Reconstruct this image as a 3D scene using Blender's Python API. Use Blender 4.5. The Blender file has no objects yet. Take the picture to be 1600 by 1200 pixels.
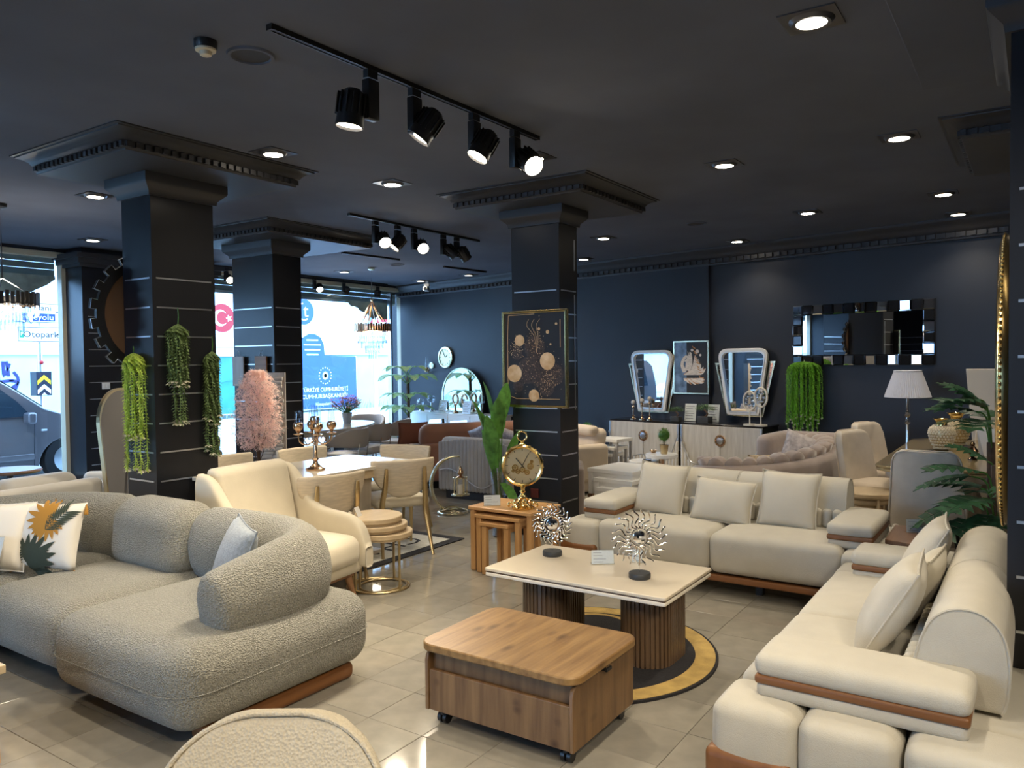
import bpy, math, random
import numpy as np
from mathutils import Vector, Matrix, Euler

R = math.radians
random.seed(7)
scene = bpy.context.scene
COL = scene.collection
PI = math.pi

# ------------------------------------------------------------------ camera
cam_data = bpy.data.cameras.new('camera')
cam = bpy.data.objects.new('camera', cam_data)
COL.objects.link(cam)
cam_data.sensor_fit = 'HORIZONTAL'
cam_data.sensor_width = 36.0
cam_data.lens = 1215.0 / 1600.0 * 36.0
cam_data.clip_start = 0.05
cam_data.clip_end = 200.0
_yaw, _pit, _rol = R(33.95), R(-1.66), R(-0.62)
_f = Vector((math.cos(_yaw) * math.cos(_pit), math.sin(_yaw) * math.cos(_pit), math.sin(_pit)))
_r0 = Vector((math.sin(_yaw), -math.cos(_yaw), 0))
_u0 = _r0.cross(_f)
_r = math.cos(_rol) * _r0 + math.sin(_rol) * _u0
_u = -math.sin(_rol) * _r0 + math.cos(_rol) * _u0
cam.matrix_world = Matrix(((_r.x, _u.x, -_f.x, 0), (_r.y, _u.y, -_f.y, 0), (_r.z, _u.z, -_f.z, 1.6), (0, 0, 0, 1)))
scene.camera = cam

# ------------------------------------------------------------------ view, world, sun
scene.view_settings.view_transform = 'Standard'
scene.view_settings.look = 'None'
scene.view_settings.exposure = 0.88
scene.view_settings.gamma = 1.0
scene.view_settings.use_curve_mapping = False
scene.cycles.max_bounces = 8
scene.cycles.diffuse_bounces = 4
scene.cycles.glossy_bounces = 4
scene.cycles.transmission_bounces = 6
scene.cycles.transparent_max_bounces = 12
scene.cycles.caustics_reflective = False
scene.cycles.caustics_refractive = False
scene.cycles.sample_clamp_indirect = 4.0

SKY = 5.4          # daylight strength
SUN = 1.5
SPOT = 70.0        # one track spotlight, watts
DOWN = 42.0        # one recessed downlight, watts
world = bpy.data.worlds.new('sky')
scene.world = world
world.use_nodes = True
wn, wl = world.node_tree.nodes, world.node_tree.links
bg = wn['Background']
bg.inputs['Color'].default_value = (0.36, 0.60, 1.0, 1)
bg.inputs['Strength'].default_value = SKY
sun_d = bpy.data.lights.new('sun', 'SUN')
sun_d.energy = SUN
sun_d.angle = R(3)
sun_d.color = (1.0, 0.96, 0.9)
sun = bpy.data.objects.new('sun', sun_d)
COL.objects.link(sun)
sun.rotation_euler = Vector((0.35, 0.62, -0.80)).to_track_quat('-Z', 'Y').to_euler()
WARM = (1.0, 0.86, 0.65)

# ------------------------------------------------------------------ materials
def mat(name, col, rough=0.6, metal=0.0, var=0.0, vscale=6.0, bump=0.0, bscale=60.0, emit=None, estr=0.0,
        spec=0.5, sheen=0.0, stretch=None, col2=None, btype='noise', coat=0.0, rand=0.0, trans=0.0, thin=0.0):
    m = bpy.data.materials.new(name)
    m.use_nodes = True
    nt = m.node_tree
    n, l = nt.nodes, nt.links
    b = n['Principled BSDF']
    b.inputs['Base Color'].default_value = (*col, 1)
    b.inputs['Roughness'].default_value = rough
    b.inputs['Metallic'].default_value = metal
    b.inputs['Specular IOR Level'].default_value = spec
    b.inputs['Sheen Weight'].default_value = sheen
    b.inputs['Coat Weight'].default_value = coat
    b.inputs['Transmission Weight'].default_value = trans
    if emit:
        b.inputs['Emission Color'].default_value = (*emit, 1)
        b.inputs['Emission Strength'].default_value = estr
    tc = n.new('ShaderNodeTexCoord')
    vec = tc.outputs['Object']
    if stretch:
        mp = n.new('ShaderNodeMapping')
        mp.inputs['Scale'].default_value = stretch
        l.new(vec, mp.inputs['Vector'])
        vec = mp.outputs['Vector']
    if var > 0 or col2:
        t = n.new('ShaderNodeTexNoise')
        t.inputs['Scale'].default_value = vscale
        t.inputs['Detail'].default_value = 5
        l.new(vec, t.inputs['Vector'])
        r = n.new('ShaderNodeValToRGB')
        c2 = col2 if col2 else tuple(min(1, c * (1 + var)) for c in col)
        c1 = col if col2 else tuple(c * (1 - var) for c in col)
        r.color_ramp.elements[0].color = (*c1, 1)
        r.color_ramp.elements[1].color = (*c2, 1)
        r.color_ramp.elements[0].position = 0.3
        r.color_ramp.elements[1].position = 0.7
        l.new(t.outputs['Fac'], r.inputs['Fac'])
        out = r.outputs['Color']
        l.new(out, b.inputs['Base Color'])
    if rand > 0:
        oi = n.new('ShaderNodeObjectInfo')
        hs = n.new('ShaderNodeHueSaturation')
        mr = n.new('ShaderNodeMapRange')
        mr.inputs['To Min'].default_value = 1 - rand
        mr.inputs['To Max'].default_value = 1 + rand
        l.new(oi.outputs['Random'], mr.inputs['Value'])
        l.new(mr.outputs['Result'], hs.inputs['Value'])
        if b.inputs['Base Color'].is_linked:
            l.new(b.inputs['Base Color'].links[0].from_socket, hs.inputs['Color'])
        else:
            hs.inputs['Color'].default_value = (*col, 1)
        l.new(hs.outputs['Color'], b.inputs['Base Color'])
    if bump > 0:
        if btype == 'voronoi':
            t = n.new('ShaderNodeTexVoronoi')
            o = t.outputs['Distance']
        elif btype == 'weave':
            t = n.new('ShaderNodeTexWave')
            t.inputs['Distortion'].default_value = 1.5
            t.bands_direction = 'DIAGONAL'
            o = t.outputs['Fac']
        else:
            t = n.new('ShaderNodeTexNoise')
            t.inputs['Detail'].default_value = 4
            o = t.outputs['Fac']
        t.inputs['Scale'].default_value = bscale
        l.new(tc.outputs['Object'], t.inputs['Vector'])
        bp = n.new('ShaderNodeBump')
        bp.inputs['Strength'].default_value = bump
        bp.inputs['Distance'].default_value = 0.01
        l.new(o, bp.inputs['Height'])
        l.new(bp.outputs['Normal'], b.inputs['Normal'])
    if thin > 0:
        tr = n.new('ShaderNodeBsdfTranslucent')
        if b.inputs['Base Color'].is_linked:
            l.new(b.inputs['Base Color'].links[0].from_socket, tr.inputs['Color'])
        else:
            tr.inputs['Color'].default_value = (*col, 1)
        mx = n.new('ShaderNodeMixShader')
        mx.inputs['Fac'].default_value = thin
        l.new(b.outputs['BSDF'], mx.inputs[1])
        l.new(tr.outputs['BSDF'], mx.inputs[2])
        l.new(mx.outputs['Shader'], n['Material Output'].inputs['Surface'])
    return m

def wood(name, c1, c2, axis='x', scale=1.0, rough=0.45, knots=False):
    st = {'x': (1.2, 14, 14), 'y': (14, 1.2, 14), 'z': (14, 14, 1.2)}[axis]
    m = mat(name, c1, rough, var=0.1, vscale=2.2 * scale, stretch=st, col2=c2, bump=0.06, bscale=90)
    if knots:
        nt = m.node_tree
        n, l = nt.nodes, nt.links
        b = n['Principled BSDF']
        src = b.inputs['Base Color'].links[0].from_socket
        tc = [x for x in n if x.type == 'TEX_COORD'][0]
        mp = n.new('ShaderNodeMapping')
        mp.inputs['Scale'].default_value = (2.0, 4.5, 4.5) if axis == 'x' else (4.5, 2.0, 4.5)
        l.new(tc.outputs['Object'], mp.inputs['Vector'])
        v = n.new('ShaderNodeTexVoronoi')
        v.inputs['Scale'].default_value = 2.2
        l.new(mp.outputs['Vector'], v.inputs['Vector'])
        r = n.new('ShaderNodeValToRGB')
        r.color_ramp.elements[0].color = (1, 1, 1, 1)
        r.color_ramp.elements[1].color = (0, 0, 0, 1)
        r.color_ramp.elements[0].position = 0.03
        r.color_ramp.elements[1].position = 0.26
        l.new(v.outputs['Distance'], r.inputs['Fac'])
        mx = n.new('ShaderNodeMix')
        mx.data_type = 'RGBA'
        l.new(r.outputs['Color'], mx.inputs['Factor'])
        l.new(src, mx.inputs['A'])
        mx.inputs['B'].default_value = (c1[0] * 0.55, c1[1] * 0.5, c1[2] * 0.45, 1)
        l.new(mx.outputs['Result'], b.inputs['Base Color'])
    return m

def glass_mat(name, tint=(1, 1, 1), refl=0.08):
    m = bpy.data.materials.new(name)
    m.use_nodes = True
    n, l = m.node_tree.nodes, m.node_tree.links
    n.remove(n['Principled BSDF'])
    o = n['Material Output']
    t = n.new('ShaderNodeBsdfTransparent')
    t.inputs['Color'].default_value = (*tint, 1)
    g = n.new('ShaderNodeBsdfGlossy')
    g.inputs['Roughness'].default_value = 0.02
    lw = n.new('ShaderNodeLayerWeight')
    pw = n.new('ShaderNodeMath')
    pw.operation = 'POWER'
    pw.inputs[1].default_value = 4.0
    l.new(lw.outputs['Facing'], pw.inputs[0])
    fr = n.new('ShaderNodeMath')
    fr.operation = 'MULTIPLY_ADD'
    fr.inputs[1].default_value = 0.6
    fr.inputs[2].default_value = refl
    l.new(pw.outputs[0], fr.inputs[0])
    mx = n.new('ShaderNodeMixShader')
    l.new(fr.outputs[0], mx.inputs['Fac'])
    l.new(t.outputs['BSDF'], mx.inputs[1])
    l.new(g.outputs['BSDF'], mx.inputs[2])
    l.new(mx.outputs['Shader'], o.inputs['Surface'])
    return m

M = {}
M['ceiling'] = mat('ceiling_paint', (0.115, 0.127, 0.162), 0.85, spec=0.2, var=0.16, vscale=0.9, bump=0.03, bscale=30)
M['navy'] = mat('navy_paint', (0.0135, 0.017, 0.027), 0.5, var=0.15, vscale=1.2)
M['column'] = mat('column_paint', (0.0115, 0.0125, 0.0165), 0.33)
M['mould'] = mat('moulding_paint', (0.032, 0.033, 0.038), 0.5)
M['tile'] = mat('floor_tile', (0.27, 0.25, 0.21), 0.08, var=0.10, vscale=9, rand=0.10, spec=0.5, bump=0.012, bscale=40)
M['grout'] = mat('grout', (0.055, 0.05, 0.042), 0.8)
M['silver'] = mat('silver_strip', (0.75, 0.77, 0.8), 0.3, 1.0)
M['chrome'] = mat('chrome', (0.85, 0.86, 0.88), 0.08, 1.0)
M['gold'] = mat('gold_metal', (0.83, 0.60, 0.25), 0.16, 1.0)
M['softgold'] = mat('soft_gold_metal', (0.62, 0.49, 0.28), 0.32, 1.0)
M['bronze'] = mat('rose_bronze', (0.62, 0.42, 0.27), 0.22, 1.0)
M['black'] = mat('black_metal', (0.012, 0.012, 0.013), 0.4)
M['blackfelt'] = mat('black_base', (0.03, 0.032, 0.034), 0.5)
M['mirror'] = mat('mirror_glass', (0.9, 0.92, 0.93), 0.01, 1.0)
M['whitefab'] = mat('ivory_weave', (0.505, 0.475, 0.405), 0.85, var=0.05, vscale=8, bump=0.22, bscale=260, sheen=0.15)
M['cushionfab'] = mat('cream_cushion_cloth', (0.57, 0.53, 0.44), 0.85, var=0.03, vscale=8, bump=0.15, bscale=320, sheen=0.15)
M['boucle'] = mat('grey_boucle', (0.255, 0.246, 0.206), 0.9, var=0.34, vscale=150, bump=1.0, bscale=150, sheen=0.25, btype='voronoi')
M['creamfab'] = mat('cream_velvet', (0.57, 0.51, 0.395), 0.8, var=0.05, vscale=7, bump=0.1, bscale=200, sheen=0.3)
M['linen'] = mat('linen_back', (0.58, 0.50, 0.38), 0.85, var=0.12, vscale=14, stretch=(1, 1, 6), bump=0.15, bscale=200)
M['weavefab'] = mat('cream_weave', (0.50, 0.44, 0.335), 0.85, var=0.06, vscale=120, bump=0.4, bscale=140, btype='voronoi')
M['bluegrey'] = mat('bluegrey_chenille', (0.22, 0.25, 0.28), 0.85, var=0.2, vscale=60, bump=0.4, bscale=150, sheen=0.3)
M['terra'] = mat('terracotta_velvet', (0.30, 0.135, 0.08), 0.75, var=0.1, vscale=5, sheen=0.4)
M['flutegrey'] = mat('grey_velvet', (0.40, 0.40, 0.42), 0.7, var=0.06, vscale=8, sheen=0.4)
M['mauve'] = mat('mauve_velvet', (0.33, 0.265, 0.235), 0.7, var=0.12, vscale=6, sheen=0.45)
M['beigevel'] = mat('beige_velvet', (0.60, 0.50, 0.385), 0.7, var=0.06, vscale=6, sheen=0.35)
M['greychair'] = mat('taupe_velvet', (0.58, 0.51, 0.42), 0.75, var=0.08, vscale=9, sheen=0.35)
M['walnut'] = wood('walnut', (0.20, 0.10, 0.045), (0.30, 0.155, 0.07), 'x')
M['walnuty'] = wood('walnut_cross', (0.20, 0.10, 0.045), (0.30, 0.155, 0.07), 'y')
M['trimwood'] = wood('teak_trim', (0.17, 0.065, 0.018), (0.23, 0.095, 0.030), 'y', 0.6)
M['trimwoodx'] = wood('teak_trim_long', (0.17, 0.065, 0.018), (0.23, 0.095, 0.030), 'x', 0.6)
M['oak'] = wood('rustic_oak', (0.165, 0.085, 0.028), (0.315, 0.185, 0.068), 'y', 1.0, 0.4, True)
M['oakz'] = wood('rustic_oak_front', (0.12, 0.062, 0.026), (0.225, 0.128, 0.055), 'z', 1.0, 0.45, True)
M['honey'] = wood('honey_wood', (0.46, 0.25, 0.10), (0.58, 0.34, 0.15), 'y', 0.8, 0.35)
M['honeyz'] = wood('honey_wood_leg', (0.46, 0.25, 0.10), (0.58, 0.34, 0.15), 'z', 0.8, 0.35)
M['paleoak'] = wood('pale_oak', (0.52, 0.40, 0.25), (0.60, 0.47, 0.31), 'x', 0.8, 0.35)
M['darkwood'] = wood('dark_walnut', (0.10, 0.062, 0.036), (0.16, 0.10, 0.06), 'z', 0.8, 0.4)
M['brownwood'] = wood('brown_veneer', (0.15, 0.085, 0.055), (0.24, 0.14, 0.09), 'x', 0.8, 0.28)
M['marble'] = mat('cream_marble', (0.66, 0.585, 0.47), 0.22, var=0.05, vscale=3)
M['whitelac'] = mat('white_lacquer', (0.88, 0.88, 0.87), 0.3)
M['ivorylac'] = mat('ivory_lacquer', (0.74, 0.69, 0.60), 0.25, var=0.03, vscale=3)
M['greywood'] = wood('silver_oak', (0.46, 0.43, 0.385), (0.60, 0.57, 0.52), 'z', 1.2, 0.4)
M['acrylic'] = glass_mat('clear_acrylic', (0.95, 0.97, 0.98), 0.03)
M['glass'] = glass_mat('window_glass', (0.92, 0.97, 0.98), 0.035)
M['crystal'] = glass_mat('crystal_glass', (0.88, 0.92, 0.96), 0.16)
M['amber'] = mat('lit_crystal', (0.9, 0.6, 0.3), 0.2, emit=(1, 0.72, 0.4), estr=7.0)
M['paper'] = mat('white_card', (0.80, 0.79, 0.77), 0.6)
M['ink'] = mat('grey_ink', (0.22, 0.22, 0.24), 0.7)
M['lamp'] = mat('lit_lamp_face', (1, 0.95, 0.85), 0.4, emit=(1, 0.88, 0.70), estr=22)
M['lampdim'] = mat('dim_lamp_face', (1, 0.95, 0.85), 0.4, emit=(1, 0.9, 0.76), estr=5)
M['leafgreen'] = mat('plant_green', (0.085, 0.22, 0.04), 0.4, var=0.35, vscale=20, thin=0.3)
M['leafdark'] = mat('dark_leaf', (0.03, 0.095, 0.045), 0.38, var=0.5, vscale=25, thin=0.2)
M['leafpale'] = mat('variegated_leaf', (0.12, 0.30, 0.09), 0.45, var=0.5, vscale=30, col2=(0.45, 0.58, 0.30), thin=0.35)
M['lime'] = mat('lime_garland', (0.60, 0.74, 0.15), 0.55, var=0.3, vscale=30, thin=0.4)
M['grassgreen'] = mat('bright_green_strands', (0.24, 0.55, 0.05), 0.55, var=0.25, vscale=30, thin=0.4)
M['mossgreen'] = mat('moss_garland', (0.17, 0.25, 0.09), 0.6, var=0.45, vscale=40, thin=0.3)
M['palebud'] = mat('pale_bud', (0.62, 0.58, 0.46), 0.7)
M['bark'] = mat('bark', (0.09, 0.055, 0.035), 0.85, var=0.3, vscale=20, bump=0.3, bscale=40)
M['pink'] = mat('pink_blossom', (0.97, 0.74, 0.69), 0.7, var=0.08, vscale=12, thin=0.5)
M['peach'] = mat('peach_blossom', (0.97, 0.82, 0.74), 0.7, thin=0.5)
M['orangefl'] = mat('orange_petals', (0.85, 0.28, 0.05), 0.6, var=0.3, vscale=30)
M['white'] = mat('white_paint', (0.80, 0.80, 0.79), 0.45)
M['cream'] = mat('cream_paint', (0.62, 0.55, 0.40), 0.5)
M['shade'] = mat('pleated_grey_shade', (0.60, 0.61, 0.68), 0.8)
M['vase'] = mat('ivory_studded_ceramic', (0.78, 0.68, 0.50), 0.35)
M['moon'] = mat('pale_gold', (0.78, 0.72, 0.52), 0.22, 1.0)
M['rugblack'] = mat('black_rug_pile', (0.016, 0.015, 0.018), 0.95, var=0.3, vscale=60, bump=0.4, bscale=200)
M['ruggold'] = mat('gold_rug_pile', (0.50, 0.34, 0.11), 0.9, var=0.2, vscale=14, bump=0.4, bscale=200)
M['rugwhite'] = mat('pale_rug_pile', (0.56, 0.55, 0.50), 0.95, var=0.1, vscale=20, bump=0.3, bscale=200)
M['rosefl'] = mat('rose_petals', (0.70, 0.30, 0.20), 0.6)
M['mdf'] = mat('brown_board', (0.16, 0.09, 0.05), 0.7)
M['stone'] = mat('grey_slate', (0.34, 0.33, 0.32), 0.85, var=0.3, vscale=9, bump=0.4, bscale=40, rand=0.25)
M['plaster'] = mat('street_plaster', (0.40, 0.56, 0.56), 0.9, var=0.08, vscale=1.5)
M['asphalt'] = mat('asphalt', (0.42, 0.44, 0.46), 0.9, var=0.2, vscale=4)
M['carpaint'] = mat('silver_van_paint', (0.20, 0.18, 0.19), 0.3, 0.3, coat=0.5)
M['carglass'] = mat('dark_car_glass', (0.03, 0.05, 0.07), 0.06)
M['rubber'] = mat('tyre_rubber', (0.015, 0.015, 0.016), 0.8)
M['ash'] = wood('ash_grey_board', (0.30, 0.27, 0.24), (0.40, 0.36, 0.32), 'z', 0.8)
M['swanw'] = mat('swan_feather_white', (0.70, 0.62, 0.55), 0.6, var=0.25, vscale=30, stretch=(1, 1, 4))
M['swano'] = mat('swan_feather_amber', (0.50, 0.24, 0.09), 0.6, var=0.4, vscale=30, stretch=(4, 1, 1))
M['paintblack'] = mat('glossy_black_print', (0.012, 0.011, 0.012), 0.42, var=0.3, vscale=3)
M['paintblue'] = mat('blue_grey_print', (0.12, 0.17, 0.26), 0.2, var=0.6, vscale=9)
M['bubble'] = mat('gold_bubble_print', (0.50, 0.28, 0.11), 0.35, var=0.5, vscale=12, col2=(0.75, 0.55, 0.33))
M['bubbledark'] = mat('smoky_bubble_print', (0.05, 0.035, 0.03), 0.3, var=0.6, vscale=60)
M['shutter'] = mat('grey_shutter', (0.26, 0.31, 0.33), 0.45, 0.2)
M['film'] = mat('faded_film', (0.30, 0.38, 0.36), 0.7, var=0.35, vscale=5)
M['platedark'] = mat('dark_plate', (0.10, 0.10, 0.11), 0.3, 0.6)
M['mesh'] = mat('dark_mesh', (0.03, 0.03, 0.033), 0.7, bump=0.4, bscale=300)
M['printwhite'] = mat('white_cotton', (0.74, 0.70, 0.63), 0.85, bump=0.1, bscale=250)
M['ochre'] = mat('ochre_print', (0.42, 0.20, 0.025), 0.8)
M['darkprint'] = mat('dark_green_print', (0.035, 0.048, 0.03), 0.8)
M['crystalmirror'] = mat('faceted_mirror', (0.8, 0.82, 0.85), 0.05, 1.0)
M['clockdial'] = mat('pale_gold_dial', (0.70, 0.60, 0.38), 0.3, 0.8)
M['ivorytop'] = mat('glossy_ivory_top', (0.70, 0.64, 0.54), 0.14)
M['linenwood'] = wood('pale_grey_oak', (0.50, 0.44, 0.36), (0.60, 0.53, 0.44), 'z', 0.8)
M['greyback'] = mat('grey_back_board', (0.17, 0.165, 0.17), 0.6)
M['socketbrown'] = mat('red_brown_plastic', (0.10, 0.022, 0.018), 0.25)
M['blackgloss'] = mat('black_gloss', (0.012, 0.012, 0.014), 0.12)
M['beadgrey'] = mat('pearl_grey', (0.45, 0.42, 0.38), 0.35)
M['leafdark2'] = mat('bonsai_green', (0.12, 0.22, 0.08), 0.6, var=0.4, vscale=30)
M['mirrordark'] = mat('dark_mirror_glass', (0.035, 0.037, 0.042), 0.05, 0.6)
M['patterned'] = mat('patterned_gold_weave', (0.46, 0.36, 0.24), 0.8, var=0.35, vscale=45, bump=0.5, bscale=45, btype='voronoi')
M['mauvesilk'] = mat('mauve_patterned_silk', (0.40, 0.36, 0.36), 0.55, var=0.3, vscale=25)
M['goldtop'] = mat('bronze_gloss_top', (0.34, 0.27, 0.15), 0.14, 0.35)
M['darkbronze'] = mat('dark_bronze', (0.12, 0.075, 0.05), 0.18, 1.0)
M['terra2'] = mat('rust_cushion', (0.24, 0.085, 0.045), 0.8)
M['whitegrey'] = mat('pale_grey_leather', (0.52, 0.51, 0.51), 0.5)
M['taupegrey'] = mat('taupe_grey_velvet', (0.42, 0.39, 0.37), 0.7, sheen=0.3)
M['whitesofa'] = mat('white_velvet', (0.66, 0.63, 0.58), 0.75, sheen=0.3)
M['concrete'] = mat('pale_concrete', (0.55, 0.58, 0.58), 0.9, var=0.15, vscale=3)
M['wallwhite'] = mat('white_street_wall', (0.80, 0.84, 0.86), 0.85, var=0.06, vscale=1)
M['bluepanel'] = mat('blue_billboard', (0.022, 0.085, 0.33), 0.5, var=0.1, vscale=2)
M['tealpic'] = mat('teal_photo', (0.006, 0.15, 0.13), 0.5, var=0.5, vscale=1.2, col2=(0.03, 0.27, 0.23))
M['tealdark'] = mat('dark_teal_photo', (0.03, 0.22, 0.30), 0.5, var=0.4, vscale=1.5)
M['paleprint'] = mat('pale_blue_print', (0.62, 0.76, 0.86), 0.5, var=0.15, vscale=2)
M['red'] = mat('flag_red', (0.34, 0.008, 0.016), 0.5)
M['signwhite'] = mat('sign_white', (0.80, 0.82, 0.86), 0.4)
M['signblue'] = mat('sign_blue', (0.01, 0.05, 0.25), 0.4)
M['signyellow'] = mat('sign_yellow', (0.75, 0.62, 0.02), 0.4)
M['signnavy'] = mat('sign_navy', (0.010, 0.013, 0.03), 0.4)
M['signgreen'] = mat('sign_green', (0.02, 0.25, 0.14), 0.4)
M['spray'] = mat('spray_paint', (0.02, 0.03, 0.13), 0.8)
M['weed'] = mat('dry_weed', (0.28, 0.34, 0.22), 0.8)
M['carwhite'] = mat('white_car_paint', (0.72, 0.73, 0.74), 0.25, coat=0.5)

# ------------------------------------------------------------------ mesh helpers
def rotm(rx=0, ry=0, rz=0):
    return np.array(Euler((rx, ry, rz)).to_matrix())

class MB:
    """collects shapes, then links them as ONE mesh object"""
    def __init__(s):
        s.v, s.f, s.n = [], [], 0
    def add(s, v, f, rot=None, off=(0, 0, 0)):
        v = np.asarray(v, float).reshape(-1, 3)
        if rot is not None:
            v = v @ np.asarray(rot).T
        v = v + np.asarray(off, float)
        s.v.append(v)
        n = s.n
        s.f.extend([tuple(i + n for i in q) for q in f])
        s.n += len(v)
        return s
    def box(s, c, d, rot=None):
        x, y, z = (k / 2 for k in d)
        v = [(-x, -y, -z), (x, -y, -z), (x, y, -z), (-x, y, -z), (-x, -y, z), (x, -y, z), (x, y, z), (-x, y, z)]
        f = [(0, 3, 2, 1), (4, 5, 6, 7), (0, 1, 5, 4), (1, 2, 6, 5), (2, 3, 7, 6), (3, 0, 4, 7)]
        return s.add(v, f, rot, c)
    def rbox(s, c, d, r, rot=None, fn=None, mid=4, k=3):
        """box with round edges; fn deforms the points (local) before rotation"""
        v, f = rbox_data(d, r, mid, k)
        if fn:
            v = fn(v)
        return s.add(v, f, rot, c)
    def cyl(s, p0, p1, r0, r1=None, n=16, caps=True):
        r1 = r0 if r1 is None else r1
        return s.tube([p0, p1], None, n, False, [r0, r1], caps)
    def tube(s, pts, r=None, n=10, closed=False, radii=None, caps=True, flat=1.0, up=None):
        P = np.asarray(pts, float)
        m = len(P)
        rad = np.full(m, r) if radii is None else np.asarray(radii, float)
        T = np.zeros_like(P)
        for i in range(m):
            a = P[(i - 1) % m] if (closed or i > 0) else P[i]
            b = P[(i + 1) % m] if (closed or i < m - 1) else P[i]
            T[i] = (b - a) / (np.linalg.norm(b - a) + 1e-12)
        N = np.array(up, float) if up is not None else (np.array([0, 0, 1.0]) if abs(T[0][2]) < 0.9 else np.array([1.0, 0, 0]))
        v = []
        for i in range(m):
            if up is not None:
                N = np.array(up, float)
            N = N - T[i] * (N @ T[i])
            N /= np.linalg.norm(N) + 1e-12
            B = np.cross(T[i], N)
            for j in range(n):
                a = 2 * PI * j / n
                v.append(P[i] + rad[i] * (math.cos(a) * N + flat * math.sin(a) * B))
        f = []
        for i in range(m if closed else m - 1):
            k = (i + 1) % m
            for j in range(n):
                q = (j + 1) % n
                f.append((i * n + j, i * n + q, k * n + q, k * n + j))
        if caps and not closed:
            f.append(tuple(range(n - 1, -1, -1)))
            f.append(tuple((m - 1) * n + j for j in range(n)))
        return s.add(v, f)
    def lathe(s, prof, c=(0, 0, 0), n=24, rot=None, caps=True):
        v, f = [], []
        for r, z in prof:
            for j in range(n):
                a = 2 * PI * j / n
                v.append((r * math.cos(a), r * math.sin(a), z))
        m = len(prof)
        for i in range(m - 1):
            for j in range(n):
                q = (j + 1) % n
                f.append((i * n + j, i * n + q, (i + 1) * n + q, (i + 1) * n + j))
        if caps:
            f.append(tuple(range(n - 1, -1, -1)))
            f.append(tuple((m - 1) * n + j for j in range(n)))
        return s.add(v, f, rot, c)
    def prism(s, outline, h, rot=None, off=(0, 0, 0)):
        """outline in local xy, extruded 0..h along z"""
        n = len(outline)
        v = [(x, y, 0) for x, y in outline] + [(x, y, h) for x, y in outline]
        f = [tuple(range(n - 1, -1, -1)), tuple(range(n, 2 * n))]
        f += [(i, (i + 1) % n, n + (i + 1) % n, n + i) for i in range(n)]
        return s.add(v, f, rot, off)
    def ring(s, o1, o2, h, rot=None, off=(0, 0, 0)):
        """prism between two outlines with the same count"""
        n = len(o1)
        v = [(x, y, 0) for x, y in o1] + [(x, y, 0) for x, y in o2] + [(x, y, h) for x, y in o1] + [(x, y, h) for x, y in o2]
        f = []
        for i in range(n):
            j = (i + 1) % n
            f += [(i, j, 2 * n + j, 2 * n + i), (n + j, n + i, 3 * n + i, 3 * n + j),
                  (2 * n + i, 2 * n + j, 3 * n + j, 3 * n + i), (j, i, n + i, n + j)]
        return s.add(v, f, rot, off)
    def ball(s, c, r, n=12, m=8, sc=(1, 1, 1)):
        prof = [(r * math.sin(PI * i / m) + 1e-5, -r * math.cos(PI * i / m)) for i in range(m + 1)]
        t = MB().lathe(prof, n=n, caps=False)
        return s.add(np.concatenate(t.v) * np.array(sc), t.f, None, c)
    def grid(s, fn, nu, nv):
        v = [fn(i / nu, j / nv) for i in range(nu + 1) for j in range(nv + 1)]
        f = [(i * (nv + 1) + j, (i + 1) * (nv + 1) + j, (i + 1) * (nv + 1) + j + 1, i * (nv + 1) + j + 1) for i in range(nu) for j in range(nv)]
        return s.add(v, f)
    def leaf(s, base, d, length, width, droop=0.3, fold=0.25, n=4, roll=0.0):
        base, d = np.array(base, float), np.array(d, float)
        d /= np.linalg.norm(d) + 1e-9
        side = np.cross(d, (0, 0, 1.0))
        if np.linalg.norm(side) < 1e-3:
            side = np.array([1.0, 0, 0])
        side /= np.linalg.norm(side)
        upv = np.cross(side, d)
        if roll:
            side, upv = side * math.cos(roll) + upv * math.sin(roll), upv * math.cos(roll) - side * math.sin(roll)
        v = []
        for i in range(n + 1):
            t = i / n
            w = width * 0.5 * (math.sin(PI * min(1, t * 0.92 + 0.06)) ** 0.8)
            c = base + d * length * t + np.array([0, 0, -1.0]) * droop * length * t * t
            v += [c - side * w + upv * fold * w, c, c + side * w + upv * fold * w]
        f = []
        for i in range(n):
            a = i * 3
            f += [(a, a + 1, a + 4, a + 3), (a + 1, a + 2, a + 5, a + 4)]
        return s.add(v, f)
    def mesh(s, name, material, sharp=38, flat=False):
        me = bpy.data.meshes.new(name)
        V = np.concatenate(s.v) if s.v else np.zeros((0, 3))
        me.from_pydata(V.tolist(), [], s.f)
        me.materials.append(M[material] if isinstance(material, str) else material)
        if not flat:
            me.polygons.foreach_set('use_smooth', [True] * len(me.polygons))
            me.set_sharp_from_angle(angle=R(sharp))
        me.update()
        return me
    def build(s, name, material, parent=None, sharp=38, flat=False, loc=(0, 0, 0), rz=0, bevel=0, kind=None, label=None):
        o = bpy.data.objects.new(name, s.mesh(name, material, sharp, flat))
        COL.objects.link(o)
        o.location = loc
        o.rotation_euler = (0, 0, rz)
        if parent:
            o.parent = parent
        if bevel:
            b = o.modifiers.new('bevel', 'BEVEL')
            b.width = bevel
            b.segments = 2
            b.limit_method = 'ANGLE'
        if kind:
            o['kind'] = kind
        if label:
            o['label'] = label
        return o

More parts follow.
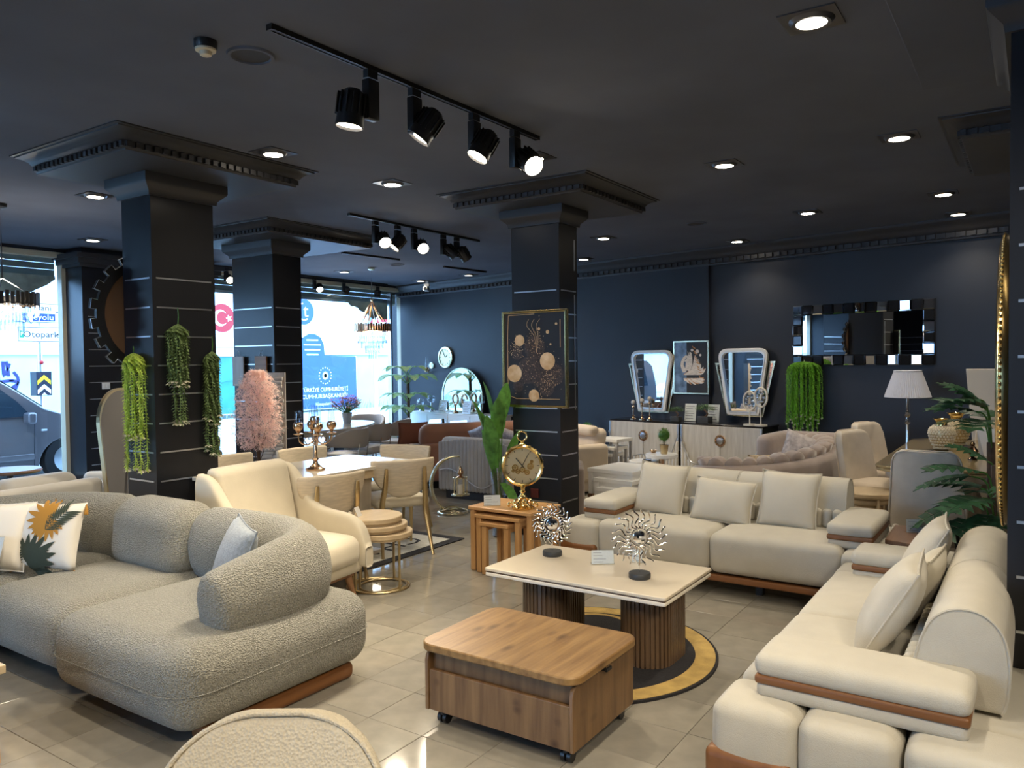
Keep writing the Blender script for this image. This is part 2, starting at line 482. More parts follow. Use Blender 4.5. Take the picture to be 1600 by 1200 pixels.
_rb = {}
def rbox_data(d, r, mid=4, k=3):
    h = [x / 2 for x in d]
    r = min(r, min(h) * 0.999)
    co = []
    for a in h:
        edge = [r * (1 - math.tan(PI / 4 * i / k)) for i in range(k)][::-1]       # 0 .. r
        edge = [r - r * math.tan(PI / 4 * (k - i) / k) for i in range(k)]
        lo = [-a + e for e in edge]
        core = [-(a - r) + 2 * (a - r) * i / mid for i in range(mid + 1)]
        co.append(lo + core + [-x for x in lo[::-1]])
    n = len(co[0])
    idx, V = {}, []
    def vid(i, j, q):
        key = (i, j, q)
        if key not in idx:
            p = np.array([co[0][i], co[1][j], co[2][q]])
            inn = np.array([max(-(h[t] - r), min(h[t] - r, p[t])) for t in range(3)])
            w = p - inn
            L = np.linalg.norm(w)
            if L > 1e-9:
                p = inn + w / L * r
            idx[key] = len(V)
            V.append(p)
        return idx[key]
    F = []
    for a in range(n - 1):
        for b in range(n - 1):
            F.append((vid(a, b, 0), vid(a, b + 1, 0), vid(a + 1, b + 1, 0), vid(a + 1, b, 0)))
            F.append((vid(a, b, n - 1), vid(a + 1, b, n - 1), vid(a + 1, b + 1, n - 1), vid(a, b + 1, n - 1)))
            F.append((vid(a, 0, b), vid(a + 1, 0, b), vid(a + 1, 0, b + 1), vid(a, 0, b + 1)))
            F.append((vid(a, n - 1, b), vid(a, n - 1, b + 1), vid(a + 1, n - 1, b + 1), vid(a + 1, n - 1, b)))
            F.append((vid(0, a, b), vid(0, a, b + 1), vid(0, a + 1, b + 1), vid(0, a + 1, b)))
            F.append((vid(n - 1, a, b), vid(n - 1, a + 1, b), vid(n - 1, a + 1, b + 1), vid(n - 1, a, b + 1)))
    return np.array(V), F

def puff(d, top=0.0, side=0.0):
    hx, hy, hz = (k / 2 for k in d)
    def fn(v):
        v = v.copy()
        x, y, z = v[:, 0] / hx, v[:, 1] / hy, v[:, 2] / hz
        v[:, 2] += top * np.clip(1 - x * x, 0, 1) * np.clip(1 - y * y, 0, 1) * np.sign(v[:, 2]) * (z > 0)
        v[:, 0] += side * x * np.clip(1 - z * z, 0, 1) * np.clip(1 - y * y, 0, 1)
        v[:, 1] += side * y * np.clip(1 - z * z, 0, 1) * np.clip(1 - x * x, 0, 1)
        return v
    return fn

def circ(r, n=48, cx=0, cy=0, sx=1, sy=1, a0=0, a1=2 * PI):
    full = abs(a1 - a0 - 2 * PI) < 1e-6
    return [(cx + sx * r * math.cos(a0 + (a1 - a0) * i / (n if full else n - 1)), cy + sy * r * math.sin(a0 + (a1 - a0) * i / (n if full else n - 1))) for i in range(n)]

def rrect(w, d, r, k=6, cx=0, cy=0):
    p = []
    for sx, sy, a in ((1, 1, 0), (-1, 1, 90), (-1, -1, 180), (1, -1, 270)):
        for i in range(k + 1):
            t = R(a + 90 * i / k)
            p.append((cx + sx * (w / 2 - r) + r * math.cos(t), cy + sy * (d / 2 - r) + r * math.sin(t)))
    return p

def smooth_path(P, n=8, closed=False):
    P = [np.array(p, float) for p in P]
    m = len(P)
    out = []
    for i in range(m if closed else m - 1):
        p0 = P[(i - 1) % m] if closed or i > 0 else P[i]
        p1, p2 = P[i], P[(i + 1) % m]
        p3 = P[(i + 2) % m] if closed or i + 2 < m else p2
        for j in range(n):
            t = j / n
            out.append(0.5 * ((2 * p1) + (p2 - p0) * t + (2 * p0 - 5 * p1 + 4 * p2 - p3) * t * t + (3 * p1 - p0 - 3 * p2 + p3) * t ** 3))
    if not closed:
        out.append(P[-1])
    return out

XZ = rotm(R(90))        # local xy outline -> stands in the xz plane, extruded towards -y

# ------------------------------------------------------------------ objects
def tag(o, label=None, cat=None, group=None, kind=None):
    if label: o['label'] = label
    if cat: o['category'] = cat
    if group: o['group'] = group
    if kind: o['kind'] = kind
    return o

def thing(name, label, cat, loc=(0, 0, 0), rz=0, group=None, kind=None):
    o = bpy.data.objects.new(name, None)
    o.empty_display_size = 0.1
    COL.objects.link(o)
    o.location = loc
    o.rotation_euler = (0, 0, rz)
    return tag(o, label, cat, group, kind)

KIDS = {}
def kids(o):
    return [c for c in bpy.data.objects if c.parent == o]

def dup(root, loc, rz=None, label=None, group=None, scale=None):
    r = root.copy()
    COL.objects.link(r)
    r.location = loc
    if rz is not None: r.rotation_euler = (0, 0, rz)
    if scale is not None: r.scale = scale if not isinstance(scale, (int, float)) else (scale,) * 3
    if label: r['label'] = label
    if group: r['group'] = group
    for ch in kids(root):
        c = ch.copy()
        COL.objects.link(c)
        c.parent = r
        for g in kids(ch):
            d = g.copy()
            COL.objects.link(d)
            d.parent = c
    return r

def inst(name, me, parent, loc=(0, 0, 0), rz=0, rot=None):
    o = bpy.data.objects.new(name, me)
    COL.objects.link(o)
    o.parent = parent
    o.location = loc
    o.rotation_euler = rot if rot else (0, 0, rz)
    return o

def text(body, size, material, parent, loc, rot, name='lettering', align='CENTER', ext=0.001, sx=1.0):
    cu = bpy.data.curves.new(name, 'FONT')
    cu.body = body
    cu.size = size
    cu.align_x = align
    cu.align_y = 'CENTER'
    cu.extrude = ext
    cu.resolution_u = 2
    cu.materials.append(M[material] if isinstance(material, str) else material)
    tmp = bpy.data.objects.new(name, cu)
    me = bpy.data.meshes.new_from_object(tmp)
    bpy.data.objects.remove(tmp)
    o = bpy.data.objects.new(name, me)
    COL.objects.link(o)
    o.parent = parent
    o.location = loc
    o.rotation_euler = rot
    o.scale = (sx, 1, 1)
    return o

# wall frame: the back wall runs from (9.78, 0.25) leaning 10.2 degrees off the column grid
WA = R(10.2)
WU = np.array([math.sin(WA), math.cos(WA)])
WN = np.array([-WU[1], WU[0]])
WP0 = np.array([9.78, 0.25])
WRZ = math.atan2(-WU[1], -WU[0])          # local x to the viewer's right, local -y out of the wall
def onwall(t, off, z=0.0):
    q = WP0 + WU * t + WN * off
    return (float(q[0]), float(q[1]), z)


# ================================================================== SETTING
TX, TY, TP = 3.135, 3.118, 0.3155
floor = MB().box((3.1, 3.6, -0.056), (18.8, 13.7, 0.1)).build('floor', 'grout', flat=True)
tag(floor, 'grey-beige polished floor tiles with dark joints', 'floor', kind='structure')
def tile_mb(x, y, dz=0):
    b = MB()
    h, e = TP / 2 - 0.0013, 0.0015
    v = [(-h, -h, -0.006), (h, -h, -0.006), (h, h, -0.006), (-h, h, -0.006),
         (-h, -h, -e), (h, -h, -e), (h, h, -e), (-h, h, -e), (-h + e, -h + e, 0), (h - e, -h + e, 0), (h - e, h - e, 0), (-h + e, h - e, 0)]
    f = [(8, 9, 10, 11)]
    for i in range(4):
        j = (i + 1) % 4
        f += [(i, j, 4 + j, 4 + i), (4 + i, 4 + j, 8 + j, 8 + i)]
    return b.add(v, f, None, (x, y, dz))
tile_me = tile_mb(0, 0).mesh('tile', 'tile', flat=True)
# parts of the floor hidden under the two sofas and the plinths are left to the joined remainder
HID = [(1.8, 3.0, 2.65, 5.0), (2.75, 0.05, 4.9, 0.8), (5.25, 0.9, 6.1, 2.9), (1.2, 4.6, 2.8, 5.7)]
cells = []
for i in range(-30, 29):
    for j in range(-20, 24):
        x, y = TX + (i + 0.5) * TP, TY + (j + 0.5) * TP
        if x > 12.3 or y > 10.4 or x < -6.1 or y < -3.1:
            continue
        d = Vector((x, y, -1.6))
        z = d.dot(_f)
        vis = False
        if z > 1.2:
            px, py = 800 + 1215 * d.dot(_r) / z, 600 - 1215 * d.dot(_u) / z
            vis = -40 < px < 1640 and py < 1245
        if any(a <= x <= c and b <= y <= e for a, b, c, e in HID):
            vis = False
        cells.append((0 if vis else 1, z if vis else 99 + abs(x) + abs(y), x, y))
cells.sort()
rest = MB()
for k, (_, _, x, y) in enumerate(cells):
    dz = -0.0002 * ((k * 7) % 5)
    if k < 298:
        inst('tile', tile_me, floor, (x, y, dz))
    else:
        t = tile_mb(x, y, dz)
        rest.add(np.concatenate(t.v), t.f)
rest.build('tile', 'tile', floor, flat=True, kind='stuff')

ceil = MB().box((3.1, 3.6, 3.16), (18.8, 13.7, 0.12)).build('ceiling', 'ceiling', flat=True)
tag(ceil, 'dark grey painted ceiling over the showroom', 'ceiling', kind='structure')

# back wall: thicker left stretch stands a few cm proud of the right stretch
def wall_poly(t0, t1, o0, o1):
    a, b, c, d = (onwall(t, o)[:2] for t, o in ((t0, o0), (t1, o0), (t1, o1), (t0, o1)))
    return [a, b, c, d]
wb = MB()
wb.prism(wall_poly(-3.6, 3.51, 0.0, -0.25), 3.1)
wb.prism(wall_poly(3.51, 10.6, 0.05, -0.25), 3.1)
tag(wb.build('wall_back', 'navy', flat=True), 'dark navy back wall with a shallow step', 'wall', kind='structure')
wr = MB().box((2.5, -3.2, 1.55), (18, 0.2, 3.1))
tag(wr.build('wall_right', 'navy', flat=True), 'dark wall to the far right of the showroom', 'wall', kind='structure')
wf = MB().box((-6.3, -0.5, 1.55), (0.2, 5.6, 3.1)).box((-6.3, 9.1, 1.55), (0.2, 2.7, 3.1)).box((-6.3, 5.1, 3.04), (0.2, 5.6, 0.12)).box((-6.3, 5.1, 0.05), (0.2, 5.6, 0.1))
wall_front = wf.build('wall_front', 'column', flat=True)
tag(wall_front, 'dark wall with metal strips behind the viewer', 'wall', kind='structure')

# window wall along Y = 10.44 : header, low sill, pier with metal strips, end reveal
YW = 10.44
wl_ = MB()
wl_.box((3.0, YW + 0.1, 3.085), (18, 0.3, 0.05))
wl_.box((-0.3, YW + 0.12, 0.05), (11.0, 0.24, 0.1)).box((-4.2, 10.24, 1.55), (4.0, 0.48, 3.1)).box((0.55, 10.24, 1.55), (1.5, 0.48, 3.1))
wl_.box((9.4, YW + 0.12, 0.05), (4.4, 0.24, 0.1))
wl_.box((-6.0, YW + 0.1, 1.55), (0.6, 0.3, 3.1))
wl_.box((11.90, YW - 0.0, 1.55), (0.55, 0.42, 3.1))
wall_left = wl_.build('wall_left', 'navy', flat=True)
tag(wall_left, 'dark shopfront wall framing the street windows', 'wall', kind='structure')
STRIPS = [0.121 + 0.211 * k for k in range(11)]
pier = MB().box((6.11, 10.24, 1.55), (1.92, 0.48, 3.1)).build('pier', 'column', wall_left, flat=True)
cap = MB()
for o, z0, z1 in ((0.04, 2.86, 2.90), (0.07, 2.90, 2.97), (0.10, 2.97, 3.03)):
    cap.box((6.11, 10.22, (z0 + z1) / 2), (1.92 + 2 * o, 0.44 + 2 * o, z1 - z0))
cap.build('capital', 'mould', wall_left, flat=True)
st_me = MB().box((0, 0, 0), (1.85, 0.008, 0.011)).mesh('strip', 'silver', flat=True)
for z in STRIPS:
    inst('metal_strip', st_me, wall_left, (6.14, 9.997, z))
    for x, w in ((-4.2, 3.9), (0.55, 1.4)):
        o = inst('metal_strip', st_me, wall_left, (x, 9.997, z))
        o.scale = (w / 1.85, 1, 1)

for z in STRIPS:
    inst('metal_strip', MB().box((0, 0, 0), (0.008, 5.4, 0.011)).mesh('strip', 'silver', flat=True), wall_front, (-6.199, -0.5, z))
    o = inst('metal_strip', MB().box((0, 0, 0), (0.008, 2.4, 0.011)).mesh('strip', 'silver', flat=True), wall_front, (-6.199, 9.1, z))

# windows: cream frames, clear panes, rolled shutter slats at the head
def window(n, x0, x1, mull, label):
    w = thing('window_%d' % n, label, 'window', kind='structure')
    f = MB()
    z0, z1 = 0.10, 3.06
    f.box(((x0 + x1) / 2, YW + 0.02, z1 - 0.035), (x1 - x0, 0.12, 0.07))
    f.box(((x0 + x1) / 2, YW + 0.02, z0 + 0.04), (x1 - x0, 0.12, 0.08))
    f.box((x0 + 0.03, YW + 0.02, 1.57), (0.06, 0.12, 2.96))
    f.box((x1 - 0.03, YW + 0.02, 1.57), (0.06, 0.12, 2.96))
    f.build('window_frame', 'cream', w, flat=True, bevel=0.004)
    xs = [x0 + 0.06] + mull + [x1 - 0.06]
    for m in mull:
        MB().box((m, YW + 0.03, 1.56), (0.05, 0.09, 2.8)).build('mullion', 'silver', w, flat=True)
    for a, b in zip(xs[:-1], xs[1:]):
        MB().box(((a + b) / 2, YW + 0.05, 1.57), (b - a, 0.008, 2.80)).build('pane', 'glass', w, flat=True)
    sl_me = MB().prism([(0, 0), (0.028, 0.01), (0.036, 0.04), (0.028, 0.07), (0, 0.08)], x1 - x0 - 0.16, rot=np.array([[0, 0, 1], [1, 0, 0], [0, 1, 0]])).mesh('slat', 'shutter', sharp=60)
    for k in range(3):
        inst('shutter_slat', sl_me, w, (x0 + 0.08, YW + 0.10, 2.93 - 0.083 * k))
    MB().box(((x0 + x1) / 2, YW + 0.12, 2.745), (x1 - x0 - 0.16, 0.03, 0.05)).build('shutter_rail', 'silver', w, flat=True)
window(1, 1.3, 5.16, [2.5], 'wide street window with cream frame on the left, silver van outside')
window(4, -2.2, -0.2, [], 'street window with cream frame beyond the striped pier, outside the picture')
window(2, 7.06, 11.62, [11.30], 'street window with cream frame beside the back wall, blue billboard outside')

# added window out of view, lets cool daylight onto the front seating
w3 = thing('window_3', 'added window in the wall behind the viewer for daylight fill', 'window', kind='structure')
fm = MB()
for y in (2.34, 5.0, 7.72):
    fm.box((-6.3, y, 1.55), (0.1, 0.08, 2.9))
fm.box((-6.3, 5.03, 2.95), (0.1, 5.4, 0.07)).box((-6.3, 5.03, 0.14), (0.1, 5.4, 0.08))
fm.build('window_frame', 'cream', w3, flat=True)
for a, b in ((2.38, 4.96), (5.04, 7.68)):
    MB().box((-6.3, (a + b) / 2, 1.55), (0.008, b - a, 2.74)).build('pane', 'glass', w3, flat=True)

# torn frosted film hanging in the window heads
def film(n_, x0, x1, w, seed, label):
    rnd = random.Random(seed)
    o = [(x0, 2.76), (x1, 2.76)]
    k = 22
    for i in range(k + 1):
        x = x1 + (x0 - x1) * i / k
        t = i / k
        o.append((x, 2.76 - w(t) - rnd.uniform(0, 0.05)))
    b = MB().prism(o, 0.004, rot=XZ, off=(0, YW + 0.045, 0))
    tag(b.build('window_film', 'film', flat=True), label, 'film')
film(1, 2.6, 5.06, lambda t: 0.03 + 0.24 * min(1, t * 5) - 0.06 * t + 0.03 * math.sin(14 * t), 3, 'torn grey-green film hanging in the head of the window by the van')
film(2, 10.15, 11.25, lambda t: 0.27 * min(1, (1 - t) * 1.6) + 0.01, 5, 'torn grey-green film hanging in the window corner by the crystal chandelier')

# cornice with dentils along the back wall
def wall_sweep(prof, t0, t1):
    b = MB()
    v = []
    for t in (t0, t1):
        for o, z in prof:
            v.append(onwall(t, o, z))
    n = len(prof)
    f = [(i, i + 1, n + i + 1, n + i) for i in range(n - 1)]
    return b.add(v, f)
cor = [(0.0, 2.88), (0.055, 2.88), (0.06, 2.90), (0.075, 2.905), (0.075, 2.96), (0.09, 2.965), (0.11, 3.0), (0.15, 3.045), (0.19, 3.065), (0.20, 3.08), (0.20, 3.1)]
tr = wall_sweep(cor, -3.5, 10.55).build('trim_1', 'mould', sharp=50)
tag(tr, 'dark dentil cornice along the top of the back wall', 'cornice', kind='structure')
den = MB()
dr = rotm(0, 0, WRZ)
t = -3.3
while t < 10.3:
    den.box(onwall(t, 0.085, 2.932), (0.05, 0.03, 0.048), dr)
    t += 0.1
den.build('dentil', 'mould', tr, flat=True, kind='stuff')

# ------------------------------------------------------------------ columns
def column(name_label, x, y, wx, wy, ox0, oy0, ox1, oy1, strip_faces=('x', 'y'), levels=STRIPS, mat_='column', flat=False):
    c = thing('column', name_label, 'column', (x + wx / 2, y + wy / 2, 0), kind='structure')
    cx, cy = x + wx / 2, y + wy / 2
    MB().box((0, 0, 1.5), (wx, wy, 3.0)).build('shaft', mat_, c, flat=True)
    if strip_faces:
        mx = MB().box((0, 0, 0), (wx - 0.06, 0.006, 0.011)).mesh('strip', 'silver', flat=True)
        my = MB().box((0, 0, 0), (0.006, wy - 0.06, 0.011)).mesh('strip', 'silver', flat=True)
        for z in levels:
            if 'y' in strip_faces: inst('metal_strip', mx, c, (0, -wy / 2 - 0.002, z))
            if 'x' in strip_faces: inst('metal_strip', my, c, (-wx / 2 - 0.002, 0, z))
    ZB = 2.97
    def rect(o): return [(-wx / 2 - o, -wy / 2 - o), (wx / 2 + o, -wy / 2 - o), (wx / 2 + o, wy / 2 + o), (-wx / 2 - o, wy / 2 + o)]
    def loft(sec):
        b, v = MB(), []
        for rc, z in sec: v += [(p, q, z) for p, q in rc]
        f = [(4 * i + k, 4 * i + (k + 1) % 4, 4 * i + 4 + (k + 1) % 4, 4 * i + 4 + k) for i in range(len(sec) - 1) for k in range(4)]
        f += [(3, 2, 1, 0), tuple(4 * (len(sec) - 1) + k for k in range(4))]
        return b.add(v, f)
    loft([(rect(o), z) for o, z in ((0.005, ZB - 0.15), (0.02, ZB - 0.15), (0.025, ZB - 0.12), (0.04, ZB - 0.105), (0.065, ZB - 0.08), (0.075, ZB - 0.07), (0.08, ZB - 0.06), (0.08, ZB))]).build('capital', 'mould', c, sharp=50)
    if flat:
        MB().box(((ox0 + ox1) / 2 - cx, (oy0 + oy1) / 2 - cy, 3.09), (ox1 - ox0, oy1 - oy0, 0.02)).build('ceiling_panel', 'ceiling', c, flat=True, bevel=0.006)
        MB().box((0, 0, 3.03), (wx + 0.05, wy + 0.05, 0.12)).build('neck', mat_, c, flat=True)
        return c
    def orect(i): return [(ox0 + i - cx, oy0 + i - cy), (ox1 - i - cx, oy0 + i - cy), (ox1 - i - cx, oy1 - i - cy), (ox0 + i - cx, oy1 - i - cy)]
    mo = loft([(orect(i), z) for i, z in ((0.125, ZB), (0.12, ZB + 0.015), (0.115, ZB + 0.018), (0.115, ZB + 0.055), (0.10, ZB + 0.06), (0.088, ZB + 0.08), (0.06, ZB + 0.10), (0.022, ZB + 0.112), (0.02, ZB + 0.12), (0.0, ZB + 0.122), (0.0, 3.1))]).build('ceiling_moulding', 'mould', c, sharp=50)
    d = MB()
    i = 0.108
    a0, a1, b0, b1 = ox0 + i - cx, ox1 - i - cx, oy0 + i - cy, oy1 - i - cy
    q = a0 + 0.03
    while q < a1 - 0.01:
        d.box((q, b0, ZB + 0.036), (0.034, 0.02, 0.034)); d.box((q, b1, ZB + 0.036), (0.034, 0.02, 0.034)); q += 0.062
    q = b0 + 0.03
    while q < b1 - 0.01:
        d.box((a0, q, ZB + 0.036), (0.02, 0.034, 0.034)); d.box((a1, q, ZB + 0.036), (0.02, 0.034, 0.034)); q += 0.062
    db = d.build('dentil', 'mould', mo, flat=True, kind='stuff')
    return c
column('black square column with three hanging green garlands', 3.21, 5.268, 0.511, 0.375, 2.634, 4.66, 4.247, 6.056)
column('black square column behind the pink blossom tree', 5.71, 7.03, 0.40, 0.71, 5.209, 6.485, 6.95, 8.2)
c3 = column('black square column carrying the gold-framed bubble picture', 5.964, 3.501, 0.325, 0.505, 5.441, 2.938, 6.877, 4.464, levels=STRIPS)
p4 = column('black striped pillar at the right edge with the round gold mirror', 3.53, -0.62, 0.85, 0.705, 3.0, -1.0, 4.91, 0.53, strip_faces=('x',), flat=True)
column('dark column behind the striped pillar, only its ceiling moulding showing', 6.1, -0.75, 0.4, 0.45, 5.573, -1.3, 7.05, 0.519, strip_faces=())
wt = MB()
for y, z0, z1 in ((-0.115, 2.42, 2.70), (-0.125, 1.15, 2.2)):
    wt.box((-0.1625 + 0.27, -0.2555, (z0 + z1) / 2), (0.008, 0.006, z1 - z0))
wt.build('wire_trunking', 'silver', c3, flat=True)


# ================================================================== CEILING FITTINGS
def spot_lamp(loc, direction, watts, cone, blend, col=WARM, size=0.04):
    d = bpy.data.lights.new('lamp', 'SPOT')
    d.energy, d.spot_size, d.spot_blend, d.color, d.shadow_soft_size = watts, R(cone), blend, col, size
    o = bpy.data.objects.new('lamp', d)
    COL.objects.link(o)
    o.location = loc
    o.rotation_euler = Vector(direction).to_track_quat('-Z', 'Y').to_euler()
    return o

rail_me = {}
def rail(x0, x1, y, dz, label, yaw=0.0):
    L = x1 - x0
    b = MB()
    for q in (-0.0135, 0.0135):
        b.box((L / 2, q, -0.012), (L, 0.008, 0.024))
    b.box((L / 2, 0, -0.004), (L, 0.03, 0.008))
    b.box((L / 2, 0, -0.019), (L, 0.006, 0.006))
    r = thing('track_rail', label, 'light track', (x0, y, 3.1 - dz), yaw, 'black lighting tracks')
    b.build('profile', 'black', r, flat=True)
    for e in (0, L):
        MB().box((e, 0, -0.0125), (0.012, 0.037, 0.027)).build('end_cap', 'black', r, flat=True)
    return r
rail(2.298, 4.451, 2.815, 0.0, 'long black lighting track nearest the viewer on the ceiling', -0.02)
rail(5.587, 7.767, 5.704, 0.0, 'black lighting track with five spotlights between the columns')
rail(7.455, 8.47, 7.75, 0.0, 'short bare black lighting track in front of the crystal chandelier', -0.1)
rail(9.522, 10.491, 7.66, 0.0, 'short bare black lighting track by the back wall', -0.1)
rail(7.2, 11.0, 10.25, 0.0, 'black lighting track along the head of the billboard window')

def track_spot(x, y, aim, side, s, label, group, watts, lit=True, cone=70):
    """gear box clipped to the track, a ribbed lamp head hung from its flank"""
    t = thing('track_spotlight', label, 'spotlight', (x, y, 3.073), 0, group)
    MB().box((0, 0, -0.02), (0.07, 0.034, 0.04)).build('track_adapter', 'black', t, flat=True)
    MB().rbox((0, 0, -0.04 - 0.085 * s), (0.062 * s, 0.04 * s, 0.16 * s), 0.006, mid=1, k=1).build('gear_box', 'black', t)
    a = Vector(aim).normalized()
    hc = Vector(side) * s + Vector((0, 0, -0.04 - 0.125 * s))
    q = np.array(Vector((0, 0, -1)).rotation_difference(a).to_matrix())
    prof = [(0.0, 0.075), (0.03, 0.072), (0.047, 0.055), (0.053, 0.03), (0.055, -0.05), (0.058, -0.075), (0.053, -0.078), (0.05, -0.066)]
    h = MB().lathe([(r * s, z * s) for r, z in prof], tuple(hc), 24, q, caps=False)
    head = h.build('lamp_head', 'black', t)
    fins = MB()
    for k in range(14):
        an = 2 * PI * k / 14
        d = np.array([math.cos(an), math.sin(an), 0]) * 0.056 * s
        rr = q @ rotm(0, 0, an)
        fins.box(tuple(np.array(hc) + q @ (d + np.array([0, 0, 0.01 * s]))), (0.012 * s, 0.005 * s, 0.085 * s), rr)
    fins.build('cooling_fin', 'black', head, flat=True, kind='stuff')
    MB().tube([tuple(np.array(hc) * np.array([0.1, 0.1, 1])), tuple(hc)], 0.012 * s, 8).build('arm', 'black', t)
    fc = np.array(hc) + q @ np.array([0, 0, -0.066 * s])
    MB().lathe([(0.0, -0.004 * s), (0.03 * s, -0.003 * s), (0.05 * s, 0.0)], tuple(fc), 24, q, caps=False).build('lens', 'lamp' if lit else 'lampdim', t)
    if watts:
        p = Vector((x, y, 3.073)) + Vector(tuple(fc)) + a * 0.03 * s
        spot_lamp(p, a, watts, cone, 0.6)
    return t
G1 = 'spotlights on the near track'
track_spot(2.905, 2.797, (-0.08, 0.1, -1), (-0.07, 0.04, 0), 1.25, 'black track spotlight on the near track, first from the left, tilted away', G1, SPOT)
track_spot(3.234, 2.792, (-0.45, 0.55, -1), (0.03, -0.05, 0), 1.2, 'black track spotlight on the near track, second from the left', G1, SPOT)
track_spot(3.76, 2.782, (-0.5, 0.3, -1), (0.0, -0.06, 0), 1.2, 'black track spotlight on the near track, third from the left', G1, SPOT)
track_spot(4.183, 2.773, (-0.45, -0.95, -0.75), (0.03, -0.06, 0), 1.2, 'black track spotlight on the near track, rightmost with its lens facing the viewer', G1, SPOT)
G2 = 'spotlights on the track between the columns'
for k, (x, aim, lit, lab) in enumerate(((5.96, (-0.4, -0.75, -0.6), True, 'first from the left, glowing'), (6.30, (-0.80, 0.42, -1.1), True, 'second from the left, turned aside'),
                          (6.57, (-0.5, -0.75, -0.5), True, 'third from the left, glowing'), (7.08, (0.5, -0.5, -0.7), False, 'fourth from the left, turned away'), (7.33, (0.6, -0.2, -0.8), False, 'rightmost by the column'))):
    track_spot(x, 5.704, aim, (0.045 if k != 1 else -0.045, -0.05, 0), 1.15, 'black track spotlight between the columns, ' + lab, G2, SPOT * (2.2 if k == 1 else 0.8), lit)
G3 = 'spotlights over the billboard window'
track_spot(7.45, 10.25, (-0.3, -0.9, -0.5), (0.0, -0.06, 0), 1.0, 'glowing track spotlight over the street window beside the second column', G3, SPOT * 0.6)
track_spot(9.203, 10.25, (-0.55, -0.90, -0.80), (0.06, -0.05, 0), 1.0, 'glowing track spotlight over the billboard window', G3, SPOT * 1.6)
track_spot(9.884, 10.25, (0.1, 0.5, -1), (0.06, 0.0, 0), 1.0, 'dark track spotlight over the billboard window beside the chandelier', G3, 0, False)
track_spot(10.75, 10.25, (0.0, 0.1, -1), (0.0, 0.01, 0), 1.0, 'dark slim track spotlight at the corner end of the window track', G3, 0, False)

# recessed downlights: square plate, tilting gimbal ring, lit lens
def downlight(x, y, label, watts, lit, tilt=(0, 0, -1), yaw=0):
    t = thing('downlight', label, 'downlight', (x, y, 3.1), yaw, 'recessed ceiling downlights')
    MB().ring(circ(0.098, 48), [(0.12 * max(-1, min(1, 1.45 * math.cos(a))), 0.12 * max(-1, min(1, 1.45 * math.sin(a)))) for a in [2 * PI * i / 48 for i in range(48)]], 0.006, off=(0, 0, -0.006)).build('plate', 'platedark', t, flat=True)
    MB().lathe([(0.062, 0.0), (0.066, -0.02), (0.082, -0.022), (0.098, -0.004)], (0, 0, 0), 32, caps=False).build('gimbal_ring', 'platedark', t)
    MB().lathe([(0.0, -0.0195), (0.066, -0.0185)], (0, 0, 0), 32, caps=False).build('lens', 'lamp' if lit else 'lampdim', t)
    if watts:
        spot_lamp((x, y, 3.07), tilt, watts, 125, 0.9, size=0.06)
DL = [(3.675, 4.492, 'recessed downlight beside the near garland column', 1, 1), (3.672, 6.864, 'recessed downlight behind the garland column moulding', 1, 1),
      (4.919, 9.278, 'small recessed downlight near the left street window', 1, 1), (4.877, 4.466, 'recessed downlight left of the picture column moulding', 1, 1),
      (4.875, 3.062, 'recessed downlight just behind the end of the near track', 1, 1), (5.916, 1.993, 'recessed downlight over the far white sofa with bright plate edges', 1, 1),
      (3.643, 0.833, 'largest recessed downlight nearest the viewer over the right sofa', 1, 1), (5.898, 0.779, 'recessed downlight left of the right-hand ceiling moulding', 1, 1),
      (8.18, 0.712, 'recessed downlight over the gold dining table, left of the pair', 1, 1), (9.4, 0.682, 'recessed downlight over the gold dining table by the back cornice', 1, 1),
      (8.353, 1.947, 'recessed downlight over the mauve sofa', 1, 1), (9.822, 3.146, 'recessed downlight close to the cornice above the right sideboard', 1, 1),
      (8.542, 4.382, 'recessed downlight right of the picture column', 1.5, 1), (10.118, 5.518, 'dim recessed downlight at the cornice beside the picture column', 0, 0),
      (10.714, 8.089, 'dim recessed downlight at the cornice left of the picture column', 0, 0), (9.054, 9.372, 'recessed downlight left of the crystal chandelier', 1.2, 0),
      (10.905, 9.332, 'recessed downlight beside the white security camera', 0.6, 0)]
for k, (x, y, lab, p, lit) in enumerate(DL):
    downlight(x, y, lab, DOWN * p, bool(lit), yaw=0.0)
# the same grid goes on over the viewer and to the right, outside the picture
for x, y in ((2.45, 0.83), (1.2, 0.83), (2.45, -0.9), (4.9, -0.9), (1.2, 3.0), (2.45, 4.49), (1.2, 4.49), (7.0, -0.9)):
    spot_lamp((x, y, 3.07), (0, 0, -1), DOWN, 125, 0.9, size=0.06)

# added warm fill spots without fittings, aimed forward from behind the viewer
for x, y, a in ((0.3, -0.9, (0.45, 0.9, -1)), (0.9, -1.3, (0.75, 0.75, -0.8)), (-0.4, 0.6, (0.8, 0.75, -0.9))):
    spot_lamp((x, y, 2.9), a, SPOT * 1.2, 75, 0.6)

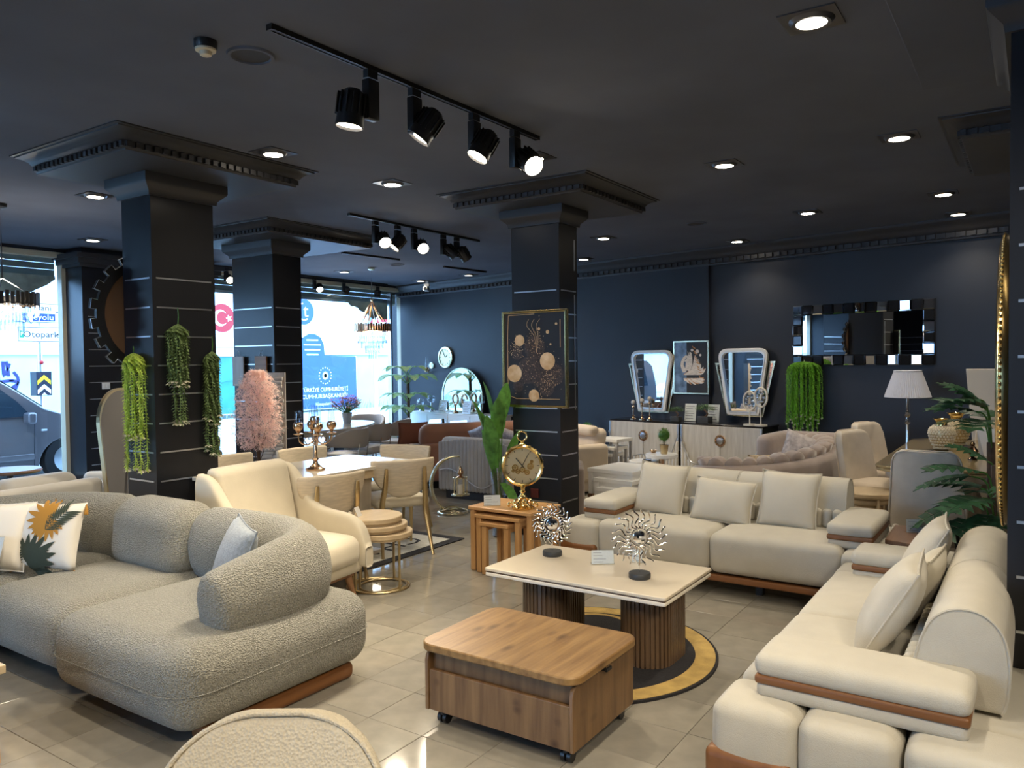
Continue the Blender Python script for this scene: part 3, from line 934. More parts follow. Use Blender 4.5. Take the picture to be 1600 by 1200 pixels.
sd = thing('smoke_detector', 'white and black smoke detector on the ceiling', 'smoke detector', (2.243, 3.202, 3.1))
MB().lathe([(0.052, 0), (0.052, -0.035), (0.05, -0.038)], n=28).build('housing', 'black', sd)
MB().lathe([(0.048, -0.036), (0.046, -0.046), (0.03, -0.05), (0.0, -0.05)], n=28, caps=False).build('cover', 'cream', sd)
MB().lathe([(0.029, -0.049), (0.026, -0.066), (0.018, -0.07), (0.0, -0.07)], n=24, caps=False).build('sensor_cap', 'cream', sd)
def speaker(x, y, r, label):
    s = thing('ceiling_speaker', label, 'speaker', (x, y, 3.1), 0, 'round ceiling speakers')
    MB().lathe([(r * 0.78, -0.002), (r * 0.82, -0.012), (r * 0.95, -0.012), (r, 0)], n=36, caps=False).build('rim', 'ceiling', s)
    MB().lathe([(0, -0.006), (r * 0.79, -0.003)], n=36, caps=False).build('grille', 'mesh', s)
speaker(2.47, 3.169, 0.115, 'round dark ceiling speaker beside the smoke detector')
speaker(8.297, 3.113, 0.115, 'round dark ceiling speaker right of the picture column')
speaker(8.909, 8.092, 0.115, 'round dark ceiling speaker in front of the crystal chandelier')
cx, cy, _ = onwall(9.2, 0.3)
cm = thing('security_camera', 'white security camera under the cornice near the corner', 'camera', (cx, cy, 2.98), R(-60))
MB().rbox((0, 0, 0.05), (0.10, 0.10, 0.05), 0.01).build('mount', 'white', cm)
MB().tube([(0, 0, 0.03), (0, -0.03, -0.02)], 0.018, 10).build('arm', 'white', cm)
bd = MB().rbox((0, -0.07, -0.03), (0.09, 0.2, 0.08), 0.02).build('housing', 'white', cm)
MB().cyl((0, -0.165, -0.03), (0, -0.178, -0.03), 0.03, n=18).build('lens', 'black', bd)
# bracket that carries the camera from the cornice
MB().box((0, 0.0, 0.095), (0.05, 0.05, 0.05)).build('bracket', 'white', cm, flat=True)


# ================================================================== SEATING IN FRONT
def settle(t, loc):
    """move an Empty built around the world origin to its base point, parts keep their place"""
    t.location = loc
    for c in kids(t):
        c.location = Vector(c.location) - Vector(loc)

def ivory_sofa(label, loc, rz):
    W, D = 2.24, 0.98
    t = thing('sofa', label, 'sofa', loc, rz, None)
    for k, x in enumerate((-0.425, 0.425)):
        d = (0.846, 0.62, 0.27)
        MB().rbox((x, -0.18, 0.285), d, 0.055, fn=puff(d, 0.018, 0.008), mid=6).build('seat_cushion', 'whitefab', t)
    for s in (-1, 1):
        for y, dy in ((-0.36, 0.285), (-0.06, 0.295), (0.30, 0.375)):
            d = (0.282, dy, 0.255)
            MB().rbox((s * 0.99, y, 0.272), d, 0.045, fn=puff(d, 0.008, 0.012)).build('end_block', 'whitefab', t)
        y0, y1 = -0.38, 0.28
        d = (0.25, y1 - y0, 0.06)
        lo = MB().rbox((s * 0.88, (y0 + y1) / 2, 0.425), (0.27, y1 - y0, 0.06), 0.026)
        ar = lo.build('arm_pad', 'whitefab', t)
        MB().rbox((s * 0.88, (y0 + y1) / 2, 0.464), (0.276, y1 - y0 + 0.006, 0.034), 0.012, mid=1).build('wood_band', 'trimwood', ar)
        d = (0.28, y1 - y0 + 0.012, 0.08)
        MB().rbox((s * 0.88, (y0 + y1) / 2, 0.512), d, 0.034, fn=puff(d, 0.012, 0.004)).build('upper_pad', 'whitefab', ar)
        MB().tube([(s * 0.88 + 0.137 * q, w, 0.536) for q, w in ((-1, y0 + .02), (-1, y1 - .02))], 0.004, 6).build('piping', 'whitefab', ar)
        # teak corner block, rail and legs
        MB().rbox((s * 1.0, -0.372, 0.180), (0.30, 0.30, 0.12), 0.03, mid=1).build('corner_block', 'trimwoodx', t)
        MB().rbox((s * 1.0, 0.415, 0.180), (0.30, 0.18, 0.12), 0.03, mid=1).build('corner_block', 'trimwoodx', t)
        MB().rbox((s * 1.112, 0.0, 0.118), (0.06, 0.94, 0.045), 0.012, mid=1).build('side_rail', 'trimwood', t)
        for y in (-0.40, 0.40):
            MB().rbox((s * 1.03, y, 0.05), (0.075, 0.055, 0.1), 0.012, mid=1).build('leg', 'trimwoodx', t)
        MB().box((s * 0.30, -0.30, 0.06), (0.05, 0.05, 0.12)).build('support_leg', 'black', t, flat=True)
    for y in (-0.455, 0.455):
        MB().rbox((0, y, 0.118), (2.16, 0.05, 0.045), 0.012, mid=1).build('front_rail' if y < 0 else 'rear_rail', 'trimwoodx', t)
    MB().rbox((0, 0.31, 0.275), (1.70, 0.36, 0.25), 0.04).build('rear_base', 'whitefab', t)
    def lean(v):
        v = v.copy()
        v[:, 1] += 0.20 * v[:, 2] - 0.5 * np.clip(v[:, 2] - 0.05, 0, 1) ** 2 * (v[:, 1] < 0)
        return v
    for x in (-0.386, 0.386):
        prof = smooth_path([(0.085, 0.415), (0.09, 0.52), (0.115, 0.63), (0.155, 0.71), (0.22, 0.75), (0.30, 0.745), (0.36, 0.685), (0.382, 0.58), (0.375, 0.46), (0.36, 0.412)], 4)
        prof = [(q[0], q[1]) for q in prof]
        m = len(prof)
        V, F = [], []
        cy_, cz_ = 0.235, 0.57
        rows = [(-0.384, 0.90), (-0.380, 0.965), (-0.368, 0.995), (-0.30, 1.0), (-0.1, 1.008), (0.1, 1.008), (0.30, 1.0), (0.368, 0.995), (0.380, 0.965), (0.384, 0.90)]
        for xx, sc_ in rows:
            V += [(x + xx, cy_ + (q - cy_) * sc_, cz_ + (w - cz_) * sc_) for q, w in prof]
        F = [(i * m + j, (i + 1) * m + j, (i + 1) * m + (j + 1) % m, i * m + (j + 1) % m) for i in range(len(rows) - 1) for j in range(m)]
        F += [tuple(range(m)), tuple((len(rows) - 1) * m + j for j in range(m))[::-1]]
        b = MB().add(V, F).build('back_cushion', 'whitefab', t, sharp=75)
        for e in (-1, 1):
            MB().tube([(x + e * 0.380, cy_ + (q - cy_) * 0.975, cz_ + (w - cz_) * 0.975) for q, w in prof], 0.005, 6).build('piping', 'whitefab', b)
        r_ = MB()
        for k in range(11):
            r_.rbox((x - 0.33 + 0.066 * k, 0.085, 0.49), (0.064, 0.06, 0.13), 0.028, mid=1)
        r_.build('lumbar_pleat', 'whitefab', b, kind='stuff')
    return t
ivory_sofa('long ivory sofa with teak trim in front of the picture column', (5.58, 1.84, 0), R(-90))
ivory_sofa('long ivory sofa with teak arm bands at the right, seen from its arm end', (3.76, 0.44, 0), R(180))

def pillow_mb(w, h, t, pinch=0.07, n=14):
    b, v = MB(), []
    ids = {}
    V, F = [], []
    for s in (-1, 1):
        for i in range(n + 1):
            for j in range(n + 1):
                u, q = -1 + 2 * i / n, -1 + 2 * j / n
                if abs(u) == 1 or abs(q) == 1:
                    key = (i, j)
                else:
                    key = (s, i, j)
                if key in ids: continue
                ids[key] = len(V)
                th = t / 2 * (max(0, (1 - u * u) * (1 - q * q))) ** 0.42
                x = w / 2 * u * (1 - pinch * (1 - q * q))
                z = h / 2 * q * (1 - pinch * (1 - u * u))
                V.append((x, s * th, z))
    g = lambda s, i, j: ids.get((i, j), ids.get((s, i, j)))
    for s in (-1, 1):
        for i in range(n):
            for j in range(n):
                q = (g(s, i, j), g(s, i + 1, j), g(s, i + 1, j + 1), g(s, i, j + 1))
                F.append(q if s < 0 else q[::-1])
    edge = [V[ids[k]] for k in [(i, 0) for i in range(n)] + [(n, j) for j in range(n)] + [(n - i, n) for i in range(n)] + [(0, n - j) for j in range(n)]]
    return MB().add(V, F), edge

def pillow(label, w, h, t, loc, rz, tilt, material, group=None, roll=0.0, piping=True, pinch=0.07, name='cushion'):
    o = thing(name, label, 'cushion', loc, 0, group)
    o.rotation_euler = (-tilt, roll, rz)
    b, e = pillow_mb(w, h, t, pinch)
    c = b.build('cover', material, o, sharp=180)
    if piping:
        MB().tube(e, 0.0045, 6, closed=True).build('piping', material, o)
    return o
GP = 'cream cushions on the far white sofa'
pillow('square cream cushion at the left end of the far white sofa', 0.40, 0.41, 0.15, (5.585, 2.385, 0.606), R(-90), R(22), 'cushionfab', GP, roll=R(3))
pillow('low cream cushion in the middle of the far white sofa', 0.45, 0.33, 0.14, (5.54, 1.885, 0.566), R(-90), R(24), 'cushionfab', GP, roll=R(3))
pillow('square cream cushion at the right end of the far white sofa', 0.41, 0.41, 0.15, (5.585, 1.43, 0.606), R(-92), R(20), 'cushionfab', GP, roll=R(1))
GQ = 'ivory cushions on the right sofa'
pillow('large ivory cushion nearest the viewer on the right sofa', 0.46, 0.43, 0.17, (3.43, 0.475, 0.605), R(184), R(30), 'whitefab', GQ)
pillow('small ivory cushion tucked behind the large one on the right sofa', 0.40, 0.36, 0.14, (3.84, 0.42, 0.58), R(176), R(24), 'cushionfab', GQ)
pillow('ivory cushion at the far end of the right sofa', 0.46, 0.44, 0.16, (4.28, 0.45, 0.61), R(186), R(28), 'whitefab', GQ)

# ---- grey boucle corner sofa at the left
def grey_sofa():
    t = thing('corner_sofa', 'grey boucle corner sofa with rounded modules and a wrapping arm roll', 'sofa')
    def mod(c, d, r, name='seat_module'):
        MB().rbox(c, d, r, fn=puff(d, 0.02, 0.02), mid=6, k=5).build(name, 'boucle', t)
    mod((2.33, 3.33, 0.262), (1.10, 1.06, 0.365), 0.125)
    mod((2.36, 4.30, 0.255), (1.04, 0.84, 0.345), 0.125)
    mod((1.95, 5.12, 0.250), (1.66, 0.80, 0.335), 0.12)
    # seam bead round the chaise
    ol = rrect(1.10 + 0.040, 1.06 + 0.040, 0.17, 8, 2.33, 3.33)
    MB().tube([(x, y, 0.262) for x, y in ol], 0.003, 6, closed=True).build('seam_bead', 'boucle', t)
    # arm roll: runs along the back, turns the corner and tapers to a rounded tip over the chaise
    P = smooth_path([(2.70, 3.99, 0.565), (2.72, 3.55, 0.572), (2.70, 3.22, 0.572), (2.60, 3.03, 0.562), (2.42, 2.985, 0.548), (2.24, 2.99, 0.525), (2.10, 3.00, 0.505), (2.045, 3.005, 0.497)], 6)
    n = len(P)
    rad = []
    for i in range(n):
        s = i / (n - 1)
        rr = 0.225 - 0.055 * max(0, (s - 0.45) / 0.55)
        if s > 0.86: rr *= math.sqrt(max(0.02, 1 - ((s - 0.86) / 0.142) ** 2))
        if s < 0.06: rr *= math.sqrt(max(0.35, 1 - ((0.06 - s) / 0.06) ** 2 * 0.6))
        rad.append(rr)
    b = MB().tube(P, None, 24, False, rad, True, flat=0.66, up=(0, 0, 1)).build('arm_roll', 'boucle', t, sharp=80)
    # middle back cushion and the curved back running out of the picture
    d = (0.30, 0.72, 0.40)
    MB().rbox((2.64, 4.29, 0.60), (0.32, 0.70, 0.41), 0.13, fn=lambda v: v + np.stack([0.12 * v[:, 2], 0 * v[:, 2], 0 * v[:, 2]], 1), mid=6, k=5).build('back_cushion', 'boucle', t)
    P = smooth_path([(2.70, 4.62, 0.575), (2.66, 4.95, 0.575), (2.50, 5.27, 0.57), (2.20, 5.45, 0.565), (1.75, 5.52, 0.565), (1.15, 5.53, 0.565)], 6)
    m = len(P)
    rad = [0.215 * (math.sqrt(0.55 + 0.45 * min(1, i / 3)) if i < 3 else 1) for i in range(m)]
    MB().tube(P, None, 24, False, rad, True, flat=0.66, up=(0, 0, 1)).build('back_roll', 'boucle', t, sharp=80)
    # plinths: wooden along the open end, black recessed ones in front
    MB().rbox((2.37, 2.93, 0.042), (0.86, 0.12, 0.084), 0.03, mid=1).build('wood_plinth', 'trimwoodx', t)
    for c, d in (((2.37, 3.42, 0.04), (0.80, 0.80, 0.08)), ((2.40, 4.30, 0.04), (0.76, 0.66, 0.08)), ((1.95, 5.15, 0.04), (1.4, 0.55, 0.08))):
        MB().rbox(c, d, 0.035, mid=1).build('black_plinth', 'black', t)
    settle(t, (2.35, 4.1, 0))
    return t
grey_sofa()
lp = pillow('white cushion with ochre and dark green leaf print and orange tassels', 0.40, 0.39, 0.14, (2.20, 4.70, 0.625), R(-64), R(18), 'printwhite', piping=False)
def on_pillow(x, z, w=0.40, h=0.39, t=0.14, lift=0.0025):
    u, q = 2 * x / w, 2 * z / h
    return (x, -t / 2 * max(0.0, (1 - u * u) * (1 - q * q)) ** 0.42 - lift, z)
def print_blade(b, x0, z0, x1, z1, w):
    n, v = 8, []
    dx, dz = x1 - x0, z1 - z0
    L = math.hypot(dx, dz)
    nx, nz = -dz / L, dx / L
    for i in range(n + 1):
        s = i / n
        ww = w * math.sin(PI * min(1, 0.05 + 0.95 * s)) ** 0.7
        for k in (-1, 0, 1):
            v.append(on_pillow(x0 + dx * s + nx * ww * k, z0 + dz * s + nz * ww * k))
    f = [(3 * i + k, 3 * i + k + 1, 3 * i + 4 + k, 3 * i + 3 + k) for i in range(n) for k in (0, 1)]
    b.add(v, f)
def monstera(b, cx, cz, a, L):
    for k in range(-4, 5):
        an = a + k * 0.33
        l = L * (1.0 - 0.07 * abs(k))
        print_blade(b, cx, cz, cx + l * math.cos(an), cz + l * math.sin(an), L * 0.095)
oc, dk = MB(), MB()
monstera(oc, 0.035, 0.09, R(165), 0.17); monstera(oc, 0.035, 0.09, R(250), 0.14)
monstera(dk, -0.075, -0.15, R(35), 0.20); monstera(dk, 0.0, -0.10, R(-60), 0.09)
for k in range(9):
    s = k / 8
    x, z = 0.02 + 0.09 * s, 0.03 + 0.10 * s
    for sg in (-1, 1):
        print_blade(dk, x, z, x + 0.085 * math.cos(R(48) + sg * 0.75), z + 0.085 * math.sin(R(48) + sg * 0.75), 0.006)
for k in range(8):
    s = k / 7
    x, z = -0.16 + 0.04 * s, -0.17 + 0.11 * s
    for sg in (-1, 1):
        print_blade(dk, x, z, x + 0.06 * math.cos(R(70) + sg * 0.9), z + 0.06 * math.sin(R(70) + sg * 0.9), 0.005)
oc.build('ochre_leaf_print', 'ochre', lp, flat=True); dk.build('green_leaf_print', 'darkprint', lp, flat=True)
for sx, sz in ((1, 1), (1, -1), (-1, 1), (-1, -1)):
    tb = MB()
    for k in range(9):
        an = R(40 * k)
        tb.tube([(sx * 0.193, 0, sz * 0.188), (sx * (0.200 + 0.006 * math.cos(an)), 0.008 * math.sin(an), sz * 0.185 - 0.03), (sx * 0.203 + 0.009 * math.cos(an), 0.011 * math.sin(an), sz * 0.185 - 0.06)], 0.003, 5)
    tb.build('tassel', 'ochre', lp)
pillow('plain white cushion behind a price card at the left edge of the picture', 0.40, 0.40, 0.14, (2.02, 4.95, 0.625), R(-55), R(22), 'printwhite', piping=True)
pillow('blue-grey chenille cushion tucked behind the boucle arm roll', 0.40, 0.40, 0.15, (2.43, 3.33, 0.615), R(-115), R(20), 'bluegrey', roll=R(4))


# ================================================================== TABLES IN FRONT
def price_card(label, loc, rz, w=0.11, h=0.07, lines=4, tilt=15, cat='price card', blank=False, back=True):
    """printed card in a bent clear holder"""
    t = thing('price_card', label, cat, loc, rz)
    a = R(tilt)
    rx = rotm(-a)
    c = MB()
    c.box(tuple(rx @ np.array([0, 0, h / 2 + 0.004])), (w, 0.0015, h), rx)
    card = c.build('card', 'paper', t, flat=True)
    hh = MB()
    hh.box(tuple(rx @ np.array([0, -0.0022, h / 2 + 0.006])), (w + 0.008, 0.0015, h + 0.012), rx)
    hh.box((0, 0.5 * h * 0.5, 0.001), (w + 0.008, h * 0.5, 0.002))
    if back: hh.build('holder', 'acrylic', t, flat=True)
    ln = MB()
    rnd = random.Random(int(abs(loc[0] * 1000)))
    for k in range(lines):
        z = h * (0.86 - 0.68 * k / max(1, lines - 1))
        ww = w * rnd.uniform(0.35, 0.8)
        ln.box(tuple(rx @ np.array([-w * 0.42 + ww / 2, -0.0016, z])), (ww, 0.0008, h * 0.03), rx)
    ln.build('print_line', 'ink', card, flat=True)
    return t

# wooden trolley table on castors
def trolley():
    L, D, H = 0.75, 0.545, 0.372          # local x = long side (world -Y after turning)
    t = thing('coffee_table', 'rustic oak coffee table on black castors with a rounded top', 'coffee table', (2.87, 1.855, 0), R(-90))
    MB().prism(rrect(L + 0.05, D + 0.05, 0.075, 8), 0.034, off=(0, 0, H - 0.034)).build('tabletop', 'oak', t, bevel=0.006)
    for s in (-1, 1):
        o = [(-D / 2, 0.0), (D / 2, 0.0), (D / 2, 0.268), (-D / 2 + 0.07, 0.268), (-D / 2 + 0.03, 0.263), (-D / 2 + 0.008, 0.245), (-D / 2, 0.22)]
        MB().prism(o, 0.018, rot=np.array([[0, 0, 1], [1, 0, 0], [0, 1, 0]]), off=(s * (L / 2 - 0.009) - 0.009, 0, 0.068)).build('side_panel', 'oakz', t, bevel=0.003)
    MB().box((0, -D / 2 + 0.016, 0.158), (L - 0.04, 0.018, 0.18)).build('front_panel', 'oakz', t, flat=True, bevel=0.003)
    MB().box((0, -D / 2 + 0.045, 0.26), (L - 0.04, 0.016, 0.155)).build('recessed_rail', 'oakz', t, flat=True)
    MB().box((0, D / 2 - 0.012, 0.2), (L - 0.04, 0.018, 0.26)).build('back_panel', 'oakz', t, flat=True)
    MB().box((0, 0, 0.078), (L - 0.04, D - 0.05, 0.016)).build('bottom_board', 'oakz', t, flat=True)
    for sx in (-1, 1):
        for sy in (-1, 1):
            x, y = sx * (L / 2 - 0.06), sy * (D / 2 - 0.05)
            c = MB().box((x, y, 0.064), (0.045, 0.045, 0.008)).tube([(x, y, 0.066), (x, y, 0.04)], 0.012, 10).build('castor', 'black', t)
            for q in (-0.014, 0.014):
                MB().cyl((x + q - 0.009, y + 0.012, 0.025), (x + q + 0.009, y + 0.012, 0.025), 0.025, n=20).build('wheel', 'black', c)
    MB().tube([(L / 2 - 0.004, -0.03, 0.325), (L / 2 + 0.02, -0.03, 0.325)], 0.008, 8).box((L / 2 + 0.022, -0.012, 0.323), (0.01, 0.045, 0.012)).build('latch', 'black', t)
    return t
trolley()

def marble_table():
    x0, x1, y0, y1, H = 3.495, 4.15, 1.475, 2.555, 0.448
    cx, cy = (x0 + x1) / 2, (y0 + y1) / 2
    t = thing('coffee_table', 'long cream marble-topped coffee table on two walnut pedestals', 'coffee table', (cx, cy, 0))
    MB().prism(rrect(x1 - x0, y1 - y0, 0.012, 3), 0.018, off=(0, 0, H - 0.018)).build('marble_top', 'marble', t, bevel=0.004)
    MB().prism(rrect(x1 - x0 - 0.014, y1 - y0 - 0.014, 0.012, 3), 0.008, off=(0, 0, H - 0.026)).build('shadow_gap', 'darkwood', t, flat=True)
    MB().prism(rrect(x1 - x0 - 0.004, y1 - y0 - 0.004, 0.012, 3), 0.02, off=(0, 0, H - 0.046)).build('lower_top', 'ivorylac', t, bevel=0.005)
    MB().rbox((0.09, 0.02, 0.365), (0.09, 0.62, 0.075), 0.006, mid=1).build('stretcher', 'darkwood', t)
    for s, nm in ((1, 'rear'), (-1, 'near')):
        yc = s * 0.30 + (0.0 if s > 0 else -0.02)
        o = rrect(0.40, 0.26, 0.125, 10)
        p = MB().prism(o, H - 0.05, off=(0.03, yc, 0.0)).build('pedestal', 'darkwood', t, sharp=30)
        MB().prism(rrect(0.425, 0.285, 0.138, 10), 0.014, off=(0.03, yc, 0.0)).build('foot_plate', 'darkwood', p, bevel=0.003)
        pts = np.array(rrect(0.408, 0.268, 0.129, 10) + [rrect(0.408, 0.268, 0.129, 10)[0]])
        seg = np.linalg.norm(np.diff(pts, axis=0), axis=1)
        cum = np.concatenate([[0], np.cumsum(seg)])
        N = 46
        me = MB().box((0, 0, (H - 0.065) / 2), (0.0165, 0.014, H - 0.065)).mesh('slat', 'darkwood', flat=True)
        for k in range(N):
            q = cum[-1] * k / N
            i = min(len(seg) - 1, int(np.searchsorted(cum, q, side='right') - 1))
            f = (q - cum[i]) / max(1e-9, seg[i])
            a = pts[i] + (pts[i + 1] - pts[i]) * f
            d = pts[i + 1] - pts[i]
            inst('slat', me, p, (0.03 + a[0], yc + a[1], 0.014), math.atan2(d[1], d[0]))
    return H
HT = marble_table()

def sun_sculpture(label, loc, rz, R0=0.132):
    t = thing('sun_sculpture', label, 'sculpture', loc, rz, 'chrome sun sculptures on the marble table')
    MB().lathe([(0.0, 0), (0.056, 0), (0.058, 0.004), (0.058, 0.026), (0.055, 0.03), (0.0, 0.03)], n=32, caps=False).build('base', 'blackfelt', t)
    zc = 0.045 + R0 + 0.02
    MB().tube([(0, 0, 0.03), (0, 0, zc - 0.05)], 0.004, 8).build('stem', 'chrome', t)
    h = MB().ball((0, 0, zc), 0.036, 18, 12, (1, 0.55, 1)).build('hub', 'crystalmirror', t, sharp=5)
    MB().tube([(0.047 * math.cos(2 * PI * i / 24), 0, zc + 0.047 * math.sin(2 * PI * i / 24)) for i in range(24)], 0.004, 8, closed=True).build('hub_ring', 'chrome', t)
    n = 22
    P = []
    for i in range(15):
        s = i / 14
        P.append((0.048 + (R0 - 0.048) * s, 0.0, 0.013 * math.sin(2 * PI * 1.25 * s)))
    me = MB().tube(P, 0.0044, 8).mesh('ray', 'chrome')
    for k in range(n):
        o = inst('ray', me, t, (0, 0, zc), rot=(0, -2 * PI * k / n, 0))
sun_sculpture('chrome sun sculpture on a black foot at the far end of the marble table', (3.93, 2.37, HT), R(-65), 0.120)
sun_sculpture('chrome sun sculpture on a black foot at the near end of the marble table', (3.76, 1.73, HT), R(-52), 0.150)
price_card('price card in clear holder between the two sun sculptures', (3.90, 2.02, HT), R(-56), 0.125, 0.075)
price_card('small tag card behind the nearer sun sculpture', (4.03, 1.87, HT), R(-70), 0.055, 0.07, 3)

# round black and gold rug
rug = thing('round_rug', 'round black rug with a wide gold border and gold arcs', 'rug', (3.76, 2.06, 0))
MB().prism(circ(0.715, 96), 0.012).build('binding', 'rugblack', rug)
MB().ring(circ(0.70, 96), circ(0.595, 96), 0.0035, off=(0, 0, 0.011)).build('gold_border', 'ruggold', rug, flat=True)
MB().prism(circ(0.595, 96), 0.003, off=(0, 0, 0.011)).build('black_field', 'rugblack', rug, flat=True)
for (cx_, cy_, r1, r2, a0, a1) in ((0.33, 0.12, 0.23, 0.20, -60, 150), (-0.32, -0.22, 0.20, 0.17, -10, 200)):
    o = circ(r1, 40, cx_, cy_, a0=R(a0), a1=R(a1)) + circ(r2, 40, cx_, cy_, a0=R(a0), a1=R(a1))[::-1]
    MB().prism(o, 0.0028, off=(0, 0, 0.0125)).build('gold_arc', 'ruggold', rug, flat=True)
MB().box((-0.36, -0.42, 0.0145), (0.20, 0.035, 0.003), rotm(0, 0, R(20))).build('gold_bar', 'ruggold', rug, flat=True)

# nest of three honey-wood tables
def nest_honey():
    cx, cy = 4.955, 3.33
    for k, (x0, y0, y1, h, lab) in enumerate(((4.73, 3.03, 3.605, 0.495, 'largest honey-wood nesting table beneath the gold clock'),
                                            (4.705, 3.12, 3.53, 0.445, 'middle honey-wood nesting table pushed under the largest'),
                                            (4.675, 3.20, 3.46, 0.395, 'smallest honey-wood nesting table of the three'))):
        d = 0.43 if k == 0 else 0.34
        t = thing('nesting_table', lab, 'side table', (x0 + d / 2, (y0 + y1) / 2, 0), 0, 'honey-wood nesting tables')
        W = y1 - y0
        MB().box((0, 0, h - 0.0125), (d, W, 0.025)).build('tabletop', 'honey', t, flat=True, bevel=0.004)
        for s in (-1, 1):
            for q in (-1, 1):
                MB().rbox((q * (d / 2 - 0.035), s * (W / 2 - 0.03), (h - 0.025) / 2), (0.04, 0.042, h - 0.025), 0.006, mid=1).build('leg', 'honeyz', t)
            MB().box((0, s * (W / 2 - 0.03), h - 0.045), (d - 0.1, 0.02, 0.04)).build('apron', 'honey', t, flat=True)
        MB().box((d / 2 - 0.035, 0, h - 0.045), (0.02, W - 0.1, 0.04)).build('apron', 'honey', t, flat=True)
nest_honey()

# gold skeleton clock
def gold_clock(loc, rz):
    t = thing('mantel_clock', 'large gold pocket-watch clock with open gears on the honey-wood table', 'clock', loc, rz)
    MB().lathe([(0.0, 0), (0.085, 0.0), (0.088, 0.012), (0.07, 0.022), (0.05, 0.03), (0.03, 0.055), (0.026, 0.075), (0.035, 0.085), (0.022, 0.10), (0.014, 0.12), (0.024, 0.13), (0.014, 0.142), (0.02, 0.165), (0.02, 0.17), (0.0, 0.17)], n=28, caps=False).build('foot', 'gold', t)
    sc = MB()
    for k in range(6):
        a = 2 * PI * k / 6
        P = [(math.cos(a) * r, math.sin(a) * r, z) for r, z in ((0.10, 0.012), (0.11, 0.03), (0.09, 0.045), (0.07, 0.035), (0.06, 0.06), (0.04, 0.075))]
        sc.tube(smooth_path(P, 4), 0.009, 8)
    sc.build('scroll', 'gold', t)
    zc, r = 0.325, 0.145
    MB().lathe([(r - 0.012, -0.03), (r, -0.034), (r + 0.012, -0.02), (r + 0.013, 0.018), (r + 0.003, 0.032), (r - 0.02, 0.036), (0, 0.036)], (0, 0, zc), 48, rotm(R(-90)), caps=False).build('case', 'gold', t)
    MB().lathe([(0, -0.006), (r - 0.01, -0.006)], (0, 0, zc), 48, rotm(R(-90)), caps=False).build('dial', 'clockdial', t)
    g = MB()
    for gx, gz, gr in ((-0.055, -0.015, 0.026), (0.06, -0.005, 0.026), (-0.035, -0.045, 0.02), (0.035, -0.05, 0.022), (0.0, -0.03, 0.024), (0.07, 0.03, 0.014), (-0.07, -0.04, 0.013)):
        N = 30
        o = [((gr * (1.0 if i % 2 else 0.86)) * math.cos(2 * PI * i / N), (gr * (1.0 if i % 2 else 0.86)) * math.sin(2 * PI * i / N)) for i in range(N)]
        g.ring([(gx + a, b + gz) for a, b in o], [(gx + 0.62 * a, gz + 0.62 * b) for a, b in o], 0.005, XZ, (0, -0.008, zc))
        for q in range(3):
            g.box((gx, -0.011, zc + gz), (gr * 1.4, 0.003, 0.004), rotm(0, R(60 * q)))
    g.build('gear', 'gold', t, flat=True)
    hn = MB()
    for ang, L, w in ((R(130), 0.075, 0.007), (R(62), 0.105, 0.005)):
        dx, dz = math.cos(ang), math.sin(ang)
        hn.tube([(-0.02 * dx, -0.02, zc - 0.02 * dz), (L * dx, -0.02, zc + L * dz)], w / 2, 6)
    hn.build('hand', 'black', t)
    nm = MB()
    for k in range(12):
        a = R(30 * k)
        nm.box((0.118 * math.cos(a), -0.008, zc + 0.118 * math.sin(a)), (0.018, 0.002, 0.0045), rotm(0, -a))
    nm.build('hour_mark', 'black', t, flat=True)
    MB().lathe([(0.03, r + 0.01), (0.022, r + 0.02), (0.012, r + 0.026), (0.014, r + 0.038), (0.006, r + 0.042)], (0, 0, zc), 16).build('crown', 'gold', t)
    MB().tube([(0.035 * math.cos(2 * PI * i / 24), 0, zc + r + 0.075 + 0.035 * math.sin(2 * PI * i / 24)) for i in range(24)], 0.0055, 8, closed=True).build('bow', 'gold', t)
    bd = MB()
    for k in range(10):
        a = R(-40 + 18 * k)
        bd.ball(((r + 0.012) * math.cos(a), 0.0, zc + (r + 0.012) * math.sin(a)), 0.006, 8, 6)
    bd.build('bead', 'gold', t)
gold_clock((4.86, 3.185, 0.495), R(-62))
price_card('white price card on the honey-wood table beside the gold clock', (4.82, 3.44, 0.495), R(-52), 0.125, 0.08)

# brown veneer wedge tables behind the right sofa
def wedge(z, h, pts, label, legs):
    cx, cy = sum(p[0] for p in pts) / len(pts), sum(p[1] for p in pts) / len(pts)
    t = thing('side_table', label, 'side table', (cx, cy, 0), 0, 'brown veneer side tables')
    o = [(x - cx, y - cy) for x, y in pts]
    MB().prism(o, h, off=(0, 0, z - h)).build('tabletop', 'brownwood', t, flat=True, bevel=0.004)
    for x, y in legs:
        MB().rbox((x - cx, y - cy, (z - h) / 2), (0.05, 0.05, z - h), 0.008, mid=1).build('leg', 'brownwood', t)
wedge(0.44, 0.03, [(5.30, 0.50), (5.98, 0.44), (5.92, 0.80), (5.42, 0.79)], 'brown veneer side table with the price card behind the right sofa', [(5.45, 0.55), (5.86, 0.52), (5.82, 0.72), (5.48, 0.72)])
wedge(0.375, 0.028, [(5.08, 0.30), (5.40, 0.28), (5.40, 0.76), (5.28, 0.82)], 'lower brown veneer side table sliding out from under the upper one', [(5.18, 0.36), (5.34, 0.34), (5.34, 0.70)])
price_card('price card in a clear stand on the brown side table', (5.72, 0.63, 0.44), R(-66), 0.15, 0.085, 3, 5)

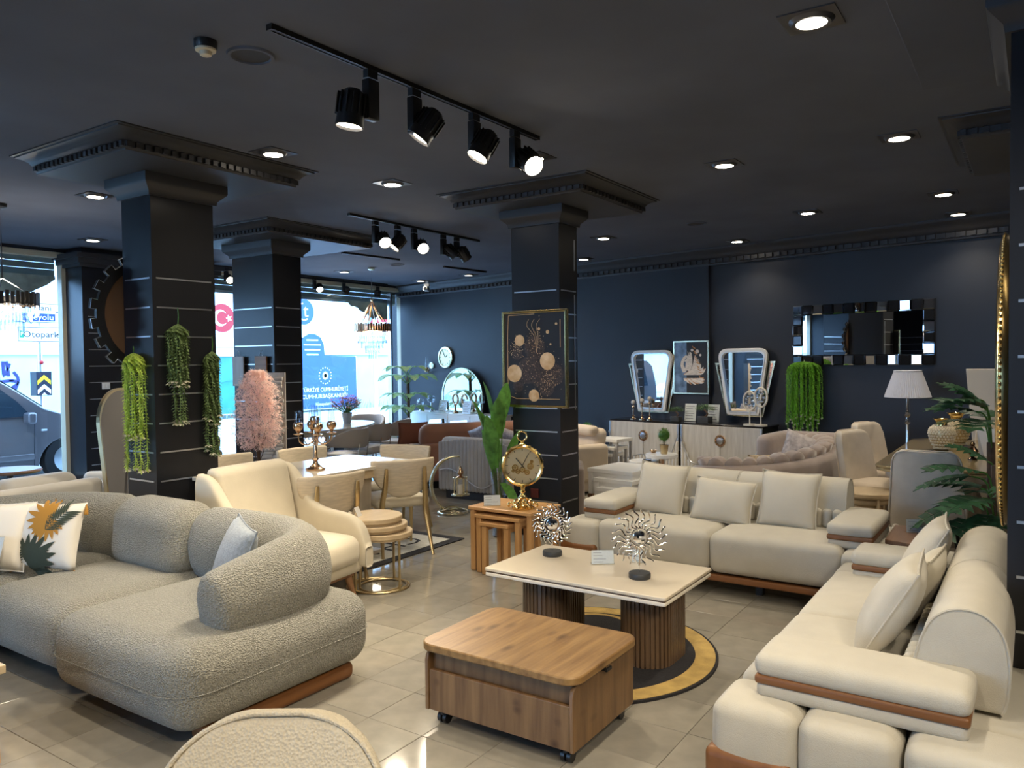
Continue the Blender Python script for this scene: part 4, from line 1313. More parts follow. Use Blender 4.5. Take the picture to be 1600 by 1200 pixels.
# nest of three round tables with brass frames beside the wing chair
def round_nest():
    for k, (x, y, r, h, lab) in enumerate(((4.03, 3.92, 0.205, 0.515, 'highest round pale-oak table with brass frame, a folded card on it'), (4.045, 3.885, 0.205, 0.463, 'middle round pale-oak table with brass frame, under the highest'),
                                         (4.06, 3.85, 0.205, 0.408, 'lowest round pale-oak table with brass frame in front of the stack'))):
        t = thing('round_side_table', lab, 'side table', (x, y, 0), 0, 'round pale-oak tables beside the wing chair')
        MB().lathe([(0, h - 0.035), (r - 0.004, h - 0.035), (r, h - 0.03), (r, h - 0.005), (r - 0.005, h), (0, h)], n=48, caps=False).build('tabletop', 'paleoak', t, sharp=30)
        MB().lathe([(0, h - 0.05), (r - 0.02, h - 0.05), (r - 0.02, h - 0.034)], n=40, caps=False).build('under_ring', 'paleoak', t)
        rr = r - 0.012 if k < 2 else r - 0.03
        MB().tube([(rr * math.cos(2 * PI * i / 40), rr * math.sin(2 * PI * i / 40), 0.008) for i in range(40)], 0.008, 8, closed=True).build('base_ring', 'softgold', t)
        for q in range(3):
            a = R((75, 120, 165)[q]) if k < 2 else R(-100 + 120 * q)
            MB().tube([(rr * math.cos(a), rr * math.sin(a), 0.008), (rr * math.cos(a), rr * math.sin(a), h - 0.04)], 0.009, 8).build('leg', 'softgold', t)
round_nest()
tc = thing('folded_card', 'small folded white card on the highest round table', 'card', (3.93, 3.99, 0.515), R(20))
MB().add([(-0.035, -0.03, 0), (0.035, -0.03, 0), (0.035, 0.0, 0.065), (-0.035, 0.0, 0.065), (-0.035, 0.03, 0), (0.035, 0.03, 0)], [(0, 1, 2, 3), (3, 2, 5, 4)]).build('card', 'paper', tc, flat=True)

# low wooden table cut by the left edge of the picture
lt = thing('low_table', 'pale low wooden table cut off by the left edge of the picture', 'coffee table', (1.182, 3.722, 0), 0)
MB().box((-0.09, -0.02, 0.388), (0.66, 0.56, 0.035)).build('tabletop', 'paleoak', lt, flat=True, bevel=0.004)
for sx in (-0.38, 0.205):
    MB().box((sx, -0.02, 0.185), (0.035, 0.5, 0.37)).build('side_panel', 'honeyz', lt, flat=True, bevel=0.003)
price_card('price sheet leaning on the plain white cushion at the left edge', (1.89, 4.80, 0.45), R(-58), 0.15, 0.21, 7, 22)



# ================================================================== CHAIRS, DINING SET A
def shell(w_of_z, z0, z1, thick, bend, lean, y0, mid=6, r=None):
    """upholstered back panel: half width given by height, bent towards the sitter"""
    h = z1 - z0
    d = (1.0, thick, h)
    v, f = rbox_data(d, r or thick * 0.48, mid, 3)
    v = v.copy()
    z = v[:, 2] / h + 0.5
    w = np.array([w_of_z(min(1, max(0, k))) for k in z])
    x = v[:, 0] * 2 * w
    v[:, 1] = v[:, 1] + y0 - bend * x * x + lean * v[:, 2]
    v[:, 0] = x
    v[:, 2] += (z0 + z1) / 2
    return v, f

# rounded woven back of the chair at the bottom edge
fc = thing('armchair', 'cream woven chair with piped rounded back at the bottom edge of the picture', 'chair', (1.034, 1.40, 0), R(-56))
wz = lambda q: 0.28 * (max(0.002, 1 - max(0, (q - 0.35) / 0.655) ** 2.6)) ** 0.42
v, f = shell(wz, 0.36, 0.735, 0.06, 0.35, 0.45, 0.20, 10)
MB().add(v, f).build('backrest', 'weavefab', fc, sharp=70)
pp = []
for i in range(41):
    th = PI * i / 40
    q = 0.35 + 0.65 * math.sin(th) ** 0.7
    x = wz(q) * (1 if math.cos(th) >= 0 else -1)
    zz = 0.36 + 0.375 * q
    pp.append((x, 0.20 - 0.35 * x * x + 0.45 * (zz - 0.5475) - 0.026, zz + 0.002))
MB().tube(pp, 0.007, 8).build('piping', 'weavefab', fc)
d = (0.54, 0.50, 0.13)
MB().rbox((0, -0.06, 0.40), d, 0.06, fn=puff(d, 0.02, 0)).build('seat', 'weavefab', fc)
for sx in (-1, 1):
    for sy in (-0.26, 0.16):
        MB().tube([(sx * 0.22, sy, 0.36), (sx * 0.25, sy * 1.15, 0.0)], None, 10, radii=[0.022, 0.013]).build('leg', 'walnut', fc)

GC = 'cream chairs with brass legs at the pale dining table'
def brass_chair():
    t = thing('dining_chair', 'cream chair with curved back and brass legs at the near left of the pale table', 'chair', (0, 0, 0), 0, GC)
    d = (0.47, 0.46, 0.085)
    MB().rbox((0, -0.03, 0.435), d, 0.04, fn=puff(d, 0.018, 0)).build('seat', 'creamfab', t)
    w = lambda q: 0.275 * math.sqrt(max(0.05, 1 - (1 - min(1, q / 0.9)) ** 2 * 0.985)) if q < 0.9 else 0.275
    v, f = shell(w, 0.485, 0.80, 0.045, 1.05, 0.16, 0.235, 8)
    MB().add(v, f).build('backrest', 'linen', t, sharp=70)
    for s in (-1, 1):
        P = smooth_path([(s * 0.165, 0.262, 0.735), (s * 0.17, 0.248, 0.6), (s * 0.185, 0.21, 0.46), (s * 0.19, 0.20, 0.36), (s * 0.205, 0.25, 0.15), (s * 0.215, 0.30, 0.0)], 5)
        n = len(P)
        MB().tube(P, None, 10, radii=[0.013 + 0.012 * math.sin(PI * min(1, i / (n - 1) * 1.1)) for i in range(n)], flat=0.7).build('rear_leg', 'softgold', t)
        P = smooth_path([(s * 0.19, -0.19, 0.42), (s * 0.195, -0.205, 0.25), (s * 0.20, -0.23, 0.0)], 4)
        n = len(P)
        MB().tube(P, None, 10, radii=[0.022 - 0.011 * i / (n - 1) for i in range(n)], flat=0.7).build('front_leg', 'softgold', t)
        MB().tube(smooth_path([(s * 0.19, -0.19, 0.40), (s * 0.195, 0.0, 0.385), (s * 0.19, 0.19, 0.40)], 4), 0.016, 8, flat=0.8).build('seat_rail', 'softgold', t)
    MB().box((0, -0.20, 0.40), (0.36, 0.025, 0.03)).build('front_rail', 'softgold', t, flat=True)
    return t
bc = brass_chair()
bc.location, bc.rotation_euler = (3.98, 4.42, 0), (0, 0, R(168))
dup(bc, (4.93, 4.52, 0), R(150), 'cream chair with brass legs turned out at the near right corner of the table')
dup(bc, (4.30, 5.72, 0), R(8), 'cream chair at the far side of the pale table, behind the wing chair')
dup(bc, (4.98, 5.60, 0), R(-6), 'cream chair at the far side of the pale table, by the stone sample board')
dup(bc, (5.47, 5.02, 0), R(-78), 'cream chair at the right end of the pale table, before the terracotta sofa')

tb = thing('dining_table', 'pale ivory dining table with panel pedestals, gold candelabra on it', 'dining table', (4.28, 4.855, 0))
MB().prism(rrect(1.62, 0.80, 0.03, 4), 0.028, off=(0, 0, 0.732)).build('tabletop', 'ivorytop', tb, bevel=0.004)
MB().prism(rrect(1.58, 0.76, 0.02, 3), 0.07, off=(0, 0, 0.664)).build('apron', 'paleoak', tb, bevel=0.004)
for x in (-0.42, 0.34):
    MB().rbox((x, 0, 0.35), (0.20, 0.50, 0.63), 0.01, mid=1).build('pedestal', 'linenwood', tb)
    MB().rbox((x, 0, 0.02), (0.34, 0.62, 0.04), 0.01, mid=1).build('foot', 'linenwood', tb)

# candelabra with five hurricane glasses
cd = thing('candelabra', 'gold five-armed candelabra with glass chimneys on the pale table', 'candelabra', (4.215, 4.72, 0.76), R(-40))
MB().lathe([(0.0, 0), (0.075, 0.0), (0.078, 0.012), (0.05, 0.022), (0.022, 0.05), (0.018, 0.07), (0.028, 0.085), (0.016, 0.10), (0.013, 0.2), (0.026, 0.215), (0.026, 0.225), (0.015, 0.24), (0.018, 0.33), (0.0, 0.33)], n=24, caps=False).build('stem', 'bronze', cd)
def cup(x, y, z):
    a = MB().lathe([(0.0, 0), (0.035, 0.006), (0.038, 0.012), (0.012, 0.016), (0.014, 0.03), (0.033, 0.05), (0.04, 0.072), (0.036, 0.092), (0.026, 0.10)], (x, y, z), 20, caps=False).build('candle_cup', 'bronze', cd)
    MB().lathe([(0.026, 0.098), (0.028, 0.13), (0.024, 0.165), (0.025, 0.19)], (x, y, z), 20, caps=False).build('chimney', 'crystal', a)
cup(0, 0, 0.325)
for q in range(4):
    a = R(8 + 90 * q)
    c, s_ = math.cos(a), math.sin(a)
    MB().tube(smooth_path([(0.012 * c, 0.012 * s_, 0.235), (0.06 * c, 0.06 * s_, 0.20), (0.115 * c, 0.115 * s_, 0.225), (0.13 * c, 0.13 * s_, 0.285)], 5), 0.006, 8).tube(smooth_path([(0.06 * c, 0.06 * s_, 0.20), (0.085 * c, 0.085 * s_, 0.24), (0.06 * c, 0.06 * s_, 0.262), (0.045 * c, 0.045 * s_, 0.24)], 5), 0.004, 6).build('arm', 'bronze', cd)
    cup(0.13 * c, 0.13 * s_, 0.28)

# lettered rug below the chairs
rg = thing('lettered_rug', 'black-bordered pale rug with large letters lying under the pale dining table', 'rug', (4.62, 4.66, 0), R(0))
MB().prism(rrect(1.86, 0.74, 0.01, 2), 0.008, off=(0, 0, 0)).build('border', 'rugblack', rg, flat=True)
MB().prism(rrect(1.66, 0.56, 0.005, 2), 0.003, off=(0, 0, 0.007)).build('field', 'rugwhite', rg, flat=True)
text('CHANEL', 0.33, 'rugblack', rg, (0.02, 0.0, 0.0105), (0, 0, PI), ext=0.0006, sx=1.06)
rg.location = (4.62, 4.64, 0)

# wing armchair
wc = thing('armchair', 'cream wing armchair with walnut legs beside the boucle sofa', 'armchair', (3.41, 4.12, 0), R(6))
d = (0.60, 0.62, 0.20)
MB().rbox((0, -0.10, 0.345), d, 0.075, fn=puff(d, 0.03, 0.01)).build('seat', 'creamfab', wc)
MB().rbox((0, -0.02, 0.235), (0.70, 0.70, 0.11), 0.04).build('base', 'creamfab', wc)
w = lambda q: 0.29 + 0.03 * q
v, f = shell(w, 0.36, 0.925, 0.13, 0.25, 0.28, 0.28, 8, 0.055)
MB().add(v, f).build('backrest', 'creamfab', wc, sharp=70)
for s in (-1, 1):
    sec = [(0.38, 0.90, 0.10, 0.045), (0.30, 0.90, 0.13, 0.05), (0.22, 0.84, 0.14, 0.05), (0.12, 0.68, 0.16, 0.05), (0.02, 0.605, 0.165, 0.05), (-0.15, 0.585, 0.165, 0.052), (-0.30, 0.57, 0.165, 0.052), (-0.39, 0.50, 0.165, 0.05), (-0.43, 0.36, 0.165, 0.04)]
    b = MB()
    V = []
    K = 14
    for y, zt, _, th in sec:
        zb = 0.22 if y < 0.25 else 0.22 + (y - 0.25) * 1.2
        x0 = s * (0.335 + 0.02 * (y > 0.1))
        for j in range(K):
            a = 2 * PI * j / K
            cxx, czz = math.cos(a), math.sin(a)
            V.append((x0 + th * np.sign(cxx) * abs(cxx) ** 0.6, y, (zt + zb) / 2 + (zt - zb) / 2 * np.sign(czz) * abs(czz) ** 0.35))
    F = [(i * K + j, i * K + (j + 1) % K, (i + 1) * K + (j + 1) % K, (i + 1) * K + j) for i in range(len(sec) - 1) for j in range(K)]
    F += [tuple(range(K)), tuple((len(sec) - 1) * K + j for j in range(K))[::-1]]
    o = b.add(V, F).build('arm_wing', 'creamfab', wc, sharp=180)
    m = o.modifiers.new('smooth', 'SUBSURF')
    m.levels = m.render_levels = 2
    for y in (-0.28, 0.24):
        MB().tube([(s * 0.27, y, 0.19), (s * 0.30, y * 1.18, 0.0)], None, 10, radii=[0.03, 0.014]).build('leg', 'walnut', wc)
MB().rbox((0, -0.02, 0.17), (0.62, 0.60, 0.03), 0.01, mid=1).build('wood_base', 'walnut', wc)


# ================================================================== PLANTS AND THINGS ROUND THE COLUMNS
def garland(label, loc, length, r, n, mat_leaf, bud, seed, lens=None, leaf=0.030, straight=False, hook=0.16, rz=0.0):
    """a bunch of hanging strands: each strand a stem set with short leaves and a bud at its end"""
    rnd = random.Random(seed)
    t = thing('hanging_garland', label, 'garland', loc, rz, 'artificial hanging garlands')
    hk = MB().tube(smooth_path([(0, 0, 0), (0.005, 0, -hook * 0.5), (0, 0, -hook)], 4), 0.004, 6)
    hk.build('hanger', 'palebud' if straight else 'leafgreen', t)
    for k in range(n):
        a = 2 * PI * k / n + rnd.uniform(-0.2, 0.2)
        rr = r * (0.45 + 0.55 * rnd.random())
        L = length * (lens[k % len(lens)] if lens else rnd.uniform(0.8, 1.0))
        x, y = rr * math.cos(a), rr * math.sin(a) * 0.6
        P = smooth_path([(0, 0, -hook), (x * 0.7, y * 0.7, -hook - 0.03), (x, y, -hook - 0.16 * L), (x * 1.05 + rnd.uniform(-0.01, 0.01), y, -hook - 0.6 * L), (x + rnd.uniform(-0.012, 0.012), y, -hook - L)], 6)
        b = MB().tube(P, 0.0035, 5)
        m = max(8, int(L / (0.010 if straight else 0.0125)))
        for i in range(m):
            s = (i + 0.5) / m
            p = np.array(P[min(len(P) - 2, int(s * (len(P) - 1)))]) * 1.0
            q = np.array(P[min(len(P) - 1, int(s * (len(P) - 1)) + 1)])
            fr = s * (len(P) - 1) % 1
            p = p + (q - p) * fr
            for w in range(2 if straight else 3):
                an = 2.4 * i + w * 2.1
                d = (math.cos(an), math.sin(an), -0.6)
                b.leaf(p, d, leaf * rnd.uniform(0.8, 1.2), leaf * 0.5, 0.05, 0.3, 2)
        o = b.build('strand', mat_leaf, t, flat=True)
        e = np.array(P[-1])
        f = MB()
        if bud == 'flower':
            for w in range(6):
                an = w * PI / 3
                f.leaf(e + np.array([0, 0, 0.015]), (math.cos(an), math.sin(an), -0.9), 0.04, 0.026, -0.2, 0.3, 2)
        else:
            f.ball(e, 0.013, 8, 6)
        f.build('bud', 'palebud', o, flat=False)
garland('lime green hanging garland on the left face of the near column', (3.165, 5.455, 1.74), 0.86, 0.125, 20, 'lime', 'flower', 1, [0.72, 0.74, 1.0, 0.7, 0.73, 0.98, 0.71, 1.0, 0.74, 0.72, 1.0, 0.7], hook=0.05, rz=R(-90))
garland('dark green hanging garland at the middle of the near column face', (3.375, 5.22, 2.02), 0.74, 0.08, 18, 'mossgreen', 'flower', 2, [0.58, 0.62, 1.0, 0.6, 0.97, 0.58, 0.63, 0.6, 1.0, 0.58, 0.6], hook=0.12)
garland('dark green hanging garland at the right edge of the near column face', (3.655, 5.22, 1.82), 0.80, 0.06, 15, 'mossgreen', 'flower', 3, [0.66, 0.98, 0.7, 1.0, 0.62, 0.7, 0.95, 0.64, 0.9], hook=0.12)
gx, gy, gz = onwall(2.13, 0.16, 1.58)
garland('bright green grassy hanging garland with round buds below the tiled mirror', (gx, gy, gz), 1.0, 0.22, 56, 'grassgreen', 'ball', 4, [0.66, 0.72, 0.85, 0.7, 0.78, 0.95, 0.68, 0.82, 0.76], leaf=0.026, straight=True, hook=0.02, rz=WRZ)

# gear-shaped mirror hung on the far side of the near column, brown back towards the room
gm = thing('gear_mirror', 'black gear-shaped mirror with brown back beside the near column', 'mirror', (3.44, 5.682, 1.98))
N = 20
def gear(r0, r1):
    o = []
    for k in range(N):
        a = 2 * PI * (k + 0.5) / N
        h = PI / N
        for q, r in ((-0.95, r0), (-0.5, r0), (-0.48, r1), (0.48, r1), (0.5, r0), (0.95, r0)):
            o.append((r * math.cos(a + q * h), r * math.sin(a + q * h)))
    return o
go = gear(0.43, 0.478)
MB().ring(go, [(0.37 * x / math.hypot(x, y), 0.37 * y / math.hypot(x, y)) for x, y in go], 0.03, XZ).build('gear_ring', 'black', gm, flat=True)
MB().prism(circ(0.375, 64), 0.012, XZ, (0, -0.008, 0)).build('back_board', 'mdf', gm, flat=True)
MB().prism(circ(0.37, 64), 0.006, XZ, (0, 0.0, 0)).build('mirror_glass', 'mirror', gm, flat=True)
h = PI / N
p = lambda q, r: (r * math.cos(q * h), -0.031, r * math.sin(q * h))
edge = MB().tube([p(-0.5, 0.432), p(-0.49, 0.477), p(0.49, 0.477), p(0.5, 0.432)], 0.0024, 4).mesh('bright_edge', 'silver', flat=True)
for k in range(N):
    inst('bright_edge', edge, gm, rot=(0, -2 * PI * (k + 0.5) / N, 0))

# arched floor mirror on a stand, seen from behind
am = thing('floor_mirror', 'tall arched floor mirror with gold rim and black prop, seen from behind', 'mirror', (3.62, 6.25, 0), R(-8))
am.rotation_euler = (R(-6), 0, R(25))
def arch(w, h, n=24):
    return [(-w / 2, 0), (w / 2, 0)] + [(w / 2 * math.cos(PI * i / n), h - w / 2 + w / 2 * math.sin(PI * i / n)) for i in range(n + 1)]
MB().ring(arch(0.62, 1.42), [(x * 0.95, y * 0.975 + 0.015) for x, y in arch(0.62, 1.42)], 0.03, XZ).build('rim', 'softgold', am, flat=True)
MB().prism([(x * 0.96, y * 0.975 + 0.015) for x, y in arch(0.62, 1.42)], 0.008, XZ, (0, -0.016, 0)).build('back_board', 'greyback', am, flat=True)
MB().prism([(x * 0.955, y * 0.975 + 0.015) for x, y in arch(0.62, 1.42)], 0.003, XZ, (0, -0.004, 0)).build('mirror_glass', 'mirror', am, flat=True)
MB().tube([(0.0, -0.03, 0.85), (0.0, -0.28, 0.06)], 0.011, 8).tube([(-0.03, -0.03, 0.85), (0.03, -0.03, 0.85)], 0.012, 8).build('prop', 'black', am)

# framed bubble picture on the picture column
pc = thing('picture', 'gold-framed picture of golden bubbles on black, hung on the column', 'picture', (5.955, 3.747, 1.62), R(-90))
W, H = 0.69, 0.875
def fr_ring(w, h, b): return ([(-w / 2, -h / 2), (w / 2, -h / 2), (w / 2, h / 2), (-w / 2, h / 2)], [(-w / 2 + b, -h / 2 + b), (w / 2 - b, -h / 2 + b), (w / 2 - b, h / 2 - b), (-w / 2 + b, h / 2 - b)])
a, b = fr_ring(W, H, 0.022)
MB().ring(a, b, 0.035, XZ).build('frame', 'gold', pc, flat=True, bevel=0.003)
MB().box((0, -0.012, 0), (W - 0.04, 0.012, H - 0.04)).build('print', 'paintblack', pc, flat=True)
smo = MB()
nb = 0
for x, z, r, k in ((-0.16, 0.17, 0.052, 0), (0.135, -0.02, 0.078, 0), (-0.22, -0.13, 0.08, 0), (-0.01, -0.33, 0.055, 0), (-0.19, 0.05, 0.055, 1), (-0.06, -0.10, 0.125, 1), (0.05, -0.17, 0.09, 1), (0.12, -0.25, 0.085, 1), (-0.18, -0.24, 0.06, 1), (0.2, -0.14, 0.10, 1), (0.0, 0.1, 0.11, 1)):
    nb += 1
    MB().prism(circ(r, 28, x, z), 0.0004, XZ, (0, -0.0181 - 0.00015 * nb - (0 if k else 0.0024), 0)).build('smoky_bubble' if k else 'gold_bubble', 'bubbledark' if k else 'bubble', pc, flat=True)
rnd = random.Random(11)
dots = MB()
for k in range(420):
    cx_, cz_, s = rnd.choice(((-0.06, -0.08, 0.12), (0.02, 0.16, 0.08), (0.18, -0.12, 0.09), (-0.2, 0.1, 0.07), (0.1, -0.25, 0.08)))
    x, z = cx_ + rnd.gauss(0, s * 0.6), cz_ + rnd.gauss(0, s * 0.8)
    if abs(x) < 0.30 and abs(z) < 0.39:
        dots.prism(circ(rnd.uniform(0.0015, 0.0045), 6, x, z), 0.0006, XZ, (0, -0.0226, 0))
for x, z, r in ((0.05, 0.27, 0.014), (0.14, 0.24, 0.017), (0.23, 0.31, 0.012), (0.17, 0.13, 0.01)):
    dots.prism(circ(r, 14, x, z), 0.001, XZ, (0, -0.0226, 0))
dots.build('gold_speck', 'bubble', pc, flat=True, kind='stuff')
ln = MB()
for P in ([(-0.28, 0.40), (-0.29, 0.2), (-0.29, -0.33), (-0.2, -0.36), (0.26, -0.36)], [(-0.28, 0.40), (0.0, 0.405)], [(0.27, 0.35), (0.27, 0.1)]):
    ln.tube([(x, -0.0215, z) for x, z in P], 0.003, 4)
for k in range(3):
    ln.tube(smooth_path([(0.02, -0.0195, 0.05), (0.0 + 0.02 * k, -0.0195, 0.2), (-0.08 + 0.05 * k, -0.0195, 0.3), (-0.06 + 0.06 * k, -0.0195, 0.36)], 5), 0.002, 4)
ln.build('gold_line', 'bubble', pc, flat=True)
MB().box((-0.30, -0.02, -0.36), (0.035, 0.002, 0.05)).build('price_sticker', 'paper', pc, flat=True)

so = thing('wall_socket', 'small red-brown socket plate low on the picture column', 'socket', (5.958, 3.772, 0.40), R(-90))
MB().rbox((0, -0.006, 0), (0.085, 0.012, 0.085), 0.005, mid=1).build('plate', 'socketbrown', so)
MB().lathe([(0.03, 0.0), (0.027, -0.003), (0.0, -0.003)], (0, -0.0125, 0), 24, rotm(R(90)), caps=False).build('well', 'black', so)
sw = thing('wall_switch', 'white double switch on the striped pier by the street window', 'switch', (5.418, 9.995, 1.34))
MB().rbox((0, -0.005, 0), (0.105, 0.012, 0.085), 0.004, mid=1).build('plate', 'white', sw)
for x in (-0.022, 0.022):
    MB().rbox((x, -0.012, 0), (0.038, 0.006, 0.05), 0.002, mid=1).build('rocker', 'white', sw)

# leafy plant in a glass vase behind the gold clock
vp = thing('vase_plant', 'broad green leaves in a tall clear glass vase behind the gold clock', 'plant', (5.80, 4.06, 0))
MB().lathe([(0.0, 0.004), (0.06, 0.004), (0.062, 0.01), (0.055, 0.3), (0.075, 0.6), (0.072, 0.6), (0.05, 0.3), (0.055, 0.02), (0.0, 0.02)], n=24, caps=False).build('vase', 'crystal', vp)
MB().lathe([(0.0, 0.012), (0.054, 0.012), (0.05, 0.2), (0.0, 0.2)], n=20, caps=False).build('dark_fill', 'bluegrey', vp)
rnd = random.Random(5)
for k in range(9):
    a = R(65 + 25 * k)
    lean = 0.04 + 0.07 * (k % 3)
    top = 0.62 + 0.14 * (k % 4)
    d = np.array([math.cos(a), math.sin(a), 0])
    P = smooth_path([(0.02 * d[0], 0.02 * d[1], 0.02), (0.03 * d[0], 0.03 * d[1], 0.4), tuple(d * (0.04 + lean * 0.4) + np.array([0, 0, top]))], 5)
    MB().tube(P, 0.005, 6).build('stalk', 'leafgreen', vp)
    MB().leaf(P[-1], d * (0.16 + lean) + np.array([0, 0, 1.0]), 0.42, 0.14, 0.08, 0.35, 8).build('leaf', 'leafgreen', vp, sharp=60)
for a in (R(-120), R(-20)):
    MB().leaf((0.05 * math.cos(a), 0.05 * math.sin(a), 0.5), (math.cos(a), math.sin(a), -0.2), 0.36, 0.10, 0.4, 0.3, 8).build('leaf', 'leafgreen', vp, sharp=60)

# pink blossom tree
pt = thing('blossom_tree', 'artificial pink blossom tree in front of the second column', 'artificial tree', (5.02, 6.45, 0))
MB().lathe([(0.0, 0.0), (0.10, 0.0), (0.13, 0.24), (0.12, 0.24), (0.09, 0.05), (0.0, 0.05)], n=20, caps=False).build('pot', 'ivorylac', pt)
rnd = random.Random(8)
trunk = MB().tube(smooth_path([(0, 0, 0.04), (0.01, 0, 0.4), (0, 0.01, 0.8)], 5), None, 8, radii=[0.02] * 11)
trunk.build('trunk', 'bark', pt)
for k in range(9):
    a = 2.4 * k
    z = 0.66 + 0.05 * k
    rr = 0.20 * math.sin(PI * min(0.95, 0.25 + 0.62 * k / 11))
    P = smooth_path([(0, 0, 0.6 + 0.012 * k), (0.4 * rr * math.cos(a), 0.4 * rr * math.sin(a), z + 0.05), (0.6 * rr * math.cos(a), 0.6 * rr * math.sin(a), z + 0.12)], 5)
    MB().tube(P, 0.004, 6).build('branch', 'bark', pt)
bl, bl2 = MB(), MB()
for k in range(3000):
    s = rnd.random()
    z = 0.76 + 0.78 * s
    env = 0.235 * (math.sin(PI * (0.12 + 0.85 * s)) ** 0.65) * (1 + 0.12 * math.sin(7 * s + 1))
    a, q = rnd.uniform(0, 2 * PI), math.sqrt(rnd.random()) * env * (1 + 0.18 * math.sin(9 * rnd.random()))
    c = np.array([q * math.cos(a), q * math.sin(a), z])
    b = bl if rnd.random() < 0.6 else bl2
    for w in range(4):
        an = rnd.uniform(0, 6.28)
        b.leaf(c, (math.cos(an), math.sin(an), rnd.uniform(-0.6, 0.8)), rnd.uniform(0.028, 0.045), 0.028, 0.2, 0.3, 1)
bl.build('blossom', 'pink', pt, flat=True, kind='stuff'); bl2.build('blossom', 'peach', pt, flat=True, kind='stuff')

# stone sample board leaning on the second column, wooden boards hung above
sb = thing('stone_sample_board', 'upright wood-framed board of stacked grey stone strips by the second column', 'sample board', (5.46, 6.78, 0), R(-56))
MB().box((0, 0.0, 0.76), (0.30, 0.03, 1.5)).build('frame', 'ash', sb, flat=True)
rnd = random.Random(2)
smes = [MB().rbox((0, 0, 0), (0.10 + 0.02 * k, 0.03 + 0.012 * k, 0.036), 0.004, mid=1, k=1).mesh('stone_strip', 'stone', sharp=30) for k in range(3)]
for r_ in range(36):
    for c_ in range(2):
        inst('stone_strip', smes[(r_ * 2 + c_ + r_ // 3) % 3], sb, (-0.055 + 0.115 * c_ + (0.01 if r_ % 2 else -0.01), -0.028, 0.06 + 0.0395 * r_))
for k, (y, lab) in enumerate(((7.62, 'grey plank sample hung on the left face of the second column'), (7.22, 'light brown plank sample hung at the corner of the second column'))):
    b = thing('plank_sample', lab, 'sample board', (5.69, y, 1.62), R(-90), 'plank samples on the second column')
    MB().box((0, -0.012, -0.1), (0.20, 0.018, 0.34)).build('plank', 'ash' if k == 0 else 'walnut', b, flat=True, bevel=0.002)
    MB().tube([(-0.03, -0.012, 0.07), (0, -0.005, 0.14), (0.03, -0.012, 0.07)], 0.002, 5).build('hanger', 'silver', b)

# moon-shaped gold lantern stand on the floor
ml = thing('moon_lantern', 'pale gold crescent stand with a hanging lantern on the floor before the fluted armchair', 'lantern', (6.46, 5.12, 0), R(-56))
MB().tube([(0.155 * math.cos(2 * PI * i / 36), 0.155 * math.sin(2 * PI * i / 36), 0.014) for i in range(36)], 0.013, 8, closed=True).build('base_ring', 'moon', ml)
for s in (-1, 1):
    pass
P = [(0.04 + 0.27 * math.cos(R(a)), 0.0, 0.30 + 0.30 * math.sin(R(a))) for a in range(82, 282, 8)]
MB().tube(P, None, 10, radii=[0.008 + 0.014 * math.sin(PI * i / (len(P) - 1)) for i in range(len(P))]).build('crescent', 'moon', ml)
MB().tube(smooth_path([(-0.13, 0.05, 0.03), (-0.02, 0.10, 0.05), (0.1, 0.12, 0.015)], 5), 0.009, 8).tube(smooth_path([(-0.13, -0.05, 0.03), (-0.02, -0.10, 0.05), (0.1, -0.12, 0.015)], 5), 0.009, 8).build('brace', 'moon', ml)
ch = MB().tube([(0.08, 0, 0.595), (0.08, 0, 0.50)], 0.003, 6)
ch.build('chain', 'moon', ml)
lb = MB().lathe([(0.0, 0.50), (0.012, 0.49), (0.02, 0.47), (0.034, 0.44), (0.034, 0.42), (0.012, 0.40), (0.03, 0.385), (0.05, 0.375), (0.0, 0.375)], (0.08, 0, 0), 20, caps=False).build('lantern_cap', 'bronze', ml)
cg = MB()
for k in range(6):
    a = PI / 3 * k
    cg.tube([(0.08 + 0.068 * math.cos(a), 0.068 * math.sin(a), 0.20), (0.08 + 0.068 * math.cos(a), 0.068 * math.sin(a), 0.375)], 0.0055, 6)
for z in (0.20, 0.375):
    cg.tube([(0.08 + 0.075 * math.cos(2 * PI * i / 24), 0.075 * math.sin(2 * PI * i / 24), z) for i in range(24)], 0.0065, 6, closed=True)
cg.build('cage', 'moon', ml)
MB().lathe([(0.0, 0.19), (0.10, 0.19), (0.10, 0.2), (0.0, 0.2)], (0.08, 0, 0), 24, caps=False).build('tray', 'moon', ml)
MB().lathe([(0.03, 0.2), (0.03, 0.3), (0.0, 0.3)], (0.08, 0, 0), 16, caps=False).build('candle', 'ivorylac', ml)

# gold studded round mirror on the side of the right pillar, seen edge on
gmr = thing('round_mirror', 'round mirror with beaded gold frame on the side of the striped pillar, seen edge on', 'mirror', (4.28, 0.089, 1.49), R(180))
RM = 0.665
MB().lathe([(RM - 0.07, 0.0), (RM - 0.01, 0.0), (RM, 0.010), (RM + 0.002, 0.022), (RM - 0.008, 0.034), (RM - 0.03, 0.045), (RM - 0.06, 0.042), (RM - 0.075, 0.02)], (0, 0, 0), 96, rotm(R(90)), caps=False).build('frame', 'gold', gmr)
MB().lathe([(0.0, 0.018), (RM - 0.065, 0.018)], (0, 0, 0), 64, rotm(R(90)), caps=False).build('mirror_glass', 'mirror', gmr, flat=True)
MB().lathe([(0.0, 0.002), (RM - 0.02, 0.002)], (0, 0, 0), 64, rotm(R(90)), caps=False).build('back_board', 'mdf', gmr, flat=True)
b = MB()
for k in range(150):
    a = 2 * PI * k / 150
    b.ball(((RM + 0.001) * math.cos(a), -0.028, (RM + 0.001) * math.sin(a)), 0.0095, 8, 6, (1, 0.8, 1))
b.build('bead', 'gold', gmr)
